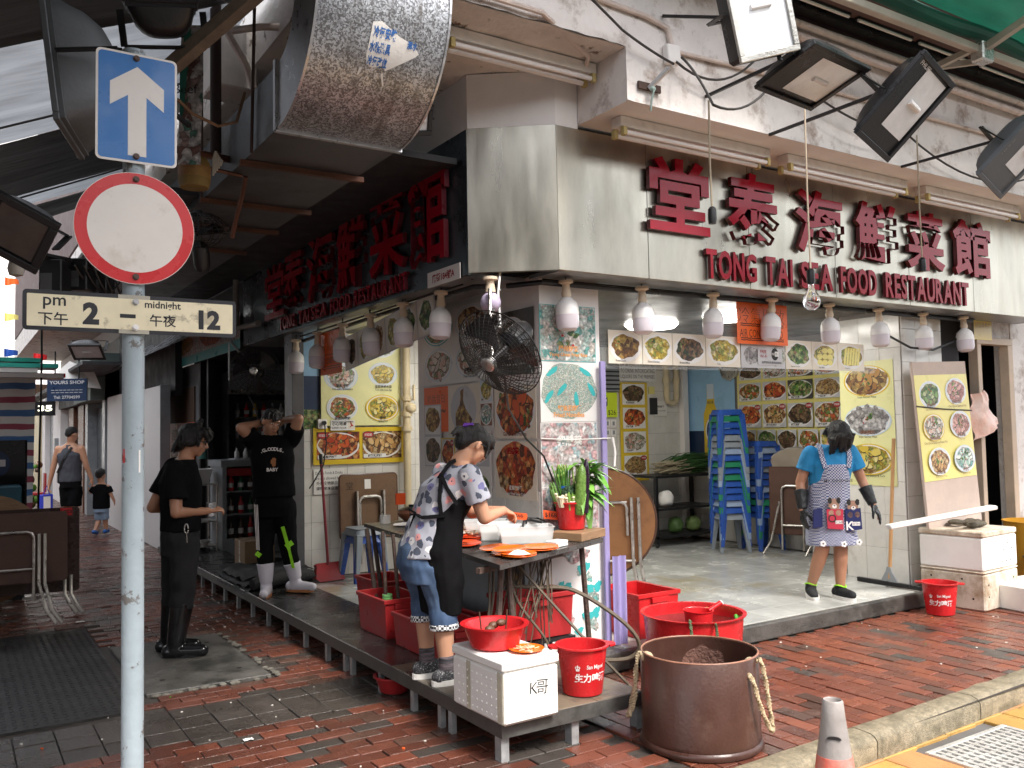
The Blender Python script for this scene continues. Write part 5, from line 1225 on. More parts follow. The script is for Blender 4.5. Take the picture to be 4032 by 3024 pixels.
def _as(b):
 for k in range(26):
  a=rr2.uniform(0,6.28);q=rr2.uniform(0,.028);p=Vector((x0,y0,z0-.06))+cv(-.062+q*math.cos(a)*.8,0,q*math.sin(a));d=cv(-.35+rr2.gauss(0,.06),1,0).normalized();L=rr2.uniform(.16,.22)
  b.tube([p,p+d*L*.5,p+d*L*.85,p+d*L],[.006,.0055,.007,.002],6)
 return mat('asparagus',(.16,.30,.08),r=.4,var=.35)
veg('asparagus_bunch','bunch of green asparagus leaning left in the red bucket','asparagus',_as)
def _ch(b):
 for k in range(40):
  a=rr2.uniform(0,6.28);q=rr2.uniform(0,.026);p=Vector((x0,y0,z0-.02))+cv(-.04+q*math.cos(a),0,.03+q*math.sin(a));t_=p+cv(rr2.gauss(0,.022)-.01,rr2.uniform(.21,.28),rr2.gauss(0,.02))
  b.tube([p,p.lerp(t_,.6),t_],[.003,.003,.0045],5);b.sph(t_,(.006,.006,.010),6,5,1)
 b.lathe([(.030,0),(.030,.016)],16,2,Vector((x0,y0,z0+.105))+cv(-.042,0,.03));return[mat('chive_stalk',(.13,.32,.06),r=.4),mat('chive_bud',(.32,.48,.12),r=.5),mat('blue_band',(.02,.13,.5),r=.4)]
veg('flowering_chives','upright bunch of flowering chives tied with a blue band','chives',_ch)
def _br(b):
 for k in range(60):
  a=rr2.uniform(0,6.28);e_=rr2.uniform(0,1.5);c=Vector((x0,y0,z0+.075))+cv(-.01+.045*math.cos(a)*math.cos(e_),.04*math.sin(e_),-.035+.04*math.sin(a)*math.cos(e_));b.sph(c,rr2.uniform(.010,.015),7,5)
 return mat('broccoli',(.045,.10,.045),r=.8,var=.4,bump=.8,bsc=220)
veg('broccoli','dark green broccoli head in the middle of the red bucket','broccoli',_br)
def _cu(b):
 p=Vector((x0,y0,z0-.06))+cv(.045,0,-.085);q=p+cv(.025,.33,0);n_=12;pts=[p.lerp(q,i/n_)for i in range(n_+1)];b.tube(pts,[.028,.033,.036,.037,.037,.036,.036,.035,.034,.033,.030,.022,.006],16);return mat('cucumber_skin',(.105,.20,.035),r=.3,var=.35,sc=40,bump=.3,bsc=90,col2=(.20,.30,.08),thr=.60,sc2=30)
veg('cucumber','fat green cucumber standing at the front of the red bucket','cucumber',_cu)
def _eg(b):
 p=Vector((x0,y0,z0-.05))+cv(.088,0,-.06);q=p+cv(.012,.35,.0);n_=10;b.tube([p.lerp(q,i/n_)for i in range(n_+1)],[.02,.022,.023,.024,.025,.025,.025,.024,.022,.017,.004],14);return mat('aubergine_skin',(.022,.008,.022),r=.12,var=.2,bump=0)
veg('aubergine','long dark purple aubergine behind the cucumber','aubergine',_eg)
def _mu(b):
 for k in range(12):
  a=rr2.uniform(-1,1);p=Vector((x0,y0,z0))+cv(-.075+.008*k,-.01,-.08+rr2.uniform(-.01,.02));q=p+cv(-.02+.1*a*.3,rr2.uniform(.05,.085),-.015);b.tube([p,q],[.009,.010],8);b.sph(q,(.013,.013,.010),10,6,0)
 return mat('pale_mushroom',(.66,.60,.42),r=.5,var=.15)
veg('king_mushrooms','cluster of pale mushrooms at the front rim of the red bucket','mushrooms',_mu)
def _bn(b):
 for k in range(22):
  p=Vector((x0,y0,z0-.03))+cv(.0+rr2.uniform(-.03,.03),0,-.085+rr2.uniform(-.01,.015));b.tube([p,p+cv(rr2.uniform(-.01,.01),rr2.uniform(.09,.12),-.012)],.0055,6)
 b.tube([Vector((x0,y0,z0+.03))+cv(.036*math.cos(a),.006*math.sin(a),-.09+.014*math.sin(a))for a in[i*.5 for i in range(13)]],.004,5,1);return[mat('bean_green',(.20,.36,.07),r=.4,var=.3),m_paper]
veg('bean_bundle','small tied bundle of green stalks beside the mushrooms','green stalks',_bn)
# ------------------------------------------------------------------ printed posters
F={
'crab':food('print_crab',[(.50,.07,.02),(.62,.16,.03),(.30,.04,.015),(.72,.35,.12),(.12,.03,.01),(.6,.10,.03)],26),
'fried':food('print_fried',[(.45,.22,.07),(.60,.38,.15),(.25,.10,.03),(.70,.52,.28),(.15,.06,.02)],32),
'white':food('print_white',[(.62,.58,.50),(.75,.70,.62),(.42,.36,.28),(.55,.2,.14),(.2,.3,.1)],34),
'green':food('print_green',[(.08,.20,.04),(.20,.34,.07),(.04,.10,.02),(.40,.45,.18),(.3,.22,.1)],30),
'yellow':food('print_yellow',[(.62,.46,.05),(.72,.60,.16),(.45,.30,.03),(.30,.34,.06),(.75,.66,.35)],28),
'noodle':food('print_noodle',[(.36,.20,.08),(.50,.32,.13),(.20,.10,.03),(.58,.42,.22)],60,1.5),
'grey':food('print_grey',[(.36,.34,.33),(.48,.46,.45),(.24,.22,.22),(.55,.53,.52)],20,.3),
'dark':food('print_dark',[(.05,.03,.02),(.14,.08,.04),(.22,.12,.06),(.03,.05,.02),(.3,.2,.1)],34),
'mixed':food('print_mixed',[(.45,.06,.02),(.55,.32,.10),(.10,.18,.03),(.62,.50,.35),(.25,.1,.04),(.5,.22,.04)],38),
'teal':food('print_teal',[(.55,.66,.60),(.70,.74,.70),(.16,.42,.38),(.62,.58,.52),(.42,.58,.52),(.74,.70,.66)],26,1.2),
'faded':food('print_faded',[(.70,.62,.60),(.78,.74,.72),(.62,.40,.40),(.45,.60,.62),(.74,.52,.50),(.80,.78,.76)],22,1.3),
'noodle_teal':food('print_pale_noodle',[(.60,.64,.54),(.70,.72,.64),(.48,.54,.46),(.38,.56,.5)],80,2.5),
'duck':food('print_duck',[(.30,.14,.03),(.45,.26,.06),(.16,.07,.02),(.60,.42,.12)],24),
'rice':food('print_rice',[(.62,.60,.50),(.50,.56,.42),(.70,.66,.60),(.3,.45,.32)],50),
'pinkfish':food('print_pink',[(.62,.30,.26),(.70,.42,.36),(.5,.22,.18)],30),
}
def pm(name,c):return mat('print_'+name+'_ink',c,r=.3,var=.05,sc=4,bump=0,rvar=.05,coat=.25)
m_yel=pm('yellow',(.76,.68,.22));m_pale=pm('pale_yellow',(.74,.72,.36));m_gold=pm('gold',(.68,.48,.03));m_pw=pm('white',(.74,.73,.70));m_pgrey=pm('grey',(.52,.52,.53));m_pdark=pm('dark',(.06,.055,.05));m_pred=pm('red',(.42,.03,.03));m_orange=pm('orange',(.86,.15,.03));m_cream2=pm('cream',(.72,.66,.55));m_brownk=pm('brown',(.20,.08,.04));m_teal=pm('teal',(.05,.42,.42));m_plate_blue=pm('plate_blue',(.55,.64,.72));m_lime=pm('lime',(.62,.78,.04));m_skyb=pm('sky',(.30,.52,.72));m_oran_t=pm('orange_text',(.80,.36,.12))
m_pshade=pm('shade',(.05,.03,.02));_ik={}
def ink(c):
 if c not in _ik:_ik[c]=pm('food%d'%len(_ik),c)
 return _ik[c]
CH_INK={k:[ink(c)for c in v]for k,v in{'crab':[(.55,.10,.03),(.42,.05,.02),(.65,.22,.06)],'fried':[(.55,.33,.12),(.42,.22,.07),(.66,.46,.22)],'white':[(.66,.60,.52),(.56,.48,.40),(.60,.38,.30)],'green':[(.16,.30,.06),(.08,.18,.04),(.42,.46,.22)],'yellow':[(.66,.52,.12),(.58,.42,.06),(.70,.62,.28)],'noodle':[(.42,.26,.10),(.32,.18,.07),(.50,.34,.15)],'grey':[(.46,.44,.43),(.40,.37,.37),(.54,.51,.50)],'dark':[(.14,.09,.05),(.08,.05,.03),(.22,.14,.08)],'mixed':[(.50,.10,.03),(.58,.36,.12),(.14,.22,.05),(.60,.50,.36)],'duck':[(.42,.22,.06),(.30,.14,.04),(.52,.34,.12)],'rice':[(.66,.64,.56)],'teal':[(.55,.68,.60),(.30,.48,.38),(.70,.74,.66)],'pinkfish':[(.62,.32,.27),(.54,.24,.2),(.68,.44,.38)]}.items()}
class Poster:
 """a flat print built in its own plane: x to the right, y up, layers a fraction of a millimetre apart"""
 def __init__(s,name,M,w,h,bg,label,cat='poster',group=None,th=.002):
  s.n=name;s.M=M;s.w=w;s.h=h;s.lab=label;s.cat=cat;s.grp=group;s.b=MB();s.mats=[bg];s.z=.0004;s.b.box(0,0,-th,w,h,0)
 def mi(s,m):
  if m not in s.mats:s.mats.append(m)
  return s.mats.index(m)
 def lay(s):s.z+=.00022;return s.z
 def rect(s,x0,y0,x1,y1,m):s.b.rect(x0,y0,x1,y1,s.lay(),s.mi(m));return s
 def disc(s,x,y,rx,ry,m,jag=0,seed=0,rot=0):s.b.disc((x,y,s.lay()),rx,ry,30,s.mi(m),jag,None,seed,rot);return s
 def text(s,t,x,y,h,m=None,off=.02,**k):s.b.text(t,x,y,h,s.lay(),s.mi(m or m_ink),off=off,res=2,**k);return s
 def poly(s,pts,m):z=s.lay();s.b.add([(p[0],p[1],z)for p in pts],[tuple(range(len(pts)))],s.mi(m));return s
 def dish(s,x,y,rx,ry,plate,fd,seed=0,k=.78):
  s.disc(x,y,rx,ry,plate);s.disc(x,y,rx*.93,ry*.93,m_pw if plate is not m_pw else m_plate_blue);s.disc(x,y,rx*.86,ry*.86,plate)
  s.disc(x,y,rx*k,ry*k,F[fd],.09,seed);return s.chunks(x,y,rx*k,ry*k,fd,seed)
 def chunks(s,x,y,rx,ry,fd,seed,n=13):
  g_=random.Random(seed*17+len(fd));ks=CH_INK.get(fd,CH_INK['mixed']);z=s.lay();s.lay()
  for i in range(n):
   a=g_.uniform(0,6.28);q=g_.uniform(.0,.72)**.7;px,py=x+rx*q*math.cos(a),y+ry*q*math.sin(a);r1,r2,ro=rx*g_.uniform(.16,.27),rx*g_.uniform(.08,.15),g_.uniform(0,3.1);z+=.00001
   s.b.disc((px+rx*.02,py-rx*.03,z),r1*1.06,r2*1.12,10,s.mi(m_pshade),.12,None,i,ro);z+=.00001;s.b.disc((px,py,z),r1,r2,10,s.mi(ks[i%len(ks)]),.12,None,i,ro)
  return s
 def garnish(s,x,y,r,seed):
  g_=random.Random(seed)
  for _ in range(5):s.disc(x+g_.uniform(-r,r),y+g_.uniform(-r,r),r*.4,r*.25,F['green'],.2,g_.random(),g_.uniform(0,3))
  for _ in range(3):s.disc(x+g_.uniform(-r,r),y+g_.uniform(-r,r),r*.16,r*.12,m_pred,.2,g_.random())
  return s
 def photo(s,x0,y0,x1,y1,fd,cap=None,badge=False,bg=None,seed=0,garn=True):
  w,h=x1-x0,y1-y0;s.rect(x0,y0,x1,y1,bg or(m_pgrey,m_cream2,m_plate_blue,m_brownk,m_pw)[seed%5])
  cx_,cy_=(x0+x1)/2,(y0+y1)/2
  s.disc(cx_,cy_,w*.495,h*.48,m_pw);s.disc(cx_,cy_+h*.02,w*.465,h*.43,F[fd],.08,seed).chunks(cx_,cy_+h*.02,w*.42,h*.38,fd,seed+3)
  if garn:s.garnish(cx_+w*.08*((seed%3)-1),cy_+h*.1,min(w,h)*.12,seed+1)
  if cap:
   cw_=min(w*.8,.3*h*len(cap)*.6);s.rect(x0+w*.02,y0+h*.03,x0+w*.02+cw_,y0+h*.17,m_pw);s.text(cap,x0+w*.02+cw_/2,y0+h*.045,h*.11,m_ink,.03,wmax=cw_*.94)
  if badge:s.disc(x1-w*.14,y1-h*.13,w*.14,h*.12,m_pdark);s.disc(x1-w*.14,y1-h*.13,w*.125,h*.10,m_pred);s.text('招牌菜',x1-w*.14,y1-h*.165,h*.08,m_pw,.02,wmax=w*.2)
  return s
 def done(s):
  o=s.b.build(s.n,s.mats,M=s.M);return tag(o,s.lab,s.cat,s.grp)
# tofu poster on the tiled back wall of the serving bay
p=Poster('menu_poster',YM(3.25,8.745,1.69),.91,1.12,m_pale,'pale yellow dish poster with tofu, oyster omelette and spring roll plates')
p.dish(.22,.52,.19,.15,m_plate_blue,'white',1).dish(.70,.55,.17,.13,m_plate_blue,'yellow',2);p.dish(.23,.85,.19,.13,m_pw,'white',5).dish(.68,.86,.18,.13,m_pw,'green',6)
p.dish(.23,.19,.175,.14,m_pw,'mixed',3).dish(.69,.185,.20,.145,m_gold,'yellow',4);p.garnish(.23,.2,.05,1).garnish(.69,.19,.05,3).garnish(.22,.53,.05,8)
for t,x,y,h in(('豆腐大腸',.23,.405,.034),('Tofu with Pig Intestine',.23,.372,.024),('豆腐拼鹵水蛋',.70,.40,.032),('Tofu with Soya Egg',.70,.367,.024),('家鄉煎蠔餅',.23,.062,.034),('Fried Oyster Omelette',.23,.028,.024),('春卷',.69,.062,.034),('Spring Roll',.69,.03,.024)):p.text(t,x,y,h,m_ink if ord(t[0])>999 else m_navy,.015,wmax=.36)
p.done()
p=Poster('menu_poster',YM(3.17,8.765,1.285),1.04,.385,m_gold,'gold bordered poster of fried crab and mantis shrimp below the tofu poster')
p.photo(.035,.05,.51,.34,'crab','避風塘炒蟹',False,F['crab'],1,True).photo(.545,.05,1.0,.34,'fried','椒鹽瀨尿蝦',False,F['fried'],2,False)
for x in(.10,.61):p.disc(x,.305,.065,.038,m_pdark).disc(x,.305,.058,.032,m_pred).text('招牌菜',x,.29,.028,m_pw,.02,wmax=.09)
p.done()
p=Poster('notice',YM(3.176,8.775,.98),.33,.26,m_paper,'white paper notice about outside food under the gold poster','notice')
for i,t in enumerate(('Outside Foods & Drinks','are not allowed here','外來食物飲品不','得帶來本店進食')):p.text(t,.165,.205-.055*i,.03 if i<2 else.038,m_ink,.0 if i<2 else.01,wmax=.30)
p.done()
p=Poster('slippery_floor_sign',YM(3.35,8.74,1.64),.27,.11,m_pw,'small SLIPPERY FLOOR sign with a red falling figure','sign')
p.text('小心地滑',.095,.05,.04,m_ink,.02,wmax=.16).text('SLIPPERY FLOOR',.095,.015,.022,m_ink,.01,wmax=.16).rect(.19,.012,.258,.098,m_cream2).poly([(.205,.03),(.225,.05),(.215,.08),(.226,.085),(.24,.06),(.252,.05),(.25,.04),(.235,.045),(.225,.035)],m_pred).disc(.222,.09,.007,.007,m_pred);p.done()
p=Poster('beach_strip',YM(3.06,8.78,1.66),.185,1.08,m_skyb,'narrow blue and green strip of a beach poster at the wall edge');p.rect(0,.2,.185,.55,m_navy).rect(0,0,.185,.2,F['green']);p.done()
p=Poster('menu_poster',YM(4.40,8.775,1.47),.17,1.33,m_gold,'narrow yellow poster edge right of the cream pipe');p.photo(.02,.02,.16,.30,'fried').photo(.02,.34,.16,.62,'mixed').rect(.03,.9,.14,1.2,m_pred);p.done()
b=MB();b.box(3.21,8.735,1.66,3.31,8.78,1.76,0,None,.004);b.cyl((3.27,8.735,1.72),(3.27,8.70,1.72),.022,n=12,mi=1);b.tube([(3.27,8.70,1.70),(3.25,8.6,1.5),(3.18,8.5,1.3),(3.05,8.4,1.15),(2.96,8.3,1.08)],.007,6,1);tag(b.build('socket',[m_white,m_black]),'white wall socket with a black plug and cord below the tofu poster','socket')
m_cpipe=mat('cream_pipe',(.60,.50,.32),r=.5,var=.12,sc=9,bump=.05)
t=thing('cream_pipe','cream gas pipe with a valve running up the wall right of the tofu poster','pipe',(4.19,8.66,.13))
b=MB();b.cyl((4.19,8.66,.13),(4.19,8.66,2.6),.042,n=14);b.build('pipe',m_cpipe,parent=t)
b=MB();
for zz in(1.62,1.78,1.95):b.cyl((4.19,8.66,zz),(4.19,8.66,zz+.05),.06,n=14)
b.sph((4.22,8.62,1.87),.06,12,8);b.bar((4.24,8.58,1.95),(4.24,8.58,2.12),.03,.02);o=b.build('valve',m_cpipe,parent=t);o['kind']='stuff'
# posters on the long side of the corner pillar (x-facing)
def xp(name,y_hi,z0,w,h,x,*a,**k):return Poster(name,XM(x,y_hi,z0),w,h,*a,**k)
p=xp('menu_poster',6.52,1.985,1.08,.60,3.312,m_pw,'pale poster of deep fried squid and sweet and sour dishes high on the side wall')
p.dish(.265,.16,.25,.14,m_pw,'white',1).dish(.80,.17,.26,.15,m_pw,'white',2).dish(.265,.455,.25,.14,m_teal,'mixed',3).dish(.80,.455,.26,.14,m_pw,'fried',4)
p.text('椒鹽鮮魷',.78,.07,.04,m_ink,.02).text('Deep Fried Squid',.78,.03,.025,m_ink,.01).text('Sweet & Sour Pork',.80,.33,.025,m_ink,.01).rect(0,.30,1.08,.305,m_pw).rect(.53,0,.535,.6,m_pw);p.done()
p=xp('handwritten_notice',6.51,1.61,.42,.36,3.310,m_orange,'red orange handwritten notice on the side wall','notice');p.text('奶醬昔日',.21,.23,.07,m_brownk,-.01).text('~~~~',.21,.15,.03,m_brownk);p.done()
p=xp('menu_poster',6.09,1.58,.50,.39,3.308,m_cream2,'poster of a roast wing on a cream ground behind the cook\'s head');p.disc(.24,.2,.2,.18,m_pgrey).poly([(.12,.08),(.2,.04),(.34,.06),(.38,.12),(.28,.2),(.24,.27),(.25,.36),(.20,.34),(.19,.24),(.12,.17)],F['duck']);p.done()
p=xp('menu_poster',6.50,1.33,.29,.50,3.306,m_pgrey,'two small photos of snacks hung beside the orange notice');p.photo(.01,.26,.28,.49,'duck',None,False,m_pw,3,False).photo(.01,.01,.28,.24,'dark',None,False,m_pw,4,False);p.done()
p=xp('menu_poster',5.98,1.07,.53,.55,3.306,m_pw,'white framed photos of green dishes behind the cook\'s arm');p.photo(.02,.28,.51,.53,'mixed').photo(.02,.02,.51,.26,'green','清蒸',False,None,4);p.done()
p=xp('menu_poster',5.40,1.555,.535,.365,3.312,m_cream2,'Garlic Chili Prawns poster on the pillar side');p.dish(.267,.19,.255,.175,m_pw,'crab',1,.92).garnish(.12,.27,.05,1).garnish(.43,.14,.06,3).text('椒鹽炒蝦',.27,.055,.036,m_brownk,.02).text('Garlic Chili Prawns',.27,.018,.028,m_brownk,.015);p.done()
p=xp('menu_poster',5.40,1.135,.53,.40,3.312,m_cream2,'Deep Fried Spicy Crabs poster under the prawn poster');p.disc(.265,.21,.245,.19,F['crab'],.06,2).disc(.265,.27,.15,.10,F['crab'],.03,5).disc(.11,.12,.06,.05,F['fried'],.1,4).disc(.42,.12,.06,.05,F['fried'],.1,7).text('招牌菜',.24,.31,.05,m_sign_red,.03).text('避風塘炒蟹',.265,.06,.034,m_pw,.03).text('Deep Fried Spicy Crabs',.265,.02,.027,m_pw,.015,wmax=.48);p.done()
p=xp('menu_poster',5.46,2.0,.58,.45,3.316,m_pdark,'dark Ginger and Spring Onion poster behind the big fan');p.dish(.28,.28,.2,.13,m_pw,'dark',2).text('Ginger & Spring Onion',.32,.06,.03,m_pw,.01).text('薑蔥炒蟹',.32,.11,.035,m_pw,.02);p.done()
p=xp('menu_poster',6.215,1.06,.23,.50,3.306,m_gold,'narrow gold edged photos between the orange notice and the green dishes');p.photo(.015,.26,.215,.49,'crab','炒蜆',True,None,5).photo(.015,.01,.215,.24,'fried','酥炸',False,None,6);p.done()
p=xp('menu_poster',5.59,1.64,.18,.36,3.306,m_pw,'slim white photo strip beside the roast wing poster');p.photo(.01,.185,.17,.35,'yellow','酥炸',False,None,2).photo(.01,.01,.17,.17,'teal',None,False,None,3);p.done()
# street face of the pillar
p=Poster('menu_poster',YM(3.325,4.826,2.075),.475,.385,m_teal,'faded teal Yeung Chow Fried Rice poster at the top of the pillar');p.rect(.004,.004,.471,.381,F['teal']).disc(.24,.2,.22,.16,F['teal'],.05,2).garnish(.24,.16,.07,5).text('楊州炒飯',.235,.068,.042,m_oran_t,.03).text('Yeung Chow Fried Rice',.235,.028,.032,m_oran_t,.02,wmax=.36);p.done()
p=Poster('menu_poster',YM(3.322,4.826,1.665),.475,.405,m_pw,'faded Fried Noodles poster with teal greens on the pillar');p.disc(.24,.21,.235,.19,F['noodle_teal'],.05,3)
for(x,y,a)in((.10,.34,.6),(.38,.34,-.5),(.07,.17,.9),(.18,.22,.8),(.30,.15,-1.4),(.43,.22,-1.0)):p.disc(x,y,.055,.018,m_teal,.1,x,a)
p.text('豉油王炒麵',.24,.072,.04,m_oran_t,.03).text('Fried Noodles',.235,.03,.033,m_oran_t,.02);p.done()
p=Poster('menu_poster',YM(3.318,4.826,.93),.475,.73,m_pw,'washed out pink crab poster low on the pillar');p.rect(.004,.30,.471,.726,F['faded']).text('招牌菜',.24,.57,.07,m_pw,.04).rect(.004,.004,.471,.296,F['faded']);p.done()
p=Poster('menu_poster',YM(3.315,4.826,.14),.50,.785,m_pw,'wet peeling poster with teal leaves at the foot of the pillar')
for(x,y,s)in((.10,.70,.06),(.35,.50,.06),(.42,.36,.07),(.40,.18,.08),(.30,.08,.05),(.18,.40,.05)):
 for k in range(4):p.disc(x+.04*math.cos(k*1.9+x*9),y+.04*math.sin(k*2.3),s*.6,s*.4,m_teal if k%2 else F['teal'],.25,k+x,k)
p.disc(.28,.62,.1,.05,F['faded'],.2,1).disc(.15,.2,.09,.07,F['faded'],.2,3);p.done()
# purple corrugated sheets leaning on the pillar edge
m_pur=mat('lilac_sheet',(.30,.26,.48),r=.3,var=.15,sc=4,bump=.05,stretch=(3,3,.5))
def corr(x0,y0,w,h,lean,label):
 b=MB();n=40
 b.grid(lambda u,v:(x0+u*w,y0-.02+.012*math.sin(u*w/.03*math.pi)+lean*v,.135+v*h),n,3);b.grid(lambda u,v:(x0+u*w,y0-.0175+.012*math.sin(u*w/.03*math.pi)+lean*v,.135+v*h),n,3)
 return tag(b.build('corrugated_sheet',m_pur),label,'plastic sheet')
b=MB();b.box(3.80,4.775,.135,3.845,4.80,2.08,0,Matrix.Identity(4),.004);tag(b.build('lilac_panel',m_pur),'tall narrow lilac board standing at the pillar edge','board')
corr(3.83,4.755,.115,.60,0,'short lilac corrugated plastic sheet standing by the pillar')
b=MB();b.tube([(3.31,4.815,1.555),(3.55,4.81,1.54),(3.86,4.76,1.545),(3.88,4.75,1.50)],.004,5);b.tube([(3.87,4.75,1.55),(3.885,4.745,1.45),(3.875,4.745,1.35)],.009,6);tag(b.build('string',m_paper),'white string tied round the pillar posters','string')

# ------------------------------------------------------------------ plastic weather strip with dish photos
m_film=mat('clear_film',(.62,.66,.66),r=.1,var=.05,bump=.25,bsc=7,alpha=.22,rvar=.04)
b=MB();b.grid(lambda u,v:(3.85+3.18*u,4.862+.012*math.sin(u*14+v*3)+.006*noise.noise(Vector((u*20,v*4,2))),2.04+.02*u*(1-v)+.60*v),80,10);b.build('x',m_film);fs_=bpy.data.objects[-1]if False else None
film=[o for o in bpy.data.objects if o.name=='x'][0];film.name='plastic_strip';tag(film,'clear plastic strip hanging across the shop front with dish photos along its hem','plastic strip')
cells=[(3.93,4.245,'duck',1),(4.25,4.54,'yellow',2),(4.545,4.885,'dark',3),(4.89,5.265,'yellow',4),(5.80,6.125,'green',5),(6.13,6.465,'yellow',6),(6.47,6.835,'yellow',7)]
names=['roast duck','sliced yellow chicken','dark braised meat','stuffed bean curd','braised dark fish with greens','round yellow fish balls','pale yellow rolls']
for(a,c,fd,sd),nm in zip(cells,names):
 p=Poster('dish_photo',YM(a,4.846,2.075),c-a,.24,m_cream2,'photo of %s on the clear plastic strip'%nm,'dish photo','dish photos on the plastic strip');w=c-a
 p.disc(w/2,.12,w*.47,.105,m_pw);p.disc(w/2,.125,w*.40,.085,F[fd],.12,sd)
 if fd=='yellow' and sd in(6,):
  for k in range(9):p.disc(w*(.3+.2*(k%3)),.065+.05*(k//3),.035,.024,m_yel)
 if sd==7:
  for k in range(6):p.poly([(w*(.2+.1*k),.05),(w*(.28+.1*k),.05),(w*(.36+.1*k),.2),(w*(.28+.1*k),.2)],m_yel)
 else:p.garnish(w*.3,.16,.03,sd)
 p.text(('Roast Duck','Sliced Chicken','Braised Meat','Tofu','Steamed Grouper','Fish Balls','Spring Roll')[sd-1],w*.35,.015,.014,m_ink,.005);p.done()
p=Poster('dish_photo',YM(5.275,4.846,2.075),.515,.23,m_pgrey,'grey blurred photo behind the free WiFi sticker','dish photo','dish photos on the plastic strip');p.disc(.12,.1,.09,.07,F['grey'],.1,1).disc(.42,.1,.1,.08,F['rice'],.1,1);p.done()
p=Poster('wifi_sticker',YM(5.46,4.840,2.10),.29,.135,m_pgrey,'FREE WiFi sticker on the clear plastic strip','sticker',th=.001);p.text('FREE',.065,.095,.026,m_sign_red,.01).text('Wi-Fi',.065,.058,.026,m_sign_red,.01).disc(.2,.09,.042,.05,m_ink).text('Wi',.178,.08,.022,m_pw,.01).rect(.2,.072,.245,.112,m_pw).text('Fi',.218,.08,.022,m_ink,.01).text('我們提供免費無線網絡',.16,.01,.022,m_ink,0,wmax=.24);p.done()
p=Poster('air_conditioned_sign',YM(5.205,4.815,2.262),.59,.34,m_orange,'orange AIR CONDITIONED handwritten sign behind the bulbs','sign')
p.text('冷氣開放',.29,.17,.12,m_ink,-.02,wmax=.54).text('AIR CONDITIONED',.28,.055,.062,m_ink,-.005,w=.50)
for yy in(.14,.155,.025,.04):p.text('~~~~~~~~~~',.29,yy,.012,m_ink,.02,w=.5)
p.done()
p=Poster('air_conditioned_sign',XM(2.945,7.93,2.155),.53,.40,m_orange,'red orange air conditioning sign hung in the lane side opening','sign')
p.text('冷氣開放',.27,.22,.12,m_brownk,-.02,wmax=.46).text('AIR CONDITIONED',.27,.10,.055,m_brownk,0,w=.46)
for yy in(.05,.07,.18):p.text('~~~~~~~~',.27,yy,.012,m_brownk,.02,w=.44)
p.done()
# photos clipped on a tilted film in the lane opening
Mx=XM(2.96,7.35,2.16)@Matrix.Rotation(.10,4,'Z')
p=Poster('dish_photo_strip',Mx,1.75,.30,m_pgrey,'strip of dish photos hung under the lane fascia bulbs','dish photos')
for k,fd in enumerate(('dark','yellow','fried','yellow','green','green')):
 p.rect(.02+.29*k,.01,.29+.29*k,.29,m_cream2).disc(.155+.29*k,.15,.12,.12,m_pw).disc(.155+.29*k,.155,.10,.11,F[fd],.12,k)
p.done()
# ------------------------------------------------------------------ inside the shop: prints on the back wall
p=Poster('drinking_notice',YM(7.26,8.75,2.215),.635,.27,m_pw,'white notice about drinking age on the back wall','notice')
for i,t in enumerate(('OF 18 YEARS IS PERMITTED','TO DRINK INTOXICATING','LIQUORS ON THE PREMISES')):p.text(t,.317,.19-.08*i,.055,m_ink,-.005,w=.58)
p.done()
p=Poster('menu_poster',YM(7.265,8.755,.92),.47,1.28,m_gold,'tall yellow column poster of four dishes on the back wall')
for k,(fd,cp)in enumerate((('dark','豉椒炒田螺'),('crab','鹵水乳鴿'),('white','鹵水拼盤'),('noodle','招牌炒麵'))):p.photo(.045,.99-.31*k,.425,1.26-.31*k,fd,cp,k==3,m_pw,k+2)
p.done()
p=Poster('beer_flyer',YM(6.90,8.74,1.75),.31,.315,m_lime,'lime green beer flyer with a shield and $26','flyer');p.poly([(.04,.25),(.15,.25),(.15,.15),(.095,.10),(.04,.15)],m_navy).rect(.05,.2,.14,.23,m_pw).disc(.095,.16,.025,.025,m_pw).text('$26',.22,.02,.07,m_ink,.0).text('海珠',.095,.205,.02,m_pred,.01);p.done()
b=MB();b.box(6.90,8.70,2.08,7.23,8.79,2.43,0,None,.006)
for k in range(6):b.box(6.91,8.692,2.10+.055*k,7.22,8.70,2.12+.055*k,1)
tag(b.build('meter_box',[m_grey_paint,m_dark]),'grey louvred box on the back wall above the lime flyer','box')
t=thing('light_switches','panel of six white light switches under the lime flyer','switches',(7.06,8.76,1.49))
for i in range(3):
 for j in range(2):
  b=MB();b.box(6.925+.098*i,8.765,1.50+.115*j,7.015+.098*i,8.785,1.605+.115*j,0,None,.004);b.box(6.95+.098*i,8.758,1.53+.115*j,6.98+.098*i,8.766,1.58+.115*j,1);b.build('switch',[m_white,m_grey_paint],parent=t)
t=thing('cream_pipes','pair of cream pipes joined in a U on the back wall','pipe',(8.1,8.7,1.9))
b=MB();b.tube([(8.03,8.7,2.6),(8.03,8.7,2.02),(8.05,8.7,1.95),(8.12,8.7,1.93),(8.19,8.7,1.95),(8.21,8.7,2.02),(8.21,8.7,2.6)],.042,12);b.build('pipe',m_cpipe,parent=t)
b=MB();b.cyl((8.03,8.7,2.2),(8.03,8.7,2.26),.054,n=14);b.build('collar',m_cpipe,parent=t)
b=MB();b.cyl((8.21,8.7,2.2),(8.21,8.7,2.26),.054,n=14);b.build('collar',m_cpipe,parent=t)
p=Poster('small_note',YM(7.87,8.77,1.76),.22,.20,m_paper,'small white note on the tiles under the cream pipes','note');p.text('常滿顧客',.11,.11,.03).text('THE CUSTOMER',.11,.06,.016,off=0);p.done()
b=MB();b.box(7.80,8.765,1.78,7.92,8.785,2.0);tag(b.build('dark_plaque',m_dark),'dark plaque on the back wall by the cream pipes','plaque')
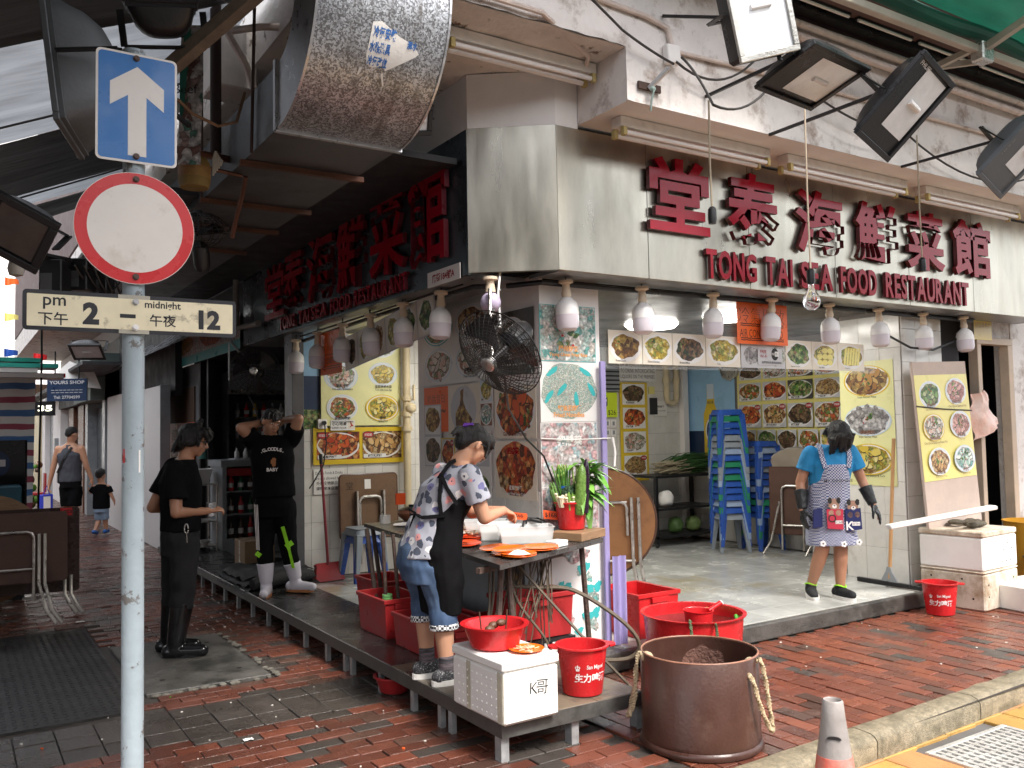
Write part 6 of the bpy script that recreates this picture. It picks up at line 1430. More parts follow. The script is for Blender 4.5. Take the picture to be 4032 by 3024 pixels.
b=MB();b.box(7.78,8.77,2.05,7.88,8.785,2.15);tag(b.build('yellow_note',m_yel),'small yellow note above the dark plaque','note')
p=Poster('beer_poster',Matrix.Translation((0,0,0))@XM(8.48,8.78,1.05),.86,1.33,m_skyb,'blue beer poster with a yellow bottle behind the stool stack')
p.rect(0,0,.86,.5,m_navy).rect(0,.0,.86,.15,m_cream2).poly([(.30,.05),(.30,.72),(.36,.86),(.37,1.12),(.49,1.12),(.50,.86),(.56,.72),(.56,.05)],m_gold).rect(.37,.92,.49,1.12,m_plate_blue).disc(.43,.5,.10,.17,m_pw).disc(.43,.5,.08,.14,m_navy).text('BLUE',.43,.86,.035,m_navy,.02);p.done()
t=thing('door_frame_inner','beige inner door frame on the back wall by the beer poster','door frame',(8.4,8.75,.13));b=MB();b.box(8.33,8.70,.13,8.42,8.785,2.42);b.build('post',m_white,parent=t)
ck=thing('wall_clock','octagonal wall clock half hidden by the plastic strip','clock',(8.46,7.98,2.36))
b=MB();b.lathe([(.17,0),(.17,.03),(.15,.035),(.15,.028),(0,.028)],8,0,M=XM(8.475,7.98,2.36),sm=False);b.build('case',m_alu,parent=ck)
b=MB();M=XM(8.442,7.98,2.36)
for k in range(12):a=math.pi/2-k*math.pi/6;b.text(str(k if k else 12),.115*math.cos(a),.115*math.sin(a)-.015,.03,0,off=0,M=M)
b.build('numerals',m_ink,parent=ck)
# big menu grid on the side wall of the shop
p=Poster('menu_board',XM(8.485,7.88,1.285),1.62,1.10,m_yel,'large menu board with a grid of dish photos on the shop side wall','menu board')
rows=[(.90,1.08,4,['dark','white','mixed','crab'],['沙拉骨','椒鹽鮮魷','椒鹽雞翼','酥炸大腸'],False),(.63,.86,4,['mixed','crab','green','noodle'],['生炒排骨','薑蔥炒蟹','海鮮粉絲煲','豉油王炒麵'],False),
  (.30,.585,4,['crab','fried','dark','mixed'],['避風塘炒蟹','椒鹽瀨尿蝦','椒鹽泥鯭','椒鹽豆腐'],True),(.02,.27,5,['duck','green','dark','mixed','yellow'],[None]*5,False)]
for(y0,y1,n_,fd,cp,bdg)in rows:
 w=(1.62-.06)/n_
 for k in range(n_):p.photo(.04+w*k,y0,.04+w*k+w-.03,y1,fd[k],cp[k],bdg,m_pdark if(n_==4 and k==2 and y0>.6)else m_pgrey,k+int(y0*10),fd[k]!='noodle')
p.done()
p=Poster('menu_poster',XM(7.405,5.535,1.02),.585,1.19,m_pale,'tall pale yellow Soya Goose poster on the tiled pilaster')
for(yy,fd,pl,t1,t2,sd)in((.98,'duck',m_gold,'鹵水鵝件','Soya Goose Piece',1),(.60,'grey',m_plate_blue,'鹵水鵝片','Soya Goose Meat',2),(.23,'yellow',m_gold,'鹵水拼盤','Assorted Soya Goose & Pork',3)):
 p.dish(.30,yy+.02,.255,.15,pl,fd,sd,.88)
 if fd=='grey':
  for k in range(12):a=k*2*math.pi/12;p.disc(.30+.15*math.cos(a),yy+.03+.085*math.sin(a),.062,.04,F['grey'],.1,k,a)
 p.garnish(.30,yy+.04,.045,sd).text(t1,.30,yy-.112,.04,m_brownk,.015).text(t2,.30,yy-.150,.026,m_ink,.0,wmax=.50)
p.done()
# cardboard menu board at the right
cb=thing('cardboard_menu','leaning cardboard menu board tied with wire beside the kitchen door','menu board',(7.76,4.62,.66))
Mb2=Matrix.Translation((7.345,4.61,.66))@uvM((1,.0,.035),(-.035,.045,1))
b=MB();b.box(0,0,-.03,.85,1.50,-.006,0,Mb2);b.build('cardboard',mat('cardboard',(.52,.42,.36),r=.8,var=.1,bump=.1),parent=cb)
p=Poster('print',Mb2@Matrix.Translation((.0,.42,-.0015)),.84,.96,m_yel,'x')
for i,(x,y,fd,pl,t1,t2)in enumerate(((.22,.78,'green',m_pw,'鹵水鵝腸','Soya Goose Intestine'),(.63,.80,'pinkfish',m_pw,'潮州大眼雞','Chiu Chow Steamed Fish'),(.22,.48,'white',m_gold,'潮州凍烏頭','Chiu Chow Steamed Mullet Fish'),(.64,.49,'pinkfish',m_pw,'鹵水豬頭','Soya Pork'),(.24,.17,'fried',m_pw,'鹵水雞翼','Soya Chicken Wings'),(.64,.17,'teal',m_plate_blue,'蠔仔粥','Oyster Congee'))):
 p.dish(x,y,.17,.125,pl,fd,i,.82).garnish(x,y+.03,.05,i).text(t1,x,y-.115,.034,m_brownk,.02).text(t2,x,y-.148,.02,m_brownk,0,wmax=.36)
p.rect(0,.475+.16,.84,.48+.165,m_brownk)if False else None
po=p.done();po.parent=cb;M_=po.matrix_world.copy();po.matrix_local=Matrix.Translation(-Vector(cb['_o']))@p.M
for k in('label','category'):
 if k in po:del po[k]
b=MB();b.tube([Mb2@Vector((-.01,1.10,.004)),Mb2@Vector((.4,1.06,.006)),Mb2@Vector((.86,1.03,.004))],.006,6);b.build('wire',m_cable,parent=cb)
p=Poster('yellow_note',YM(8.70,4.895,2.44),.33,.30,m_cream2,'faded yellow handwritten note above the kitchen door','note');p.rect(0,0,.33,.3,m_gold).text('椒鹽雞煮肉',.165,.12,.06,m_brownk,-.01,wmax=.28);p.done()

# ------------------------------------------------------------------ lit ceiling lamps inside the shop
m_glow=emis('lit_lamp',(1.0,.97,.90),11.4)
for(x,y,lab)in((6.0,6.7,'lit round ceiling lamp seen through the plastic strip, left'),(6.25,5.85,'lit round ceiling lamp seen through the plastic strip, right'),(4.3,7.6,'lit ceiling lamp over the serving bay')):
 t=thing('ceiling_lamp',lab,'ceiling lamp',(x,y,2.62),'lit lamps on the shop ceiling')
 b=MB();b.lathe([(.27,0),(.23,-.035),(0,-.045)][::-1],24,0,(x,y,2.655));b.build('shade',m_glow,parent=t);b=MB();b.lathe([(.21,0),(.21,.014),(0,.014)],24,0,(x,y,2.654));b.build('base',m_white,parent=t)

# ------------------------------------------------------------------ stools, tables, cart
m_sb=mat('blue_plastic',(.025,.085,.36),r=.32,var=.1,bump=.02);m_sg=mat('green_plastic',(.02,.20,.10),r=.35,var=.1,bump=.02);m_sgr=mat('grey_plastic',(.24,.27,.30),r=.38,var=.1,bump=.02);m_sw=mat('pale_blue_plastic',(.26,.34,.48),r=.35,var=.1,bump=.02)
def stool_proto(m,name):
 t=thing('plastic_stool','x','stool',(0,0,0))
 b=MB();b.prism(rrect(.29,.29,.05),.435,.45);
 o1=rrect(.29,.29,.05);o2=rrect(.335,.335,.05);n=len(o1)
 b.add([(p[0],p[1],.4355)for p in o1]+[(p[0],p[1],.385)for p in o2],[(i,n+i,n+(i+1)%n,(i+1)%n)for i in range(n)]);b.cyl((0,0,.4495),(0,0,.4515),.03,n=16)
 b.build('seat',m,parent=t,bv=.004)
 for sx_ in(-1,1):
  for sy_ in(-1,1):
   b=MB();top=Vector((sx_*.125,sy_*.125,.40));bot=Vector((sx_*.168,sy_*.168,0));s=.03
   vs=[]
   for q,w_ in((bot,.020),(top,.036)):vs+=[q+Vector((a*w_-sx_*.0,c*w_,0))for a,c in((-1,-1),(1,-1),(1,1),(-1,1))]
   b.add(vs,[(3,2,1,0),(4,5,6,7),(0,1,5,4),(1,2,6,5),(2,3,7,6),(3,0,4,7)]);b.build('leg',m,parent=t,bv=.004)
 return t
protos={k:stool_proto(m,k)for k,m in(('blue',m_sb),('green',m_sg),('grey',m_sgr),('pale blue',m_sw))}
used=set()
def put_stool(kind,x,y,z,rz,label,group):
 if kind in used:t=copy_tree(protos[kind])
 else:t=protos[kind];used.add(kind)
 t.location=(x,y,z);t.rotation_euler=(rg.gauss(0,.012),rg.gauss(0,.012),rz+rg.gauss(0,.02));t['label']=label;t['group']=group
num=['bottom','second','third','fourth','fifth','sixth','seventh','eighth','ninth','tenth','eleventh','twelfth','thirteenth','fourteenth','fifteenth','sixteenth','top']
s1=['grey','blue','pale blue','blue','blue','blue','green','blue','green','blue','pale blue','grey','grey','blue','blue','green','blue']
for k,c in enumerate(s1):put_stool(c,7.80,7.42,.131+k*.0765,-.45,'%s plastic stool, %s in the tall front stack'%(c,num[k]+(' from the bottom' if 0<k<16 else '')),'stools in the tall front stack')
s2=['blue','blue','green','blue','pale blue','blue','blue','grey','blue','blue','pale blue','blue']
for k,c in enumerate(s2):put_stool(c,8.22,7.30,.131+k*.0765,-.2,'%s plastic stool, %s in the lower rear stack'%(c,num[k]+(' from the bottom' if 0<k<11 else '')if k<11 else 'top'),'stools in the lower rear stack')
put_stool('blue',3.53,8.33,.131,.1,'blue plastic stool, lower of the pair under the leaning table','pair of stools by the tiled wall')
put_stool('grey',3.53,8.33,.21,.1,'grey plastic stool, upper of the pair under the leaning table','pair of stools by the tiled wall')
m_tubec=mat('worn_chrome',(.50,.47,.43),r=.35,metal=.8,var=.25,sc=15,col2=(.2,.12,.08),thr=.68)
m_tw=mat('table_underside',(.36,.17,.065),r=.5,var=.2,sc=3,bump=.08,col2=(.16,.075,.03),thr=.58,sc2=3,soft=.12)
m_tdark=mat('dark_table_wood',(.085,.04,.026),r=.4,var=.25,sc=4,bump=.05)
def ulegs(b,M,x,y0,y1,w,z=.03,r=.013):
 b.tube([M@Vector(p)for p in((x,y0,z),(x,y1-.05,z),(x+.015,y1-.015,z),(x+.05,y1,z),(x+w-.05,y1,z),(x+w-.015,y1-.015,z),(x+w,y1-.05,z),(x+w,y0,z))],r,8)
 b.tube([M@Vector(p)for p in((x,y0+.28,z),(x+w,y0+.28,z))],r*.9,8)
# round folding table on edge by the pillar
rt=thing('round_folding_table','round brown folding table stood on edge behind the pillar','table',(4.85,5.85,.13))
M=frameM(_r,Vector((.03,.05,1)),(4.70,5.92,.82))
b=MB();b.lathe([(0,-.02),(.44,-.02),(.45,-.008),(.44,.002),(0,.002)],56,0,M=M);b.build('table_top',[m_tw],parent=rt,sharp=40)
b=MB();b.tube([M@Vector((.452*math.cos(2*math.pi*i/48),.452*math.sin(2*math.pi*i/48),-.01))for i in range(48)],.012,6,close=True);b.build('edge_trim',m_tdark,parent=rt)
b=MB();ulegs(b,M,.0,-.12,.16,.20);b.build('leg_frame',m_tubec,parent=rt)
for dx in(.24,.30):
 b=MB();b.tube([M@Vector((dx,.20,.03)),M@Vector((dx,-.35,.035)),M@Vector((dx+.03,-.55,.05)),M@Vector((dx+.12,-.68,.06))],.015,8);b.build('leg',m_tubec,parent=rt)
b=MB();b.tube([M@Vector((.0,-.33,.03)),M@Vector((.26,-.33,.03))],.012,8);b.tube([M@Vector((.05,-.60,.03)),M@Vector((.30,-.58,.04))],.012,8);b.build('cross_tube',m_tubec,parent=rt)
# folding tables at the menu wall
ft_=thing('folding_table','dark square folding table leaning before a round top at the shop side wall','table',(8.1,6.9,.13))
M=frameM((.45,-.89,0),Vector((.04,.02,1)),(8.05,6.98,.33));b=MB();b.box(-.05,.02,-.02,.48,.80,0,0,M,.01);b.build('table_top',m_tdark,parent=ft_)
b=MB();ulegs(b,M,.10,-.15,.58,.24,.03);b.tube([M@Vector((.08,.4,.05)),M@Vector((-.02,-.05,.06)),M@Vector((-.10,-.2,.12))],.013,8);b.tube([M@Vector((.36,.4,.05)),M@Vector((.44,-.05,.06)),M@Vector((.38,-.2,.14))],.013,8);b.build('leg_frame',m_tubec,parent=ft_)
ft2=thing('round_folding_table','pale round table top standing behind the square one at the shop side wall','table',(8.3,6.95,.13));M=frameM((.25,-.97,0),Vector((.06,0,1)),(8.28,6.85,.90));b=MB();b.lathe([(0,-.02),(.44,-.02),(.44,0),(0,0)],48,0,M=M);b.build('table_top',mat('pale_table_wood',(.30,.25,.19),r=.5,var=.15),parent=ft2)
b=MB();b.tube([M@Vector((.446*math.cos(2*math.pi*i/40),.446*math.sin(2*math.pi*i/40),-.01))for i in range(40)],.011,6,close=True);b.build('edge_trim',m_tubec,parent=ft2)
fc=thing('folding_chair','folded steel chair leaning at the shop side wall behind the woman','chair',(8.1,6.3,.13));M=frameM((.5,-.86,0),Vector((.04,.03,1)),(7.95,6.35,.13));b=MB();ulegs(b,M,0,0,.75,.36,0);b.tube([M@Vector((.0,.0,.10)),M@Vector((.05,.5,.02)),M@Vector((.3,.5,.02)),M@Vector((.36,0,.10))],.012,8);b.build('frame',m_tubec,parent=fc);b=MB();b.box(.04,.30,.0,.32,.58,.02,0,M,.008);b.build('seat',m_tdark,parent=fc)
# square wooden table against the tiled wall in the bay
wt2=thing('folding_table','worn brown square table top leaning on the tiled wall with its steel legs folded','table',(3.74,8.6,.13));M=frameM((1,0,0),Vector((0,.04,1)),(3.42,8.64,.50))
m_tbr=mat('brown_table_back',(.17,.095,.05),r=.5,var=.2,sc=3,bump=.08,col2=(.09,.05,.03),thr=.58,sc2=3,soft=.12)
b=MB();b.prism([(p[0]+.32,p[1]+.34)for p in rrect(.64,.66,.04)],-.025,0,0,M);b.build('table_top',m_tbr,parent=wt2);b=MB();b.tube([M@Vector((p[0]+.32,p[1]+.34,-.012))for p in rrect(.645,.665,.04)],.014,6,close=True);b.build('edge_trim',m_tdark,parent=wt2)
b=MB();ulegs(b,M,.20,-.25,.44,.24,.03,.016);b.bar(M@Vector((.17,.05,.03)),M@Vector((.17,.5,.03)),.05,.02);b.bar(M@Vector((.47,.05,.03)),M@Vector((.47,.5,.03)),.05,.02);b.build('leg_frame',m_tubec,parent=wt2);b=MB();b.rect(.27,.52,.34,.62,.002,0,M);b.build('paper_label',m_paper,parent=wt2);b=MB();b.text('堂',.1,.52,.08,.002,0,off=-.01,M=M);b.build('painted_mark',m_ink,parent=wt2)
# kitchen cart with spring onions
ct=thing('kitchen_cart','dark steel kitchen cart with shelves at the back of the shop','cart',(7.8,8.4,.13))
for zz in(.24,.58,.98):b=MB();b.box(7.30,8.15,zz,8.38,8.65,zz+.03);b.build('shelf',m_black_steel,parent=ct)
for(x,y)in((7.32,8.17),(8.36,8.17),(7.32,8.63),(8.36,8.63)):b=MB();b.box(x-.02,y-.02,.17,x+.02,y+.02,.979);b.sph((x,y,.16),.03,8,6);b.build('post',m_black_steel,parent=ct)
for(x,z,r_,mm,nm,lab)in((8.05,.60,.11,mat('cabbage_pale',(.13,.19,.06),r=.6,var=.3,bump=.4,bsc=20),'cabbage','pale green cabbage on the cart lower shelf'),(7.75,.60,.10,mat('cabbage_dark',(.06,.12,.03),r=.6,var=.3,bump=.4,bsc=20),'cabbage','dark green cabbage on the cart lower shelf'),(7.60,.70,.0,m_paper,'plastic_bag','white plastic bag on the cart shelf')):
 zc=.27 if nm=='cabbage' else.61
 b=MB();b.grid(lambda u,v:Vector((x,8.3,zc+.1))+Vector((math.cos(u*6.2832)*math.sin(v*3.1416),math.sin(u*6.2832)*math.sin(v*3.1416),-math.cos(v*3.1416)))*(.10+.02*noise.noise(Vector((u*6,v*5,x)))),18,12);tag(b.build(nm,mm),lab,'cabbage' if nm=='cabbage' else 'plastic bag')
so=thing('spring_onions','heap of dark green spring onions on the cart top','spring onions',(7.95,8.4,1.01));rr3=random.Random(4);b=MB();b2=MB()
for k in range(150):
 p0=Vector((7.55+rr3.uniform(0,.25),8.25+rr3.uniform(0,.3),1.02+rr3.uniform(0,.14)));q=p0+Vector((rr3.uniform(.45,.85),rr3.gauss(0,.06),rr3.uniform(-.02,.13)));b.tube([p0.lerp(q,.3),p0.lerp(q,.65)+Vector((0,0,.03)),q],[.007,.007,.002],4);b2.tube([p0,p0.lerp(q,.3)],.007,4)
o=b.build('green_tops',mat('onion_green',(.04,.11,.03),r=.5,var=.4),parent=so);o['kind']='stuff';o=b2.build('white_ends',mat('onion_white',(.42,.36,.24),r=.5),parent=so);o['kind']='stuff'
# ------------------------------------------------------------------ right-hand boxes and tools
Mr=Matrix.Translation((7.67,4.46,0))@Matrix.Rotation(R(4),4,'Z')
foam_box(Mr,.62,.56,.335,.02,'lower dirty foam box with drain holes on the wet bricks',m_foam_dirty,m_foam_dirty,holes=[('x',-.18+.09*k,.10+.16*((k*2)%3)/2)for k in range(5)]+[('y',-.24,.12),('y',-.24,.22),('y',.22,.24),('y',.25,.12)])
foam_box(Mr@Matrix.Translation((0,0,.337)),.62,.56,.335,.05,'upper white foam box stacked on the dirty one',m_foam,m_foam_dirty,holes=[('y',.05+.08*k,.16+.05*(k%2))for k in range(3)]+[('y',.02+.08*k,.06)for k in range(3)])
b=MB();rg4=random.Random(2)
for k in range(9):b.sph((7.72+rg4.uniform(-.14,.16),4.46+rg4.uniform(-.1,.1),.69+rg4.uniform(0,.03)),(rg4.uniform(.05,.10),rg4.uniform(.03,.07),.025),10,7)
tag(b.build('wet_rag',mat('dirty_rag',(.10,.085,.06),r=.7,var=.5,sc=30,bump=.8,bsc=50)),'crumpled dirty rag on top of the stacked foam boxes','rag')
b=MB();b.bar((6.72,4.60,.73),(7.62,4.18,.87),.10,.035,bv=.008);tag(b.build('foam_strip',m_foam),'white foam strip leaning across the top foam box','foam strip')
Mw=Matrix.Translation((7.95,4.02,0))@Matrix.Rotation(R(-8),4,'Z');b=MB();b.box(-.33,-.22,0,.6,.28,.215,0,Mw,.012);tag(b.build('foam_slab',m_foam),'bright white foam block on the bricks at the right edge','foam block')
t=bucket((9.05,4.58,0),.27,.22,.62,mat('yellow_plastic',(.55,.27,.02),r=.4,var=.12,sc=5),'large yellow bin behind the foam boxes at the right edge','bin',lugs=False,name='yellow_bin')
b=MB();b.prism([(8.6,.0),(8.95,-.12),(9.0,.06),(8.75,.10)],.30,.31,0,Matrix.Translation((0,4.45,0)));tag(b.build('bin_bag',m_black),'black bag corner poking out behind the foam boxes','bag')
sq=thing('floor_squeegee','floor squeegee with a long wooden handle against the tiled pilaster','squeegee',(7.24,4.93,.13))
b=MB();b.cyl((7.215,4.94,.20),(7.30,4.90,1.47),.016,n=12);b.build('handle',mat('broom_handle',(.50,.28,.12),r=.5,var=.15),parent=sq)
b=MB();b.prism([(-.09,0),(.09,0),(.03,.10),(.02,.14),(-.02,.14),(-.03,.10)],-.01,.01,0,frameM((-.03,-1,0),(0,0,1),(7.213,4.94,.165)));b.build('socket',m_grey_paint,parent=sq,bv=.003)
b=MB();b.bar((7.225,5.28,.155),(7.205,4.62,.155),.035,.04);b.build('blade',m_black,parent=sq,bv=.004)
b=MB();b.grid(lambda u,v:(8.52+.48*u*(.45+.55*v)+.03*math.sin(v*9),4.86-.07*math.sin(u*3.14)+.03*noise.noise(Vector((u*5,v*5,0))),1.88-.46*v*(1-.25*u)+.05*u),14,14);tag(b.build('orange_bag',mat('orange_bag',(.80,.42,.32),r=.4,var=.2,sc=4,bump=.5,bsc=14,col2=(.8,.72,.66),thr=.5,soft=.2)),'pale orange plastic bag hanging in the kitchen doorway','plastic bag')
ks=thing('kitchen_shelf','dim kitchen shelving with a red tray inside the right doorway','shelf',(9.3,6.2,0))
for zz,m in((.5,m_grey_paint),(.9,m_black_steel),(1.4,m_black_steel),(1.9,m_black_steel)):b=MB();b.box(8.75,6.0,zz,10.4,6.5,zz+.03);b.build('shelf_board',m,parent=ks)
for x in(8.77,9.5,10.38):b=MB();b.box(x-.015,6.0,.02,x+.015,6.03,2.2);b.build('upright',m_tubec,parent=ks)
for k,(x,z,sx_,mm,lab,nm)in enumerate(((9.1,.93,.3,m_red_old,'red tray on the dim kitchen shelf','tray'),(9.6,.93,.25,m_sb,'blue tray on the dim kitchen shelf','tray'),(9.2,1.93,.12,m_paper,'white bag on the top kitchen shelf','bag'),(9.0,1.43,.1,m_galv,'steel pot on the middle kitchen shelf','pot'))):b=MB();b.box(x-sx_/2,6.05,z,x+sx_,6.4,z+.14,0,None,.02);tag(b.build(nm,mm),lab,nm)
# traffic cone at the bottom right
cn=thing('traffic_cone','scuffed traffic cone with a grey hollow top at the bottom right','cone',(2.56,1.99,-.12));C0=(2.56,1.99,-.12)
b=MB();b.lathe([(.135,.03),(.04,.735),(.0345,.79),(.030,.795),(.026,.79),(.024,.70),(0,.69)],36,0,C0);b.build('body',mat('cone_grey',(.30,.27,.25),r=.45,var=.2,sc=10,bump=.08,col2=(.15,.12,.11),thr=.6),parent=cn,sharp=50)
b=MB();b.lathe([(.1367,.025),(.0585,.61)],36,0,C0);b.build('red_band',mat('cone_red',(.70,.10,.055),r=.45,var=.15,sc=8,col2=(.42,.30,.26),thr=.55,sc2=9,soft=.15),parent=cn)
b=MB();b.box(C0[0]-.19,C0[1]-.19,-.12,C0[0]+.19,C0[1]+.19,-.085,0,None,.01);b.build('base',m_black,parent=cn)
va2=math.atan2(-C0[1],-C0[0]);b=MB();b.prism([(.024*math.cos(a),.010*math.sin(a))for a in[math.pi*i/8 for i in range(9)]],0,.006,0,frameM((-math.sin(va2),math.cos(va2),0),(0,0,1),(C0[0]+.045*math.cos(va2),C0[1]+.045*math.sin(va2),.555)));b.build('hand_slot',m_ink,parent=cn)
# hoses and strings under the table
m_hose=mat('dirty_hose',(.10,.075,.05),r=.55,var=.3,sc=20)
hs=[([(2.75,4.45,.84),(2.80,4.5,.70),(3.0,4.45,.66),(3.25,4.4,.62),(3.45,4.2,.45),(3.55,4.15,.30),(3.50,4.2,.21),(3.3,4.3,.21)],.013,'thick black hose looping out under the table corner'),
 ([(2.78,4.46,.84),(2.84,4.4,.60),(2.95,4.3,.40),(3.02,4.3,.25),(3.0,4.35,.21)],.008,'thin brown hose dropping to the deck by the scuffed crate'),
 ([(2.85,4.47,.84),(3.05,4.30,.55),(3.20,4.1,.30),(3.35,3.98,.10),(3.42,4.0,.01)],.009,'thin hose trailing over the deck edge to the bricks'),
 ([(2.70,4.45,.84),(2.68,4.42,.65),(2.60,4.35,.45),(2.58,4.3,.28),(2.66,4.32,.22),(2.72,4.40,.4)],.008,'coiled thin hose between the table legs'),
 ([(2.66,4.42,.84),(2.63,4.38,.62),(2.56,4.3,.40),(2.60,4.25,.23),(2.68,4.28,.23),(2.66,4.36,.45)],.008,'second coiled thin hose by the red basin')]
for pts,r_,lab in hs:
 P_=[Vector(p)for p in pts];dense=[]
 for i in range(len(P_)-1):
  p0=P_[max(i-1,0)];p1=P_[i];p2=P_[i+1];p3=P_[min(i+2,len(P_)-1)]
  for k in range(6):tt=k/6;dense.append(.5*((2*p1)+(p2-p0)*tt+(2*p0-5*p1+4*p2-p3)*tt*tt+(3*p1-p0-3*p2+p3)*tt**3))
 dense.append(P_[-1]);b=MB();b.tube(dense,r_,7);tag(b.build('hose',m_hose),lab,'hose')
b=MB()
for k in range(26):
 p=Vector((2.9+rg.uniform(-.05,.25),4.5+rg.uniform(-.05,.05),.85));q=p+Vector((rg.uniform(-.25,-.02),rg.uniform(-.15,.0),-rg.uniform(.3,.6)));b.tube(sag(p,q,rg.uniform(-.02,.05),6),.0045,4)
tag(b.build('string_bundle',mat('brown_string',(.10,.075,.05),r=.8,var=.3)),'tangle of brown strings hanging under the table','string',kind='stuff')
b=MB()
for k in range(5):b.tube([(3.08+.045*math.cos(a)+.006*k,4.83,.62+.07*math.sin(a)-.01*k)for a in[i*.45 for i in range(15)]],.005,5)
tag(b.build('rubber_bands',mat('rubber_band',(.35,.22,.10),r=.7)),'hank of brown rubber bands hung under the table','rubber bands')
b=MB()
for k in range(7):b.lathe([(.032,0),(.036,.004),(.036,.016),(.032,.02),(.026,.016),(.026,.004)],20,k,(2.60,5.72,.33+.022*k),closed=True)
tag(b.build('tape_rolls',[pm('t%d'%i,c)for i,c in enumerate(((.25,.55,.28),(.3,.6,.35),(.35,.5,.75),(.75,.5,.08),(.75,.45,.06),(.25,.6,.2),(.22,.55,.2)))]),'stack of coloured tape rolls threaded on a rusty stick by the crates','tape rolls')
b=MB();b.cyl((2.60,5.72,.2),(2.56,5.70,.92),.014,n=8);b.cyl((2.66,5.62,.2),(2.62,5.66,.90),.014,n=8);tag(b.build('rusty_sticks',m_rustleg),'two rusty sticks standing in front of the red crates','sticks')
# dustpan and broom by the tiled wall
dp=thing('dustpan','red long handled dustpan standing by the tiled wall','dustpan',(3.22,8.45,.13));b=MB();b.prism([(-.16,0),(.16,0),(.13,.16),(-.13,.16)],-.05,.02,0,frameM((1,.1,0),(0,.35,1),(3.22,8.45,.135)));b.prism([(-.13,.161),(.13,.161),(.13,.19),(-.13,.19)],-.05,.0,0,frameM((1,.1,0),(0,.35,1),(3.22,8.45,.135)));b.build('pan',m_red_old,parent=dp,bv=.008);b=MB();b.cyl((3.22,8.50,.28),(3.20,8.62,1.30),.014,n=10);b.cyl((3.20,8.62,1.30),(3.197,8.63,1.40),.018,n=10,mi=1);b.build('handle',[mat('maroon_handle',(.22,.02,.03),r=.4),m_black],parent=dp)
# ------------------------------------------------------------------ litter on the bricks
b=MB();rgl=random.Random(9)
for k in range(110):
 if k<70:x,y=rgl.uniform(.3,2.2),rgl.uniform(3.0,8)
 elif k<96:x,y=rgl.uniform(3.8,7.4),rgl.uniform(3.4,4.55)
 else:x,y=rgl.uniform(3.6,6.2),rgl.uniform(1.9,2.7)
 if in_hole(x,y):continue
 z=.004 if y>2.75 else-.118;s=rgl.uniform(.003,.008);a=rgl.uniform(0,3);M=Matrix.Translation((x,y,z))@Matrix.Rotation(a,4,'Z');b.box(-s,-s*.6,-.002,s,s*.6,rgl.uniform(.002,.005),0 if rgl.random()<.8 else(1 if rgl.random()<.5 else 2),M)
tag(b.build('litter',[mat('litter_white',(.6,.58,.52),r=.7),m_orange,m_leaf]),'specks of food scraps and paper scattered on the wet bricks','litter',kind='stuff')
for(x,y,s,lab)in((1.35,4.75,.05,'scrap of white paper on the bricks at the bottom left'),(.98,8.6,.07,'crumpled white tissue on the lane by the folded tables')):
 b=MB();b.grid(lambda u,v:(x+(u-.5)*s,y+(v-.5)*s*.7,.004+.012*abs(noise.noise(Vector((u*4,v*4,x))))),6,6);tag(b.build('paper_scrap',m_paper),lab,'paper')
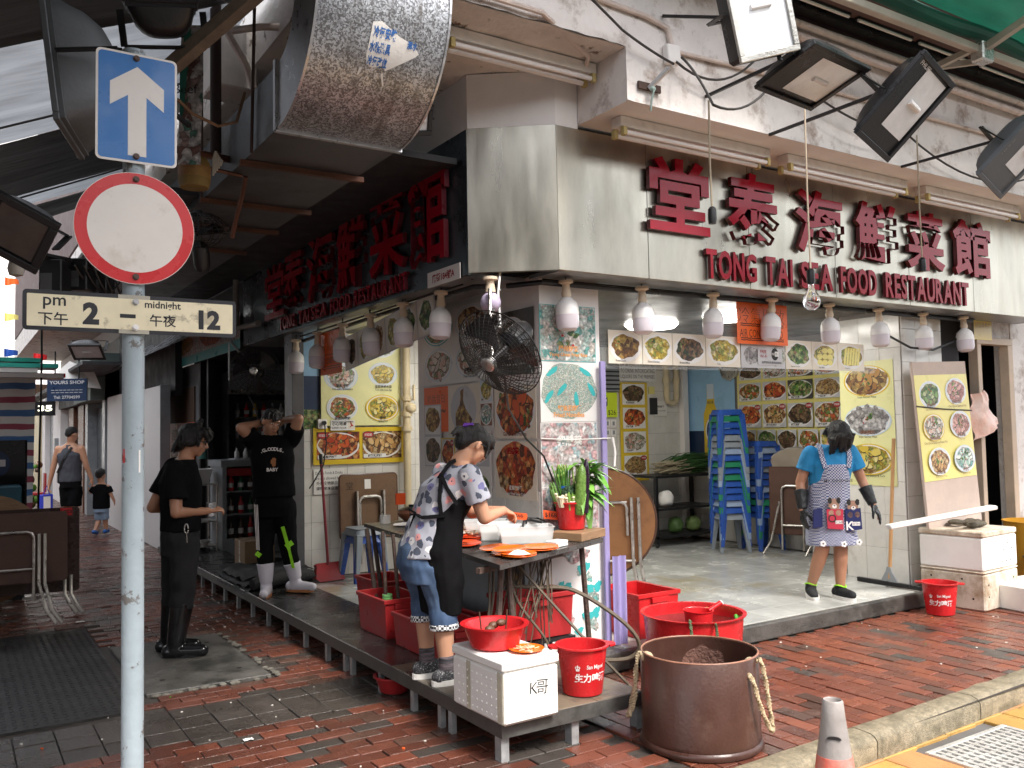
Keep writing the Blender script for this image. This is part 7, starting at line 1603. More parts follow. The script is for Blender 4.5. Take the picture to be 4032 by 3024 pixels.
# ------------------------------------------------------------------ people: each body one continuous surface, clothes and hair as parts
class Sculpt:
 """closed solids in the camera-square frame (right, up, away) of a figure, fused into one surface"""
 def __init__(s,B):s.B=Vector(B);s.m=MB()
 def w(s,p):return s.B+cv(p[0],p[1],p[2])
 def cone(s,p,q,r0,r1,n=14):s.m.cyl(s.w(p),s.w(q),r0,r1,n);return s
 def cap(s,p,q,r0,r1,n=14):s.cone(p,q,r0,r1,n);s.ball(p,r0);s.ball(q,r1);return s
 def chain(s,pts,rs):
  for i in range(len(pts)-1):s.cap(pts[i],pts[i+1],rs[i],rs[i+1])
  return s
 def ball(s,p,r,M=None):
  c=s.w(p)
  if M is None:s.m.sph(c,r,14,10)
  else:s.m.sph((0,0,0),r,18,14,0,Matrix.Translation(c)@M)
  return s
 def loft(s,rings,n=20,sq=2.4):
  """rings: (centre, half width along side, half depth along front, side vec, front vec)"""
  vs=[]
  for c,a,b_,sd,fr in rings:
   C_=s.w(c);S_=cv(*sd).normalized();F_=cv(*fr).normalized()
   for i in range(n):
    t=2*math.pi*i/n;ct,st=math.cos(t),math.sin(t)
    x=math.copysign(abs(ct)**(2/sq),ct);y=math.copysign(abs(st)**(2/sq),st)
    vs.append(C_+S_*a*x+F_*b_*y)
  k=len(rings);s.m.add(vs,[(j*n+i,j*n+(i+1)%n,(j+1)*n+(i+1)%n,(j+1)*n+i)for j in range(k-1)for i in range(n)]+[tuple(range(n))[::-1],tuple(range((k-1)*n,k*n))],0,True);return s
 def done(s,name,m,parent,vox=.009,smooth=4,wr=0,wf=14,cuts=(),mats=None,pick=None,wz=1):
  o=s.m.build(name,[m],parent=parent)
  bmn=bmesh.new();bmn.from_mesh(o.data);bmesh.ops.recalc_face_normals(bmn,faces=bmn.faces);bmn.to_mesh(o.data);bmn.free()
  md=o.modifiers.new('r','REMESH');md.mode='VOXEL';md.voxel_size=vox;md.use_smooth_shade=True
  ms=o.modifiers.new('s','SMOOTH');ms.factor=.5;ms.iterations=smooth
  dg=bpy.context.evaluated_depsgraph_get();me=bpy.data.meshes.new_from_object(o.evaluated_get(dg));o.modifiers.clear();o.data=me
  org=Vector(parent['_o'])
  if wr or cuts:
   bmn=bmesh.new();bmn.from_mesh(me)
   for(co,no)in cuts:
    bmesh.ops.bisect_plane(bmn,geom=bmn.verts[:]+bmn.edges[:]+bmn.faces[:],plane_co=s.w(co)-org,plane_no=cv(*no),clear_outer=True)
   if wr:
    bmn.normal_update()
    for v in bmn.verts:
     p=(v.co+org)*wf;v.co+=v.normal*(noise.noise(Vector((p.x,p.y,p.z*wz)))+.5*noise.noise(Vector((p.x*2.1+3,p.y*2.1,p.z*1.3*wz))))*wr
   bmn.to_mesh(me);bmn.free()
  for p in me.polygons:p.use_smooth=True
  if mats:
   me.materials.clear()
   for q in mats:me.materials.append(q)
   inv=Matrix((_r,_z,_f))
   for p in me.polygons:
    c=inv@(p.center+org-s.B);p.material_index=pick(c,inv@p.normal)
  return o
def lerp(p,q,t):return tuple(a+(b_-a)*t for a,b_ in zip(p,q))
def addv(p,q,k=1):return tuple(a+b_*k for a,b_ in zip(p,q))
def hand(S,wr,d,nrm,curl=.5,sc=1.0,side=1):
 """palm and five bent fingers; d points to the fingertips, nrm out of the back of the hand, side +1 puts the thumb along d x nrm"""
 d=Vector(d).normalized();n_=Vector(nrm);n_=(n_-d*n_.dot(d)).normalized();t=d.cross(n_)*side
 P_=lambda a,b_,c:tuple(Vector(wr)+(d*a+t*b_+n_*c)*sc)
 S.cap(P_(0,0,0),P_(.03,0,0),.024*sc,.022*sc)
 for k,b_ in enumerate((.026,.009,-.009,-.025)):S.cap(P_(.01,b_*.6,0),P_(.082-.004*abs(k-1),b_,.002),.013*sc,.011*sc,8)
 for k,(b_,L)in enumerate(((.027,.068),(.009,.078),(-.009,.072),(-.026,.056))):
  a=P_(.082-.004*abs(k-1),b_,.002);an=0;pts=[a];cur=Vector(a)
  for j,f_ in enumerate((.45,.32,.23)):
   an+=curl*(.55 if j==0 else.8);cur=cur+(d*math.cos(an)-n_*math.sin(an))*L*f_*sc;pts.append(tuple(cur))
  S.chain(pts,[.0092*sc,.0086*sc,.0078*sc,.0066*sc])
 S.chain([P_(.018,.022,-.004),P_(.048,.046,-.014),P_(.072,.052,-.028),P_(.090,.048,-.038)],[.014*sc,.0115*sc,.010*sc,.0075*sc])
def headM(fw,up):
 """columns: right of the head, front, up in the figure frame"""
 f_=cv(*fw).normalized();u=cv(*up);u=(u-f_*u.dot(f_)).normalized();x=f_.cross(u);return Matrix((x,f_,u)).transposed().to_4x4()
def head(S,c,HM,sc=1.0,neck=None):
 inv=lambda x,y,z:HM@Vector((x*sc,y*sc,z*sc))
 fr=Matrix((_r,_z,_f)).to_4x4()
 def at(x,y,z):q=fr@inv(x,y,z);return addv(c,q)
 R4=HM.copy()
 S.ball(at(0,-.012,.022),(.076*sc,.094*sc,.092*sc),R4);S.ball(at(0,.022,-.035),(.060*sc,.066*sc,.078*sc),R4)
 S.ball(at(0,.052,-.088),(.030*sc,.026*sc,.022*sc),R4);S.ball(at(0,.074,.030),(.050*sc,.020*sc,.018*sc),R4)
 for s_ in(-1,1):
  S.ball(at(.036*s_,.055,-.030),(.024*sc,.030*sc,.026*sc),R4);S.ball(at(.079*s_,-.006,-.010),(.009*sc,.018*sc,.030*sc),R4@Matrix.Rotation(.3*s_,4,'Z'))
 S.cap(at(0,.084,.012),at(0,.106,-.030),.009*sc,.013*sc,8);S.ball(at(.012,.094,-.034),.009*sc);S.ball(at(-.012,.094,-.034),.009*sc)
 S.ball(at(0,.080,-.058),(.024*sc,.014*sc,.007*sc),R4);S.ball(at(0,.078,-.068),(.021*sc,.013*sc,.008*sc),R4)
 if neck:S.cap(at(0,-.02,-.06),neck,.052*sc,.056*sc)
 return at
m_eye=mat('eye_white',(.7,.68,.64),r=.2,bump=0);m_hair=mat('black_hair',(.008,.007,.0065),r=.38,var=.3,sc=60,bump=.6,bsc=260,stretch=(1,1,.3));m_lip=mat('lips',(.30,.10,.08),r=.4,bump=0)
def face(t,S,at,HM,specs=True,open_=True):
 b=MB()
 for s_ in(-1,1):
  c=S.w(at(.031*s_,.076,.006));b.sph((0,0,0),(.015,.010,.006),12,8,0,Matrix.Translation(c)@HM);c=S.w(at(.031*s_,.084,.005));b.sph((0,0,0),(.006,.004,.006),8,6,1,Matrix.Translation(c)@HM)
  b.bar(S.w(at(.014*s_,.092,.028)),S.w(at(.052*s_,.080,.028)),.008,.006,1)
 b.build('eyes',[m_eye,m_ink],parent=t).__setitem__('kind','stuff');b=MB();c=S.w(at(0,.0925,-.063));b.sph((0,0,0),(.020,.004,.004),10,6,0,Matrix.Translation(c)@HM);b.build('mouth',m_lip,parent=t)
 if specs:
  b=MB()
  for s_ in(-1,1):
   b.tube([S.w(at(.034*s_+.026*math.cos(a),.100-.010*abs(math.cos(a)),.004+.019*math.sin(a)))for a in[i*math.pi/8 for i in range(16)]],.0028,5,close=True);b.tube([S.w(at(.060*s_,.090,.010)),S.w(at(.081*s_,.03,.012)),S.w(at(.083*s_,-.02,.0))],.003,5)
  b.bar(S.w(at(-.009,.103,.008)),S.w(at(.009,.103,.008)),.004,.004);b.build('glasses',m_black,parent=t)
def hairdo(t,S0,c,HM,balls,strands=0,seed=0,sc=1.0,vox=.007,tips=None):
 H=Sculpt(S0.B);fr=Matrix((_r,_z,_f)).to_4x4()
 def at(x,y,z):return addv(c,fr@(HM@Vector((x*sc,y*sc,z*sc))))
 for(x,y,z,rx,ry,rz)in balls:H.ball(at(x,y,z),(rx*sc,ry*sc,rz*sc),HM)
 r_=random.Random(seed)
 for(p,q,n_,sp,r0)in(tips or()):
  for k in range(n_*2):
   g1,g2,g3=r_.gauss(0,sp),r_.gauss(0,sp*.5),r_.gauss(0,sp*.4);a=Vector(p)+Vector((g1,g2*.4,g3));e=Vector(q)+Vector((g1*.95,g2*.5,g3+r_.gauss(0,.010)));H.cap(at(*a),at(*e),r0*sc,.006*sc,6)
 o=H.done('hair',m_hair,t,vox,3,.0045,50,wz=.3);return at
m_skin=mat('skin',(.50,.27,.17),r=.45,var=.08,sc=6,bump=.04,bsc=150,sss=.12)
m_skin_dk=mat('tanned_skin',(.40,.20,.12),r=.45,var=.08,sc=6,bump=.04,bsc=150,sss=.12)
def shoe(S,an,dirv,L=.25,w=.045,h=.085):
 d=Vector(dirv).normalized();a=Vector(an);base=Vector((a[0],a[1]-h+.045,a[2]))
 S.cap(tuple(base-d*.05),tuple(base+d*.05),w*.88,w*.95);S.cap(tuple(base+d*.05),tuple(base+d*(L-.11)),w*.95,w*.72);S.cap(an,tuple(base),w*.95,w)
def sole(t,B,an,dirv,h,m,L=.25,w=.047,th=.03,name='sole'):
 d=Vector((dirv[0],0,dirv[2])).normalized();dW=cv(*d);sW=dW.cross(_z);c=Vector(B)+cv(an[0],an[1]-h,an[2]);b=MB();pts=[]
 for i in range(24):
  a=2*math.pi*i/24;x=math.cos(a);y=math.sin(a);pts.append(((x*.5+.5)*L-.095,y*w*(1.0 if x>0 else.85)*(1-.1*x)))
 b.prism(pts,0,th,0,frameM(dW,sW,c)if dW.cross(sW).z>0 else frameM(dW,-sW,c));b.build(name,m,parent=t,bv=.004)

# ---- woman at the table, bent over, floral shirt and black apron
B=(2.36,4.53,.2)
t=thing('person','woman in a floral grey shirt, black apron and cropped jeans bending over the stall table','person',B)
F_=(.84,0,.54);Rt=(.54,0,-.84)
def sd(p,k,u=0):return(p[0]+Rt[0]*k,p[1]+u,p[2]+Rt[2]*k)
hip=(-.075,.735,0);wst=(-.005,.92,0);chs=(.07,1.09,0);nck=(.150,1.235,0);hd=(.232,1.335,.03)
shR,shL=sd((.125,1.165,0),.165),sd((.13,1.165,0),-.165)
elR,wrR=(.292,.925,-.11),(.395,.945,.085);elL,wrL=(.20,.92,.30),(.37,.935,.20)
HMw=headM((.80,-.62,.50),(.55,.80,.3))
S=Sculpt(B);at=head(S,hd,HMw,.97,nck)
S.loft([(hip,.15,.11,Rt,F_),(wst,.135,.10,Rt,F_),(chs,.155,.105,Rt,(.84,-.3,.54)),((.12,1.185,0),.13,.07,Rt,F_),(nck,.06,.05,Rt,F_)])
S.chain([shR,elR,wrR],[.052,.040,.027]);S.chain([shL,elL,wrL],[.052,.040,.027])
hand(S,wrR,(.6,-.25,.75),(.35,.9,-.2),.9,.95,1);hand(S,wrL,(.9,-.3,.3),(.2,.9,.3),.9,.95,-1)
knR,knL,anR,anL=sd((.0,.43,0),.085),sd((-.03,.45,.02),-.085),(.065,.075,-.09),(-.06,.085,.06)
for k_,a_,h_ in((knR,anR,sd(hip,.08,-.03)),(knL,anL,sd(hip,-.08,-.03))):S.chain([h_,k_,lerp(k_,a_,.35),a_],[.085,.058,.058,.038]);shoe(S,a_,F_,.23,.04)
S.done('body',m_skin,t,.0065,3);face(t,S,at,HMw)
hairdo(t,S,hd,HMw,[(0,-.018,.036,.082,.098,.088),(0,.045,.065,.07,.055,.045),(.0,-.075,-.01,.070,.045,.07),(.0,-.125,.015,.034,.035,.034),(.045,.02,.05,.04,.07,.05),(-.045,.02,.05,.04,.07,.05)],sc=.97,tips=[((.06,.05,.05),(.07,.075,-.03),10,.008,.007),((-.06,.05,.05),(-.07,.075,-.03),10,.008,.007),((0,.08,.085),(.02,.105,.03),14,.022,.007),((0,-.13,.03),(-.0,-.16,-.02),8,.012,.008)])
b=MB();hc=S.w(addv(hd,(-.035,.105,-.02)))
for k in range(5):b.tube([hc+cv(-.02+.011*k,.0,0),hc+cv(-.016+.011*k,.018,-.012),hc+cv(-.010+.011*k,.010,-.035)],.0045,5)
b.sph(hc+cv(0,.005,-.01),(.03,.015,.012),10,6);b.build('hair_clip',mat('purple_clip',(.17,.06,.42),r=.25),parent=t)
def floral():
 m,nt,bs=_nt('floral_cotton');L=nt.links.new;tc=_n(nt,'ShaderNodeTexCoord')
 v=_n(nt,'ShaderNodeTexVoronoi');v.inputs['Scale'].default_value=19;nz=_n(nt,'ShaderNodeTexNoise');nz.inputs['Scale'].default_value=22
 ma=_n(nt,'ShaderNodeVectorMath',operation='MULTIPLY_ADD');ma.inputs[1].default_value=(.035,)*3;L(tc.outputs['Object'],nz.inputs['Vector']);L(nz.outputs['Color'],ma.inputs[0]);L(tc.outputs['Object'],ma.inputs[2]);L(ma.outputs[0],v.inputs['Vector'])
 s=_n(nt,'ShaderNodeSeparateColor');L(v.outputs['Color'],s.inputs[0]);rp=_n(nt,'ShaderNodeValToRGB');rp.color_ramp.interpolation='CONSTANT';e=rp.color_ramp.elements
 for i,c in enumerate(((.15,.15,.30),(.72,.70,.70),(.62,.27,.26),(.06,.07,.10),(.20,.20,.36),(.34,.35,.39))):
  if i>1:e.new(.5)
  e[i].position=i/6;e[i].color=c4(c)
 L(s.outputs[0],rp.inputs[0]);lt=_n(nt,'ShaderNodeMath',operation='LESS_THAN');lt.inputs[1].default_value=.46;L(v.outputs['Distance'],lt.inputs[0])
 mx=_n(nt,'ShaderNodeMix',data_type='RGBA');mx.inputs[6].default_value=(.36,.37,.42,1);L(lt.outputs[0],mx.inputs[0]);L(rp.outputs[0],mx.inputs[7])
 l2=_n(nt,'ShaderNodeMath',operation='LESS_THAN');l2.inputs[1].default_value=.12;L(v.outputs['Distance'],l2.inputs[0]);x2=_n(nt,'ShaderNodeMix',data_type='RGBA');L(l2.outputs[0],x2.inputs[0]);L(mx.outputs[2],x2.inputs[6]);x2.inputs[7].default_value=(.05,.05,.08,1)
 L(x2.outputs[2],bs.inputs['Base Color']);bs.inputs['Roughness'].default_value=.85;return m
C=Sculpt(B);C.loft([((-.065,.70,0),.178,.138,Rt,F_),((-.045,.80,0),.172,.132,Rt,F_),((.0,.93,0),.158,.124,Rt,F_),((.062,1.07,0),.175,.130,Rt,(.84,-.3,.54)),((.115,1.17,0),.155,.092,Rt,F_),((.150,1.222,0),.075,.066,Rt,F_)])
for a_,e_ in((shR,elR),(shL,elL)):q=lerp(a_,e_,.62);C.ball(a_,.066);C.cone(a_,q,.068,.073)
C.done('shirt',floral(),t,.008,3,.006,13)
m_denim=mat('blue_denim',(.042,.078,.15),r=.8,var=.3,sc=5,bump=.2,bsc=300,col2=(.095,.145,.23),thr=.55,sc2=4,soft=.12)
def gingham(name,a,b_,sc):
 m,nt,bs=_nt(name);L=nt.links.new;tc=_n(nt,'ShaderNodeTexCoord');ck=_n(nt,'ShaderNodeTexChecker');ck.inputs['Scale'].default_value=sc;ck.inputs['Color1'].default_value=c4(a);ck.inputs['Color2'].default_value=c4(b_);mp=_n(nt,'ShaderNodeMapping');mp.inputs['Rotation'].default_value=(0,0,.57);L(tc.outputs['Object'],mp.inputs[0]);L(mp.outputs[0],ck.inputs['Vector']);L(ck.outputs[0],bs.inputs['Base Color']);bs.inputs['Roughness'].default_value=.8;return m
C=Sculpt(B);C.loft([((-.055,.56,0),.165,.125,Rt,F_),((-.075,.66,0),.165,.135,Rt,F_),((-.07,.76,0),.160,.128,Rt,F_),((-.035,.84,0),.150,.115,Rt,F_)])
for k_,a_,h_ in((knR,anR,sd((-.06,.66,0),.08)),(knL,anL,sd((-.07,.66,0),-.08))):e_=lerp(k_,a_,.33);C.cone(h_,k_,.100,.078);C.ball(k_,.078);C.cone(k_,e_,.078,.080)
C.done('jeans',m_denim,t,.008,3,.008,12,wz=.8)
C=Sculpt(B)
for k_,a_ in((knR,anR),(knL,anL)):C.cone(lerp(k_,a_,.27),lerp(k_,a_,.37),.085,.086)
o=C.done('turn_ups',gingham('gingham',(.03,.03,.035),(.7,.7,.7),70),t,.007,1);
m_apron=mat('black_apron',(.008,.008,.009),r=.85,var=.3,sc=4,bump=.15,bsc=20,ior=1.15)
C=Sculpt(B)
C.loft([((.02,.38,.01),.175,.09,Rt,F_),((.02,.55,.0),.185,.115,Rt,F_),((.0,.75,0),.195,.13,Rt,F_),((.035,.92,0),.172,.115,Rt,F_),((.105,1.02,0),.15,.095,Rt,(.84,-.4,.54))])
C.done('apron',m_apron,t,.008,3,.008,10)
b=MB();off=lambda p,k,u,fw=0:S.w(addv(sd(p,k,u),F_,fw))
def strap(pts,w=.022):
 P_=[S.w(p)for p in pts]
 for p,q in zip(P_,P_[1:]):b.bar(p,q+(q-p)*.06,w,.006,up=cv(.3,.3,-.8))
strap([(.145,1.005,-.185),(.085,1.10,-.17),(.055,1.17,-.155),(.10,1.235,-.085),(.15,1.255,-.02)]);strap([(.055,.94,-.165),(.045,1.03,-.18),(.055,1.17,-.158)]);strap([(.02,1.13,-.02),(.055,1.17,-.155)],.024);strap([(-.10,.95,-.06),(-.06,.935,-.15),(.07,.945,-.175)],.02);strap([(-.105,.95,-.05),(-.13,.88,-.055),(-.135,.80,-.06)],.014);strap([(-.105,.95,-.05),(-.09,.86,-.09),(-.10,.79,-.09)],.012)
b.tube([S.w(p)for p in((-.10,.95,-.06),(-.135,.975,-.07),(-.13,.945,-.075),(-.10,.95,-.07))],.007,5)
b.build('apron_strap',m_apron,parent=t)['kind']='stuff'
m_knit=mat('speckled_knit',(.03,.03,.033),r=.9,var=.3,col2=(.5,.5,.5),thr=.60,sc2=120);m_sole=mat('white_sole',(.68,.66,.62),r=.6,var=.08)
for a_ in(anR,anL):
 C=Sculpt(B);shoe(C,addv(a_,(0,.008,0)),F_,.24,.047);C.done('shoe',m_knit,t,.006,2,.001,60);sole(t,B,a_,F_,a_[1]-.0,m_sole,.262,.056,.03)
 C=Sculpt(B);C.cone(addv(a_,(0,.0,0)),addv(a_,(.0,.085,0)),.046,.046);C.done('sock',mat('striped_sock',(.035,.035,.04),r=.9,col2=(.14,.11,.12),thr=.5,sc2=60,stretch=(.1,.1,1)),t,.007,1)

# ---- man standing in the lane, black T-shirt and boots
B=(1.44,6.87,.012)
t=thing('person','man in black T-shirt, dark trousers and black rubber boots standing in the lane','person',B)
F_=(.72,0,.69);Rt=(.69,0,-.72)
hip=(.01,.85,0);wst=(.02,1.03,0);chs=(.015,1.25,0);nck=(.05,1.44,0);hd=(.105,1.565,.02)
shR,shL=sd((.015,1.36,0),.185),sd((.015,1.36,0),-.185);shR=(.03,1.36,-.14);shL=(-.09,1.37,.14)
elR,wrR=(.06,1.05,-.20),(.215,1.04,.02);elL,wrL=(-.215,1.07,.05),(-.06,1.04,.22)
HMm=headM((.95,-.22,.25),(.05,1,0));S=Sculpt(B);at=head(S,hd,HMm,1.0,nck)
S.loft([(hip,.155,.11,Rt,F_),(wst,.145,.105,Rt,F_),(chs,.17,.115,Rt,F_),((.02,1.385,0),.15,.08,Rt,F_),(nck,.06,.055,Rt,F_)])
S.chain([shR,elR,wrR],[.055,.042,.028]);S.chain([shL,elL,wrL],[.055,.042,.028]);hand(S,wrR,(.8,.1,.55),(-.3,.6,-.6),.9,1,1);hand(S,wrL,(.8,-.1,.2),(0,.3,.9),.9,1,-1)
legs=(((.065,.46,-.07),(.02,.09,-.10),sd(hip,.085,-.03)),((-.06,.46,.07),(-.10,.09,.08),sd(hip,-.085,-.03)))
for k_,a_,h_ in legs:S.chain([h_,k_,a_],[.085,.058,.042]);shoe(S,addv(a_,(0,-.0,0)),(.9,0,.1),.25,.042,.10)
S.done('body',m_skin_dk,t,.008,3);face(t,S,at,HMm)
hairdo(t,S,hd,HMm,[(0,-.02,.040,.090,.104,.092),(0,-.075,-.03,.078,.045,.065),(.0,.05,.07,.075,.055,.045),(.06,-.02,.0,.035,.06,.05),(-.06,-.02,.0,.035,.06,.05)],tips=[((0,-.09,.0),(0,-.115,-.08),26,.035,.012),((0,.07,.09),(.0,.11,.04),20,.035,.010),((.075,.03,.03),(.08,.05,-.02),10,.012,.010),((-.075,.03,.03),(-.08,.05,-.02),10,.012,.010),((0,0,.12),(.0,.02,.15),14,.05,.010)])
m_tee=mat('black_cotton',(.007,.007,.008),r=.95,var=.25,bump=.1,ior=1.15,rvar=.05)
C=Sculpt(B);C.loft([((.015,.90,0),.172,.13,Rt,F_),(wst,.168,.128,Rt,F_),(chs,.19,.138,Rt,F_),((.02,1.385,0),.17,.095,Rt,F_),((.045,1.43,0),.08,.072,Rt,F_)])
for a_,e_ in((shR,elR),(shL,elL)):q=lerp(a_,e_,.70);C.ball(a_,.070);C.cone(a_,q,.073,.082)
C.done('t_shirt',m_tee,t,.009,3,.007,11)
m_trs=mat('charcoal_trousers',(.022,.022,.023),r=.9,var=.3,bump=.15,ior=1.2)
C=Sculpt(B);C.loft([((.01,.72,0),.16,.12,Rt,F_),(hip,.17,.128,Rt,F_),((.015,.95,0),.155,.115,Rt,F_)])
for k_,a_,h_ in legs:e_=lerp(k_,a_,.30);C.cap(h_,k_,.105,.088);C.cone(k_,e_,.088,.086)
C.done('trousers',m_trs,t,.009,3,.011,10)
m_rub=mat('black_rubber',(.008,.008,.009),r=.16,var=.2,bump=.02,rvar=.06)
for k_,a_,h_ in legs:
 C=Sculpt(B);C.cone(a_,lerp(a_,k_,.80),.064,.084);shoe(C,addv(a_,(0,.004,0)),(.9,0,.1),.30,.060,.10);C.done('boot',m_rub,t,.008,3);sole(t,B,a_,(.9,0,.1),a_[1],m_rub,.285,.054,.02)
b=MB();q=S.w((.115,.93,-.145));b.tube([q+cv(.014*math.cos(a),.035*math.sin(a),-.005)for a in[i*.5 for i in range(13)]],.0045,6);b.bar(q+cv(.0,-.04,-.005),q+cv(.004,-.10,-.004),.014,.004);b.build('carabiner',m_chrome,parent=t)
b=MB();b.cyl(S.w((.225,1.0,.05)),S.w((.225,1.10,.05)),.035,n=16);tag(b.build('steel_cup',m_galv),'small steel cup held by the man in black boots','cup')

# ---- man stretching in the entry, hands behind his head
B=(2.50,7.72,.2)
t=thing('person','man in black printed T-shirt and white rubber boots stretching, hands behind his head','person',B)
F_=(.35,0,-.93);Rt=(-.93,0,-.35)
hip=(-.065,.80,0);wst=(-.075,1.0,0);chs=(-.085,1.22,0);nck=(-.095,1.40,0);hd=(-.085,1.52,-.03)
shR,shL=(-.235,1.345,-.02),(.065,1.35,.07);elR,wrR=(-.315,1.475,-.16),(-.19,1.52,.06);elL,wrL=(.155,1.545,-.02),(-.0,1.54,.13)
HMm=headM((.62,-.30,-.70),(.12,1,.1));S=Sculpt(B);at=head(S,hd,HMm,.98,nck)
S.loft([(hip,.155,.11,Rt,F_),(wst,.145,.105,Rt,F_),(chs,.17,.115,Rt,F_),((-.09,1.36,0),.16,.08,Rt,F_),(nck,.06,.055,Rt,F_)])
S.chain([shR,elR,wrR],[.056,.046,.030]);S.chain([shL,elL,wrL],[.056,.046,.030]);hand(S,wrR,(.6,.1,.6),(-.5,.2,.6),.5,1,1);hand(S,wrL,(-.8,.05,.2),(.3,.2,.9),.5,1,-1)
legs=(((-.150,.43,-.02),(-.135,.11,-.03),(-.145,.77,0),(.15,0,-1)),((.045,.40,.03),(.10,.13,.06),(.015,.77,.02),(.95,0,-.3)))
for k_,a_,h_,d_ in legs:S.chain([h_,k_,a_],[.085,.058,.042]);shoe(S,addv(a_,(0,-.02,0)),d_,.22,.038,.10)
S.done('body',m_skin,t,.008,3);face(t,S,at,HMm,False)
hairdo(t,S,hd,HMm,[(0,-.022,.040,.084,.095,.088),(0,.045,.078,.066,.045,.036),(0,-.07,-.02,.068,.04,.05)],sc=.98,tips=[((0,.06,.09),(.02,.10,.055),14,.03,.010)])
C=Sculpt(B);C.loft([((-.07,.86,0),.19,.14,Rt,F_),(wst,.18,.135,Rt,F_),(chs,.195,.14,Rt,F_),((-.09,1.37,0),.175,.095,Rt,F_),((-.095,1.405,0),.08,.072,Rt,F_)])
for a_,e_ in((shR,elR),(shL,elL)):q=lerp(a_,e_,.62);C.ball(a_,.072);C.cone(a_,q,.076,.088)
C.done('t_shirt',m_tee,t,.009,3,.007,11)
b=MB();Mt=frameM(cv(.93,0,.35),_z,S.w((-.045,1.19,-.148)))
for k,ch in enumerate('·G-OODLE·'):a=-.9+k*.225;b.text(ch,.115*math.sin(a),.03+.05*math.cos(a),.030 if ch not in '·-' else.008,.012-.02*abs(a)**2*.5,0,off=.03,M=Mt)
b.text('BABY',.0,-.10,.03,.006,0,off=.03,M=Mt);b.disc((.01,-.02,.008),.022,.04,mi=1,jag=.2,M=Mt);b.build('shirt_print',[m_print,mat('print_tan',(.3,.12,.04),r=.6)],parent=t)
C=Sculpt(B);C.loft([((-.065,.68,0),.16,.12,Rt,F_),(hip,.17,.128,Rt,F_),((-.07,.92,0),.155,.115,Rt,F_)])
for k_,a_,h_,d_ in legs:e_=lerp(k_,a_,.72);C.cap(h_,k_,.105,.078);C.cone(k_,e_,.078,.066)
C.done('track_trousers',m_tee,t,.009,3,.008,10)
m_neon=mat('neon_green',(.30,.72,.02),r=.6,bump=0);b=MB()
def stripe(p,q,w,m,off=(0,0,-.0)):b.bar(S.w(addv(p,off)),S.w(addv(q,off)),w,.006,m,up=cv(.1,.2,-1))
stripe((.025,.60,-.085),(.075,.40,-.065),.03,0);stripe((.075,.40,-.065),(.105,.23,-.03),.024,0);stripe((.05,.42,-.07),(.105,.46,-.055),.045,0);stripe((-.21,.375,-.075),(-.165,.35,-.105),.04,0)
for k in range(3):stripe((-.215+.016*k,.80,-.108-.01*k),(-.205+.014*k,.40,-.075-.012*k),.006,1)
b.build('stripes',[m_neon,m_print],parent=t)['kind']='stuff'
m_wrub=mat('white_rubber',(.62,.60,.66),r=.18,var=.06,bump=.01,rvar=.05);m_gum=mat('gum_sole',(.42,.17,.06),r=.5)
for k_,a_,h_,d_ in legs:
 C=Sculpt(B);C.cone(a_,lerp(a_,k_,.52),.056,.078);shoe(C,addv(a_,(0,-.02,0)),d_,.28,.054,.10);C.done('boot',m_wrub,t,.008,3);sole(t,B,a_,d_,a_[1]if a_[1]<.12 else.12,m_gum,.28,.055,.022)

# ---- woman on the right in a checked apron
B=(6.34,4.95,.131)
t=thing('person','woman in blue polo shirt, checked apron and long black gloves stepping out of the shop','person',B)
F_=(-.05,0,-1);Rt=(-1,0,.05)
hip=(.03,.80,.02);wst=(.05,.95,0);chs=(.07,1.14,-.01);nck=(.092,1.305,-.02);hd=(.118,1.385,-.085)
shR,shL=(-.095,1.235,0),(.245,1.24,0);elR,wrR=(-.185,.985,.02),(-.20,.76,-.06);elL,wrL=(.345,1.0,.02),(.405,.79,-.05)
HMw2=headM((.25,-.72,-.62),(.16,.75,-.6));S=Sculpt(B);at=head(S,hd,HMw2,.97,nck)
S.loft([(hip,.165,.12,Rt,F_),(wst,.15,.11,Rt,F_),(chs,.165,.115,Rt,F_),((.08,1.255,-.01),.14,.08,Rt,F_),(nck,.06,.055,Rt,F_)])
S.chain([shR,elR,wrR],[.052,.042,.030]);S.chain([shL,elL,wrL],[.052,.042,.030]);hand(S,wrR,(0,-1,-.2),(-.9,0,-.3),.4,.9,1);hand(S,wrL,(.5,-1,-.2),(.7,.3,-.5),.4,.9,-1)
legs=(((-.045,.43,-.07),(-.115,.09,.05),(-.03,.76,.02),(-.15,-.15,-1)),((.125,.42,-.03),(.105,.085,-.04),(.10,.76,.02),(.35,0,-1)))
for k_,a_,h_,d_ in legs:S.chain([h_,k_,lerp(k_,a_,.35),a_],[.09,.060,.058,.037]);shoe(S,a_,d_,.23,.04)
S.done('body',m_skin_dk,t,.0075,3);face(t,S,at,HMw2,False)
hairdo(t,S,hd,HMw2,[(0,-.01,.036,.094,.108,.096),(0,.06,.055,.085,.05,.06),(.066,.03,.0,.034,.065,.075),(-.066,.03,.0,.034,.065,.075),(0,-.08,-.02,.08,.04,.07)],sc=1.0,tips=[((0,.085,.07),(0,.125,-.03),34,.04,.012),((.08,.05,.02),(.075,.11,-.10),16,.014,.011),((-.08,.05,.02),(-.075,.11,-.10),16,.014,.011),((0,-.09,.0),(0,-.10,-.09),16,.05,.012)])
m_polo=mat('blue_polo',(.015,.20,.42),r=.8,var=.2,bump=.15)
C=Sculpt(B);C.loft([((.04,.86,0),.172,.135,Rt,F_),(wst,.165,.13,Rt,F_),(chs,.182,.135,Rt,F_),((.08,1.26,-.01),.16,.095,Rt,F_),((.088,1.305,-.02),.085,.075,Rt,F_)])
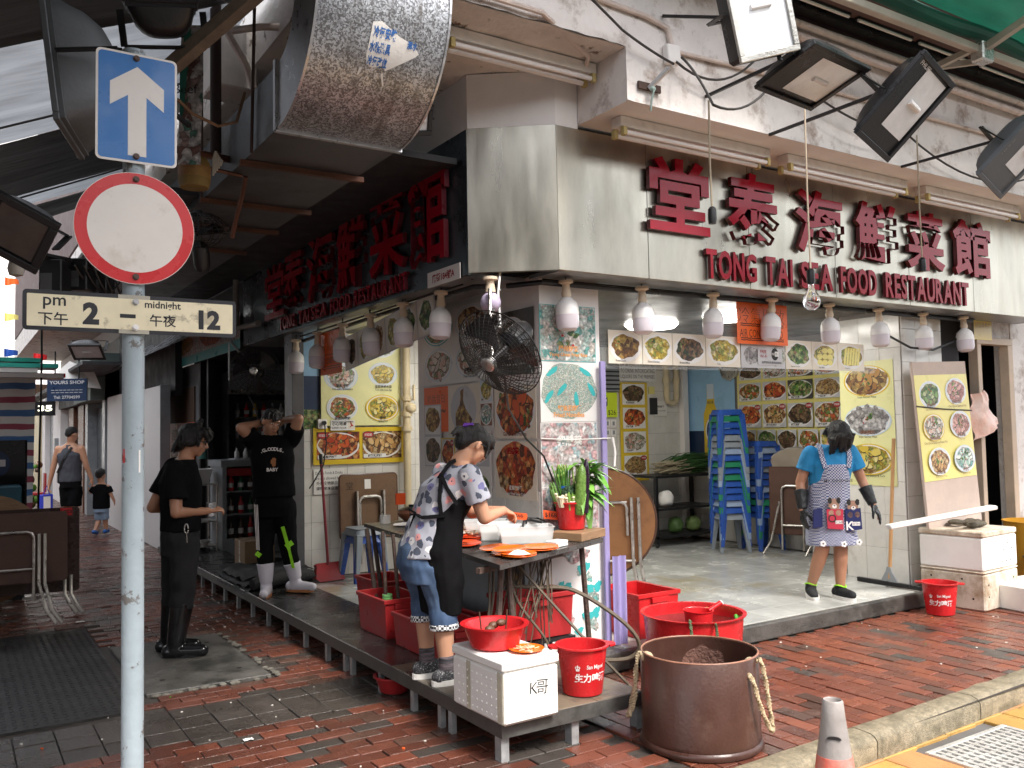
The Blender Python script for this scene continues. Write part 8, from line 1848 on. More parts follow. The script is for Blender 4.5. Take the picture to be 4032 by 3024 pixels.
for a_,e_ in((shR,elR),(shL,elL)):q=lerp(a_,e_,.60);C.ball(a_,.068);C.cone(a_,q,.070,.080)
C.done('polo_shirt',m_polo,t,.008,3,.006,13)
m_ging=gingham('blue_gingham',(.022,.04,.15),(.50,.51,.57),82);m_glove=mat('black_glove',(.012,.013,.014),r=.4,var=.2,bump=.1)
C=Sculpt(B);C.loft([((.055,.455,-.04),.225,.135,Rt,F_),((.045,.60,-.02),.205,.150,Rt,F_),((.035,.78,0),.185,.155,Rt,F_),((.05,.94,-.01),.172,.145,Rt,F_),((.07,1.06,-.035),.145,.125,Rt,F_),((.078,1.14,-.05),.125,.105,Rt,F_)],sq=2.2)
C.done('apron',m_ging,t,.008,3,.007,10,wz=.3)
b=MB()
for(x0,x1)in((-.02,-.04),(.175,.195)):
 P_=[S.w(p)for p in((x0,1.11,-.145),(x1,1.20,-.125),(x1,1.27,-.095),(x1+.01,1.31,-.02))]
 for p,q in zip(P_,P_[1:]):b.bar(p,q+(q-p)*.05,.038,.012,up=cv(0,.3,-1))
b.build('apron_strap',m_ging,parent=t)['kind']='stuff'
b=MB();Mp=frameM(cv(1,0,.03),cv(0,1,.05),S.w((.03,.70,-.180)))@Matrix.Diagonal((1.22,1.22,1,1))
b.prism([(-.055,-.075),(.055,-.085),(.06,.055),(-.055,.055)],0,.004,0,Mp);b.prism([(.08,-.10),(.19,-.085),(.185,.06),(.075,.05)],-.02,-.006,1,Mp);b.prism([(-.15,-.07),(-.085,-.065),(-.08,.065),(-.14,.055)],-.03,-.012,1,Mp)
b.text('O',-.02,-.035,.055,.0052,4,off=.01,M=Mp);b.rect(.0,-.045,.05,-.022,.0048,2,Mp);b.text('SCAR',.025,-.042,.016,.0056,4,off=0,M=Mp);b.text('K',.105,-.09,.06,-.004,2,off=.02,M=Mp);b.rect(.12,-.06,.175,-.035,-.0045,2,Mp);b.text('EITH',.147,-.056,.016,-.0035,4,off=0,M=Mp)
for(x,y,z)in((.0,.085,.003),(.135,.07,-.008)):
 b.disc((x,y,z),.038,.045,mi=3,jag=.12,M=Mp);b.disc((x-.03,y+.03,z+.001),.015,.022,mi=4,jag=.1,M=Mp);b.disc((x+.03,y+.03,z+.001),.015,.022,mi=4,jag=.1,M=Mp);b.disc((x,y-.01,z+.002),.016,.014,mi=2,M=Mp);b.disc((x,y-.005,z+.003),.006,.005,mi=4,M=Mp);b.disc((x-.025,y-.055,z+.002),.018,.02,mi=3,jag=.1,M=Mp);b.disc((x+.025,y-.055,z+.002),.018,.02,mi=3,jag=.1,M=Mp)
for(x,y,z)in((-.10,-.175,.03),(.04,-.18,.045),(.15,-.17,.03)):
 for k in range(5):b.disc((x+.013*math.cos(k*1.257),y+.013*math.sin(k*1.257),z),.009,mi=2,M=Mp)
 b.disc((x,y,z+.001),.006,mi=4,M=Mp)
b.text('MY SUNSHINE',.03,.24,.02,.028,4,off=.01,w=.2,M=Mp)
b.build('apron_pockets',[mat('red_pocket',(.45,.03,.06),r=.8),mat('navy_pocket',(.015,.02,.09),r=.8),m_print,mat('fur_tan',(.34,.20,.14),r=.9,var=.4),m_ink],parent=t)['kind']='stuff'
for(e_,w_,d_,n_,s_)in((elR,wrR,(0,-1,-.2),(-.9,0,-.3),1),(elL,wrL,(.5,-1,-.2),(.7,.3,-.5),-1)):
 C=Sculpt(B);C.cone(lerp(e_,w_,.30),w_,.060,.040);hand(C,w_,d_,n_,.35,1.12,s_);C.done('rubber_glove',m_glove,t,.0055,2,.003,30)
m_shoe=mat('black_slip_on',(.012,.013,.014),r=.8,var=.2)
for k_,a_,h_,d_ in legs:
 C=Sculpt(B);shoe(C,addv(a_,(0,.0,0)),d_,.255,.048,.08);C.done('shoe',m_shoe,t,.007,2);sole(t,B,a_,d_,a_[1],m_sole,.275,.058,.026)
 b=MB();q=S.w(addv(a_,(0,.022,0)));b.tube([q+cv(.048*math.cos(x),.010*math.sin(x*2),.048*math.sin(x))for x in[i*.45 for i in range(14)]],.006,6,close=True);b.build('collar',m_neon,parent=t)

# ---- man and child walking away down the lane
B=(1.72,15.9,0)
t=thing('person','man in grey vest and black shorts walking down the lane, holding a child\'s hand','person',B)
F_=(0,0,1);Rt=(1,0,0);S=Sculpt(B);HM=headM((.45,-.15,.9),(0,1,0));hd=(-.045,1.67,0);nck=(-.07,1.53,0);at=head(S,hd,HM,1.02,nck)
S.loft([((-.065,.88,0),.16,.11,Rt,F_),((-.07,1.1,0),.155,.11,Rt,F_),((-.08,1.33,0),.19,.12,Rt,F_),((-.08,1.46,0),.17,.08,Rt,F_),(nck,.06,.055,Rt,F_)])
S.chain([(-.27,1.43,0),(-.35,1.13,0),(-.43,.85,.03)],[.058,.044,.03]);hand(S,(-.43,.85,.03),(-.1,-1,0),(-1,0,0),.9,1,1);S.chain([(.11,1.43,0),(.19,1.15,0),(.255,.93,.05)],[.058,.044,.03]);hand(S,(.255,.93,.05),(.2,-1,0),(.9,0,0),.8,1,-1)
wl=(((.0,.45,.0),(-.005,.09,-.22),(.02,.82,0)),((-.14,.46,.06),(-.16,.08,.12),(-.14,.82,0)))
for k_,a_,h_ in wl:S.chain([h_,k_,lerp(k_,a_,.3),a_],[.09,.06,.06,.04]);shoe(S,a_,(.1,-.3 if a_[2]<0 else 0,1),.25,.042,.07)
S.done('body',m_skin,t,.011,3);hairdo(t,S,hd,HM,[(0,-.02,.04,.086,.098,.086),(0,-.075,0,.07,.04,.06)],vox=.011)
C=Sculpt(B);C.loft([((-.065,.90,0),.175,.13,Rt,F_),((-.07,1.1,0),.17,.128,Rt,F_),((-.08,1.33,0),.195,.135,Rt,F_),((-.08,1.44,0),.12,.09,Rt,F_),((-.075,1.50,0),.09,.07,Rt,F_)]);C.done('vest',mat('grey_vest',(.055,.06,.075),r=.85,var=.2),t,.011,3,.008,10)
C=Sculpt(B);C.loft([((-.065,.80,0),.17,.125,Rt,F_),((-.065,.95,0),.165,.12,Rt,F_)]);
for k_,a_,h_ in wl:C.cone(h_,lerp(h_,k_,.85),.105,.105)
C.done('shorts',m_tee,t,.011,3,.008,10)
b=MB();P_=[S.w(p)for p in((.0,1.46,-.10),(-.10,1.28,-.145),(-.22,1.05,-.12))]
for p,q in zip(P_,P_[1:]):b.bar(p,q,.035,.01,up=cv(0,0,-1))
b.build('bag_strap',m_black,parent=t);b=MB();b.box(-.04,-.09,-.1,.04,.09,.1,0,Matrix.Translation(S.w((-.24,.97,.0))),.02);b.build('shoulder_bag',m_black,parent=t)
for k_,a_,h_ in wl:sole(t,B,a_,(.1,0,1),a_[1]-.0,m_black,.27,.05,.02,'flip_flop')
b=MB();q=S.w((-.46,.42,.0));b.box(-.09,-.05,0,.09,.05,.28,0,Matrix.Translation(q)@Matrix.Rotation(.5,4,'Z'),.01);b.rect(-.08,.03,.04,.25,.052,1,Matrix.Translation(q)@Matrix.Rotation(.5,4,'Z')@Matrix.Rotation(math.pi/2,4,'X'));b.tube([q+cv(-.05,.28,0),q+cv(.01,.42,0),q+cv(.05,.28,0)],.008,5);tag(b.build('carrier_bag',[mat('blue_bag',(.03,.05,.45),r=.5),m_paper]),'blue and white carrier bag in the walking man\'s left hand','bag')
B=(2.13,15.98,0)
t=thing('person','small child in black T-shirt, denim shorts and blue clogs walking down the lane','person',B)
S=Sculpt(B);HM=headM((.1,-.05,1),(0,1,0));hd=(-.01,.985,0);nck=(0,.87,0);at=head(S,hd,HM,.92,nck)
S.loft([((0,.44,0),.11,.085,Rt,F_),((0,.62,0),.11,.085,Rt,F_),((0,.78,0),.115,.075,Rt,F_),(nck,.045,.04,Rt,F_)]);S.chain([(-.11,.79,0),(-.17,.70,0),(-.20,.72,.02)],[.036,.03,.022]);hand(S,(-.20,.72,.02),(-.5,.8,0),(0,0,-1),.6,.6,1);S.chain([(.11,.79,0),(.16,.66,0),(.20,.55,.03)],[.036,.03,.022]);hand(S,(.20,.55,.03),(.2,-1,0),(1,0,0),.5,.6,-1)
kl=(((-.05,.25,.02),(-.055,.06,-.10),(-.05,.42,0)),((.055,.25,.02),(.055,.06,.06),(.05,.42,0)))
for k_,a_,h_ in kl:S.chain([h_,k_,a_],[.06,.045,.032])
S.done('body',m_skin,t,.011,3);hairdo(t,S,hd,HM,[(0,-.02,.04,.086,.098,.086),(0,-.07,0,.07,.04,.06)],sc=.93,vox=.011)
C=Sculpt(B);C.loft([((0,.43,0),.135,.11,Rt,F_),((0,.62,0),.13,.105,Rt,F_),((0,.79,0),.13,.09,Rt,F_),((0,.84,0),.06,.055,Rt,F_)]);C.cone((-.11,.79,0),(-.165,.70,0),.05,.056);C.cone((.11,.79,0),(.15,.69,0),.05,.056);C.done('t_shirt',m_tee,t,.011,2)
C=Sculpt(B);C.loft([((0,.37,0),.12,.095,Rt,F_),((0,.46,0),.12,.095,Rt,F_)])
for k_,a_,h_ in kl:C.cone((h_[0],.38,0),k_,.068,.068)
C.done('shorts',mat('pale_denim',(.24,.34,.46),r=.8,var=.25),t,.011,2)
for k_,a_,h_ in kl:C=Sculpt(B);shoe(C,(a_[0],a_[1],a_[2]),(.0,-.2 if a_[2]<0 else 0,1),.17,.038,.05);C.done('clog',mat('blue_clog',(.03,.14,.45),r=.5),t,.009,2)
# ------------------------------------------------------------------ serving entry in the lane: jamb, fridge, counter, rack
b=MB();b.box(2.86,8.50,.14,2.98,8.62,2.62);b.box(2.88,8.63,.14,2.96,8.79,2.62);tag(b.build('door_jamb',mat('jamb_steel',(.12,.12,.125),r=.4,metal=.5),bv=.004),'grey steel door jamb left of the tiled bay','door jamb')
b=MB();b.box(2.95,12.95,0,6.2,13.05,2.8);b.box(6.2,8.96,0,6.3,13.05,2.8);b.box(2.9,8.96,2.66,6.3,13.05,2.72);tag(b.build('entry_walls',m_dark,org=(5,11,0)),'dark back walls and ceiling of the drinks entry','wall')
fr=thing('drinks_fridge','tall glass door drinks fridge with cans and bottles in the dark entry','fridge',(3.8,12.7,.13))
b=MB();b.box(3.30,12.5,.13,4.30,12.54,.30);b.box(3.30,12.5,2.19,4.30,12.55,2.62);b.box(3.30,12.55,.13,3.34,12.9,2.5);b.box(4.26,12.55,.13,4.30,12.9,2.5);b.box(3.34,12.88,.13,4.26,12.9,2.5);b.build('cabinet',m_grey_paint,parent=fr)
b=MB();b.box(3.30,12.49,.31,3.38,12.54,2.18);b.box(4.22,12.49,.31,4.30,12.54,2.18);b.box(3.381,12.49,.31,4.219,12.54,.38);b.box(3.381,12.49,2.10,4.219,12.54,2.18);b.build('door_frame',m_black,parent=fr);b=MB();b.box(3.28,12.485,2.185,4.32,12.495,2.24);b.box(3.36,12.48,.92,4.3,12.489,1.05);b.build('trim',m_alu,parent=fr)['kind']='stuff'
for zz in(.75,1.15,1.55,1.85):b=MB();b.box(3.35,12.57,zz,4.25,12.87,zz+.015);b.build('shelf',m_alu,parent=fr)
bc=[m_gold,m_sred,m_galv,m_lampw,mat('bottle_blue',(.12,.28,.5),r=.15),mat('bottle_brown',(.07,.03,.015),r=.12),mat('bottle_green',(.02,.10,.04),r=.12)]
def bottle(x,y,z,m,lab,h=.22,r=.033,grp='bottles and cans in the drinks entry',cap=None):
 b=MB();b.lathe([(r*.95,0),(r,.01),(r,h*.58),(r*.42,h*.78),(r*.38,h*.97),(r*.42,h),(0,h)],12,0,(x,y,z));b.lathe([(r*1.02,h*.2),(r*1.02,h*.48)],12,1,(x,y,z));tag(b.build('bottle',[m,cap or m_paper]),lab,'bottle',grp)
for row,(zz,ms)in enumerate(((1.866,(2,1,0,1,2,3)),(1.566,(3,3,0,1,1,2)),(1.166,(4,4,4,4,4,4)))):
 for k,mi in enumerate(ms):bottle(3.45+.125*k,12.62,zz,bc[mi],'drink on the %s fridge shelf, %s from the left'%(('top','middle','lower')[row],ords[k]),.19 if row<2 else.17,.036)
cc=thing('counter_cabinet','grey open fronted counter cabinet with rows of sauce bottles behind the stretching man','cabinet',(3.2,11.3,.13))
b=MB();b.box(2.82,11.0,.13,2.87,11.6,1.22);b.box(3.75,11.0,.13,3.80,11.6,1.22);b.box(2.80,10.98,1.221,3.82,11.62,1.30);b.box(2.87,11.55,.13,3.75,11.6,1.22);b.box(2.871,11.0,.13,3.749,11.5,.34);b.build('carcass',m_grey_paint,parent=cc)
for zz in(.62,.90):b=MB();b.box(2.871,11.02,zz,3.749,11.5,zz+.02);b.build('shelf',m_grey_paint,parent=cc)
for row,zz in enumerate((.341,.641,.921)):
 for k in range(6):bottle(2.95+.12*k,11.10,zz,bc[(5,5,1,6,5,3)[(k+row)%6]],'sauce bottle on the %s shelf of the grey cabinet, %s from the left'%(('bottom','middle','top')[row],ords[k]),.20 if row else.24,.034)
for k,(x,c,lab)in enumerate(((2.98,m_red_old,'red basket on the grey cabinet rack'),)):b=MB();b.box(x-.1,11.03,1.10,x+.35,11.3,1.20,0,None,.01);tag(b.build('basket',c),lab,'basket')
b=MB();b.box(3.0,11.1,1.301,3.5,11.4,1.315);tag(b.build('tray',m_galv),'steel tray on top of the grey cabinet','tray')
for k in range(3):bottle(3.05+.11*k,11.2,1.316,bc[3],'small pale jar on the steel tray, %s from the left'%ords[k],.13,.03)
rk=thing('wire_rack','chrome wire rack with shelves beside the grey cabinet','rack',(2.55,11.3,0))
for x in(2.40,2.78):
 for y in(11.1,11.5):b=MB();b.cyl((x,y,.0),(x,y,1.02),.012,n=8);b.build('post',m_tubec,parent=rk)
for zz in(.25,.55,1.0):b=MB();b.box(2.39,11.09,zz,2.79,11.51,zz+.015);b.build('shelf',m_tubec,parent=rk)
b=MB();b.lathe([(.15,0),(.20,.17),(.215,.175),(.2,.18),(.14,.01),(0,.01)],4,0,(0,0,0),Matrix.Translation((2.60,11.3,1.017))@Matrix.Rotation(.785,4,'Z'),1.2,1,sm=False);tag(b.build('white_tub',m_lampw),'white square plastic tub on top of the wire rack','tub')
for k,(x,z)in enumerate(((2.5,.266),(2.66,.266))):b=MB();b.lathe([(.03,0),(.07,.06),(.074,.06),(.03,.004)],18,0,(x,11.2,z));tag(b.build('bowl',m_lampw),'%s white bowl on the lowest shelf of the wire rack'%('left','right')[k],'bowl')
for k in range(2):b=MB();b.lathe([(.05,0),(.065,.13),(.07,.13),(.055,.01)],16,0,(2.94-.09*k,12.2-.1*k,1.30));tag(b.build('green_cup',mat('aqua_plastic%d'%k,(.10,.30,.26),r=.4)),'%s aqua plastic cup hanging by the entry wall'%('near','far')[k],'cup')
# side panels of the entry facing the lane
b=MB();b.box(2.90,12.5,0,2.99,14.95,2.62);tag(b.build('grey_panel',mat('grey_hoarding',(.17,.175,.18),r=.6,var=.12)),'grey wall panel in the lane behind the man in black boots','wall panel')
b=MB();b.box(2.88,12.75,.95,2.899,14.5,2.30);tag(b.build('brown_board',mat('hardboard',(.12,.075,.05),r=.7)),'brown hardboard sheet fixed on the grey wall panel','board')
p=Poster('job_notice',XM(2.872,14.45,.90),1.75,.90,m_orange,'orange handwritten hiring notice below the brown board','notice');p.text('招聘',.55,.55,.26,m_ink,-.015).text('什工',.9,.22,.2,m_ink,-.015).text('送晚',.5,.03,.18,m_ink,-.015)
p.rect(.15,.47,1.5,.485,m_ink);p.done()
for k,y in enumerate((11.95,12.38)):b=MB();b.box(2.88,y,0,2.95,y+.08,2.62);tag(b.build('steel_post',m_black_steel),'%s dark steel post of the drinks entry'%('near','far')[k],'post')
p=Poster('food_banner',XM(2.79,13.8,2.60),3.7,.42,F['faded'],'long colourful food banner hung above the lane beyond the fascia','banner');p.rect(0,0,3.7,.12,m_teal).disc(.9,.28,.5,.12,F['mixed'],.1,1).disc(2.4,.28,.6,.12,F['crab'],.1,2);p.done()
b=MB();b.grid(lambda u,v:(2.25+v*.45,9.9+u*6,2.72+.32*v-.04*math.sin(u*20)*v),24,4);tag(b.build('folded_film',mat('dusty_film',(.22,.23,.24),r=.3,var=.4,sc=9,bump=.5,bsc=12)),'folded dusty plastic film under the lane awning','plastic film')
cb2=thing('carton','brown cardboard carton standing on the platform by the entry','carton',(2.68,9.25,.2));b=MB();b.box(2.55,9.08,.201,2.86,9.46,.52,0,None,.003);b.build('box',mat('carton_brown',(.25,.165,.095),r=.8,var=.1),parent=cb2);b=MB();b.box(2.548,9.24,.202,2.862,9.30,.522);b.build('tape',mat('carton_tape',(.32,.24,.15),r=.3),parent=cb2)
b=MB()
for k in range(3):b.grid(lambda u,v:(2.24+u*.72+.02*k,8.0+v*1.0+.1*k,.205+.045*k+.05*abs(noise.noise(Vector((u*4,v*4,k*3))))-.22*max(0,.12-u)),22,22)
b.tube(sag((2.30,7.95,.27),(2.92,8.15,.27),-.02),[.05,.06,.07,.07,.07,.07,.07,.07,.07,.06,.05],12)
tag(b.build('black_matting',mat('black_mat',(.02,.02,.021),r=.7,var=.3,bump=.5,bsc=60)),'heap of torn black rubber matting on the platform by the boots','matting')
# ------------------------------------------------------------------ shop fronts further down the lane
m_hoard=mat('white_hoarding',(.60,.58,.56),r=.5,var=.06,sc=3,bump=.05,col2=(.4,.38,.35),thr=.7)
t=thing('hoarding','white board hoarding nearest the drinks entry in the lane','hoarding',(2.55,14,0));b=MB();b.box(2.50,13.1,.02,2.62,14.75,2.33);b.build('board',m_hoard,parent=t);b=MB();b.box(2.495,13.08,.0,2.63,13.099,2.34);b.build('edge_strip',m_grey_paint,parent=t)
t=thing('hoarding','second white board hoarding beyond the child with a padlock','hoarding',(2.5,17,0));b=MB();b.box(2.48,15.3,.0,2.6,17.9,2.35);b.build('board',m_hoard,parent=t);b=MB();b.box(2.47,15.27,0,2.61,15.299,2.4);b.build('edge_strip',m_wood,parent=t);b=MB();b.box(2.455,15.6,.95,2.479,15.7,1.05,0,None,.01);b.build('padlock',m_black_steel,parent=t)
m_col=mat('grey_tile_column',(.24,.26,.27),r=.35,var=.15);m_doorw=mat('lane_door_wood',(.13,.055,.03),r=.4,var=.3,stretch=(1,1,5));
def shop(y0,y1,x,name,lab,parts):
 t=thing(name,lab,'shop front',(x,(y0+y1)/2,0))
 for nm,ya,yb_,xa,z0,z1,m in parts:b=MB();b.box(x+xa,ya,z0,x+.5,yb_,z1);b.build(nm,m,parent=t)
shop(18,20.6,2.45,'lane_shop','grey tiled shop front with a rolled shutter beyond the white hoardings',[('pillar',18.0,18.35,0,0,3,m_col),('shutter',18.36,20.2,.15,0,2.2,mat('shutter_grey',(.12,.13,.135),r=.4,metal=.4)),('pillar',20.21,20.6,-.03,0,3,m_col),('signboard',18.0,20.6,-.25,2.31,3.2,mat('faded_green_sign',(.13,.17,.155),r=.6,var=.15))])
shop(20.7,24.5,2.40,'lane_shop','brown wooden doors shop front behind the walking man',[('door',20.7,21.6,.0,0,2.3,m_doorw),('door',21.62,22.5,.08,0,2.3,m_darkwood),('door',22.52,23.4,.0,0,2.3,m_doorw),('door',23.42,24.4,.08,0,2.3,m_darkwood),('lintel',20.7,24.5,-.12,2.31,3.2,m_dark)])
shop(24.6,30,2.38,'lane_shop','white painted shop front with a meter box far down the lane',[('pillar',24.6,26.4,-.05,0,3,m_white),('meter_box',25.0,25.3,-.13,1.3,1.6,m_grey_paint),('shutter',26.41,29.0,.1,0,2.3,m_col),('pillar',29.01,30,-.03,0,3,m_white),('lintel',26.41,29.0,-.02,2.31,3,m_grey_paint)])
shop(30.1,40,2.30,'lane_shop','cream shop front at the far end of the lane',[('wall',30.1,33,0,0,3,mat('cream_wall',(.62,.54,.34),r=.6)),('wall',33.02,40,.05,0,3.4,m_darkwood)])
b=MB();b.box(1.72,15.0,2.75,2.4,18,2.80);b.box(1.9,18.0,2.70,2.2,30,2.78);tag(b.build('lane_canopy',m_dark),'dark low canopy edge over the shop fronts in the lane','canopy')
p=Poster('signboard',XM(2.36,19.9,2.42),1.7,.7,mat('sign_green_grey',(.15,.19,.175),r=.6),'faded green signboard with worn lettering above the hoardings','sign');p.text('TRUSHOP',.8,.42,.16,m_dark,.0).text('中大批發 27709',.8,.12,.14,m_dark,.0);p.done()
t=thing('shop_board','dark blue YOURS SHOP board with phone number hanging over the lane','sign',(1.57,15.6,2.2));Mq=frameM((.84,-.54,0),(0,0,1),(1.30,15.78,2.20));b=MB();b.box(0,0,-.03,.635,.355,0,0,Mq);b.build('panel',m_navy,parent=t);b=MB();b.text('YOURS SHOP',.317,.27,.055,.002,0,off=.02,M=Mq,w=.56);b.text('Tel: 27704599',.317,.035,.05,.002,0,off=.02,M=Mq,w=.42);b.text('— — — — — — — —',.317,.17,.008,.002,0,M=Mq,w=.5);b.text('— — — — — — —',.317,.13,.008,.002,0,M=Mq,w=.5);b.build('lettering',m_pgrey,parent=t);b=MB();b.cyl(Mq@Vector((.50,.355,-.015)),Mq@Vector((.50,.8,-.015)),.012,n=8);b.cyl(Mq@Vector((.12,.355,-.015)),Mq@Vector((.12,.8,-.015)),.012,n=8);b.build('hanger',m_black,parent=t)['kind']='stuff'
b=MB();b.add([(1.5,17,2.55),(2.2,16.6,2.45),(2.1,16.7,2.75),(1.75,17,2.95),(1.5,17.02,2.7)],[(0,1,2,3,4)]);b.add([(1.5,17.05,2.55),(2.2,16.65,2.45),(2.1,16.75,2.75),(1.75,17.05,2.95),(1.5,17.07,2.7)],[(4,3,2,1,0)]);tag(b.build('hanging_sheet',m_paper),'tilted pale sheet hanging above the blue shop board','sheet')
t=thing('lit_sign','small black sign with pale figures 35 far down the lane','sign',(1.9,24.8,2.3));Mq=frameM((.84,-.54,0),(0,0,1),(1.72,24.9,2.17));b=MB();b.box(0,0,-.08,.55,.36,0,0,Mq);b.build('box',m_black,parent=t);b=MB();b.text('35',.33,.11,.15,.003,0,off=.03,M=Mq,w=.36);b.build('figures',emis('sign_glow',(.9,.88,.7),.86),parent=t)
ch=thing('red_chair','red chair beside goods far down the lane','chair',(1.62,21.5,0));b=MB();b.box(1.45,21.4,.40,1.75,21.8,.44);b.build('seat',m_red_old,parent=ch);b=MB();b.box(1.74,21.4,.45,1.77,21.8,.85);b.build('backrest',m_red_old,parent=ch);b=MB()
for(x,y)in((1.46,21.42),(1.73,21.42),(1.46,21.78),(1.73,21.78)):b.box(x,y,0,x+.02,y+.02,.399)
b.build('legs',m_tubec,parent=ch)['kind']='stuff'
b=MB();rgg=random.Random(8)
for k in range(30):b.sph((1.35+rgg.uniform(0,.4),22.5+rgg.uniform(0,.8),rgg.uniform(.05,1.0)),rgg.uniform(.05,.13),8,6,k%3)
tag(b.build('plants_and_goods',[m_darkwood,F['mixed'],m_leaf]),'clutter of brown goods beside the red chair far down the lane','goods',kind='stuff')
# far white block seen through the gap at the left, its windows built
fb_=thing('apartment_block','sunlit white apartment block with rows of windows beyond the end of the lane','building',(0,52,0))
m_bwhite=mat('bright_render',(.78,.76,.73),r=.7,var=.08);b=MB();b.box(-14,52,0,1.9,60,22);b.box(1.9,55,0,6,62,20);b.box(2.2,46,0,14,47,9);b.build('wall',m_bwhite,parent=fb_);wme=None
for i in range(8):
 for j in range(8):
  x0=.6-i*1.5;z0=2.4+j*2.4
  if wme is None:
   b=MB();b.box(0,-.02,0,.8,.05,1.1);b.box(.03,-.03,.03,.39,-.021,1.07,1);b.box(.41,-.03,.03,.77,-.021,1.07,1);o=b.build('window',[m_grey_paint,m_pdark],parent=fb_);wme=o.data;wme.transform(Matrix.Translation(Vector(fb_['_o'])))
  else:o=bpy.data.objects.new('window',wme);COL.objects.link(o);o.parent=fb_
  o.location=Vector((x0,51.99,z0))-Vector(fb_['_o'])
for k,(x,z,m)in enumerate(((.62,3.75,m_orange),(.92,3.5,m_oran_t),(.62,3.25,m_yel),(.96,3.15,m_sred),(.62,2.75,m_sb),(.98,2.7,m_sred))):b=MB();b.grid(lambda u,v:(x+u*.17,14+.04*math.sin(u*7),z+v*.12*(1-.5*u)+.03*u),6,3);tag(b.build('bunting_flag',m),'small %s bunting flag over the far lane, %s row'%(('orange','red','yellow','scarlet','blue','crimson')[k],('upper','upper','middle','middle','lower','lower')[k]),'flag')
# ------------------------------------------------------------------ stall and folded tables on the left of the lane
def striped():
 m,nt,bs=_nt('striped_sheet');L=nt.links.new;g_=_n(nt,'ShaderNodeNewGeometry');s=_n(nt,'ShaderNodeSeparateXYZ');L(g_.outputs['Position'],s.inputs[0]);nz=_n(nt,'ShaderNodeTexNoise');nz.inputs['Scale'].default_value=3;L(g_.outputs['Position'],nz.inputs['Vector']);ma=_n(nt,'ShaderNodeMath',operation='MULTIPLY_ADD');ma.inputs[1].default_value=.05;L(nz.outputs[0],ma.inputs[0]);L(s.outputs[2],ma.inputs[2])
 mu=_n(nt,'ShaderNodeMath',operation='MULTIPLY');mu.inputs[1].default_value=1/.29;L(ma.outputs[0],mu.inputs[0]);fr_=_n(nt,'ShaderNodeMath',operation='FRACT');L(mu.outputs[0],fr_.inputs[0]);rp=_n(nt,'ShaderNodeValToRGB');rp.color_ramp.interpolation='CONSTANT';e=rp.color_ramp.elements
 for i,(p_,c)in enumerate(((0,(.30,.07,.10)),(.22,(.62,.62,.60)),(.5,(.07,.16,.34)),(.74,(.60,.62,.60)))):
  if i>1:e.new(.5)
  e[i].position=p_;e[i].color=c4(c)
 L(fr_.outputs[0],rp.inputs[0]);L(rp.outputs[0],bs.inputs['Base Color']);bs.inputs['Roughness'].default_value=.5;td=_n(nt,'ShaderNodeBsdfTranslucent');L(rp.outputs[0],td.inputs['Color']);ms=_n(nt,'ShaderNodeMixShader');ms.inputs[0].default_value=.4;L(bs.outputs[0],ms.inputs[1]);L(td.outputs[0],ms.inputs[2]);L(ms.outputs[0],nt.nodes['Material Output'].inputs['Surface']);return m
b=MB();b.grid(lambda u,v:(-1.9+2.66*u+.03*v,10.9+.03*math.sin(u*40),.25+2.1*v),60,8);tag(b.build('striped_sheet',striped()),'red, white and blue striped sheet closing the market stall at the left edge','sheet')
for k,(z,y,x1,m,lab)in enumerate(((2.33,10.8,.80,m_white,'white board on the stall roof'),(2.40,11.0,1.02,mat('aqua_board',(.04,.42,.34),r=.4),'aqua board on the stall roof'),(2.27,10.7,1.04,m_white,'lower white board on the stall roof'),(2.30,11.1,1.10,m_sred,'red tipped board on the stall roof'),(2.46,11.0,.85,mat('aqua_bundle',(.03,.36,.28),r=.4),'topmost aqua bundle on the stall roof'))):b=MB();b.box(-1.8,y,z,x1,y+.45,z+.045);tag(b.build('stall_board',m),lab,'board')
b=MB();b.cyl((.80,10.75,0),(.83,10.72,2.5),.012,n=6);b.tube([(.83,10.72,2.5),(.80,10.4,2.9),(.78,10.2,3.2)],.010,6);tag(b.build('thin_pole',m_black),'thin dark pole at the edge of the striped sheet','pole')
t=thing('notice_stand','black board stand with a round blue emblem behind the folded tables','stand',(.2,10.6,0));Mq=frameM((.84,-.54,0),(0,0,1),(-.18,10.95,.0));b=MB();b.box(0,.3,-.04,1.0,1.60,0,0,Mq);b.build('board',m_black,parent=t);b=MB();b.disc((.72,1.36,.002),.13,mi=0,M=Mq);b.rect(.64,1.33,.70,1.40,.004,1,Mq);b.rect(.74,1.33,.80,1.40,.004,1,Mq);b.rect(.712,1.27,.728,1.46,.004,1,Mq);b.build('emblem',[m_navy,m_pgrey],parent=t)
for k,(z,m,lab)in enumerate(((.98,mat('teal_box',(.03,.12,.17),r=.4),'teal plastic box behind the folded tables'),(1.15,m_red_old,'small red box behind the folded tables'))):b=MB();b.box(.05,10.15,z-.15*(1-k),.62-.2*k,10.5,z+.16-.06*k,0,None,.01);tag(b.build('storage_box',m),lab,'box')
b=MB();b.box(.0,10.1,.02,.65,10.55,.828);tag(b.build('stall_counter',m_dark),'dark counter under the boxes at the left stall','counter')
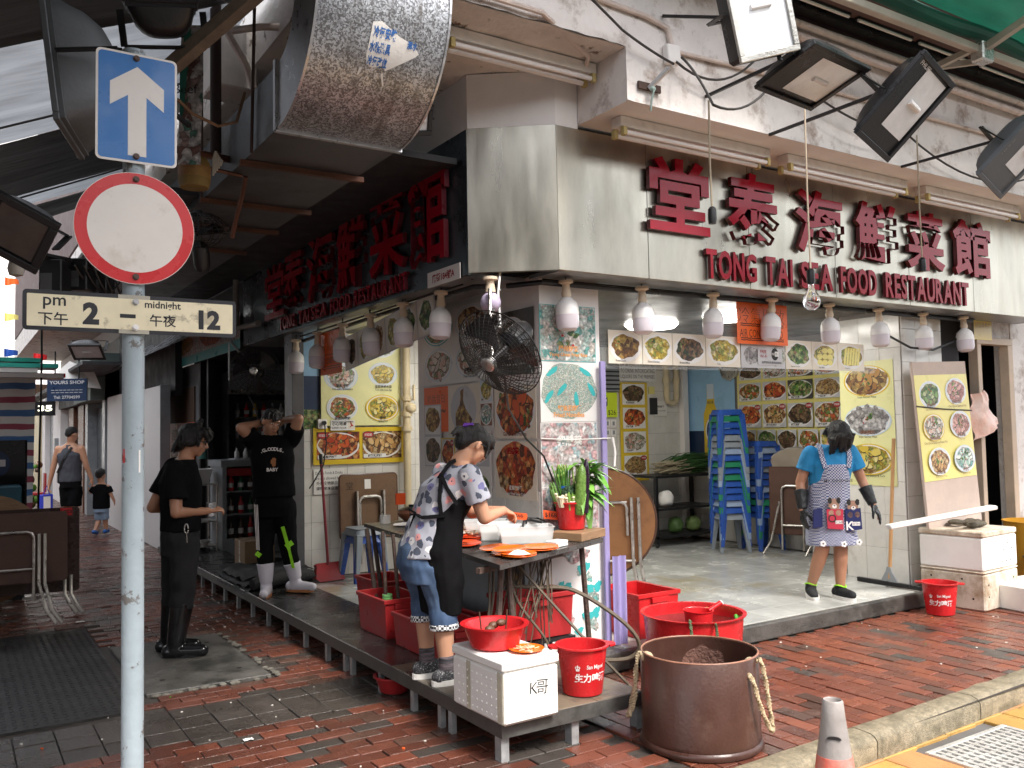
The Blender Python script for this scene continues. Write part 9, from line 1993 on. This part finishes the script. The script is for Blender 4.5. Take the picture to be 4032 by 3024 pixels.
for k,(dx,dy,w,zb,zt_,m,lab)in enumerate(((.0,0,.92,.36,.965,m_tdark,'front dark brown folded table with grey legs at the left edge'),(.20,.38,.86,.20,.97,mat('mahogany_top',(.04,.018,.014),r=.3,var=.2),'second mahogany folded table behind, its corner tagged in red'))):
 t=thing('folded_table',lab,'table',(.5+dx,8.85+dy,0),'tables folded at the left of the lane');Mq=frameM((1,-.12,0),(0,.06,1),(-.02+dx,8.83+dy,0));b=MB();b.prism([(p[0]+w/2,p[1]+(zb+zt_)/2)for p in rrect(w,zt_-zb,.03)],-.03,0,0,Mq);b.build('table_top',m,parent=t,bv=.004)
 b=MB()
 if k==0:
  ulegs(b,Mq,.30,.20,.80,.36,.04,.014)
  for x in(.70,.745):b.tube([Mq@Vector(p)for p in((x,.78,.04),(x,.35,.05),(x+.06,.12,.08),(x+.14,.01,.12))],.015,8)
  for x in(.30,.34):b.tube([Mq@Vector(p)for p in((x,.5,.04),(x-.02,.2,.06),(x-.08,.01,.1))],.014,8)
 else:
  for x in(.74,.79):b.tube([Mq@Vector(p)for p in((x,.35,.03),(x,.18,.04),(x+.05,.08,.07),(x+.10,.01,.1))],.015,8)
  b.tube([Mq@Vector((.4,.17,.04)),Mq@Vector((.78,.17,.04))],.012,8)
 b.build('leg_frame',m_tubec,parent=t)
 if k:b=MB();b.rect(w-.16,zt_-.075,w-.06,zt_-.005,.002,0,Mq);b.text('B2&R',w-.11,zt_-.055,.03,.004,1,off=.01,M=Mq@Matrix.Translation((2*(w-.11),2*(zt_-.04),0))@Matrix.Rotation(math.pi,4,'Z'));b.build('red_tag',[m_sred,m_ink],parent=t)
t=thing('folded_table','round tan table top standing behind the folded square tables','table',(.25,9.5,0),'tables folded at the left of the lane');Mq=frameM((1,-.12,0),(0,.05,1),(.30,9.45,.60));b=MB();b.lathe([(0,-.02),(.50,-.02),(.50,0),(0,0)],48,0,M=Mq);b.build('table_top',m_wood,parent=t)
# street across the way: low parade that the steel fascia mirrors
op=thing('opposite_parade','parade of shops across the road behind the viewer','building',(4,-11,0));b=MB();b.box(-20,-14,0,30,-11,6.2);b.build('wall',mat('opposite_wall',(.34,.30,.24),r=.7,var=.2,sc=.5),parent=op)
for k in range(10):
 x0=-19+k*4.8;b=MB();b.box(x0,-10.98,.1,x0+4.2,-10.9,2.6);b.build('shop_window',(m_dark,m_doorw,m_grey_paint)[k%3],parent=op);b=MB();b.box(x0,-11.0,2.8,x0+4.2,-9.6,2.95);b.build('awning',(m_green,m_oran_t,m_hoard)[k%3],parent=op)
 for j in range(2):b=MB();b.box(x0+.8,-10.99,3.6+j*2,x0+3.2,-10.95,4.9+j*2);b.build('window',m_pdark,parent=op)

b=MB();b.box(-9,3,0,-5.0,44,6);tag(b.build('unseen_lane_houses',mat('grey_render',(.25,.25,.24),r=.7,var=.2,sc=.6)),'unseen grey houses beyond the stalls, added to cut fill light on the lane','building')  # out-of-view block added to hold back fill light from the left
b=MB();b.box(2.70,13.1,2.2,2.8,18,4.0);tag(b.build('upper_panel',m_dark),'dark wall above the white hoardings in the lane','wall')
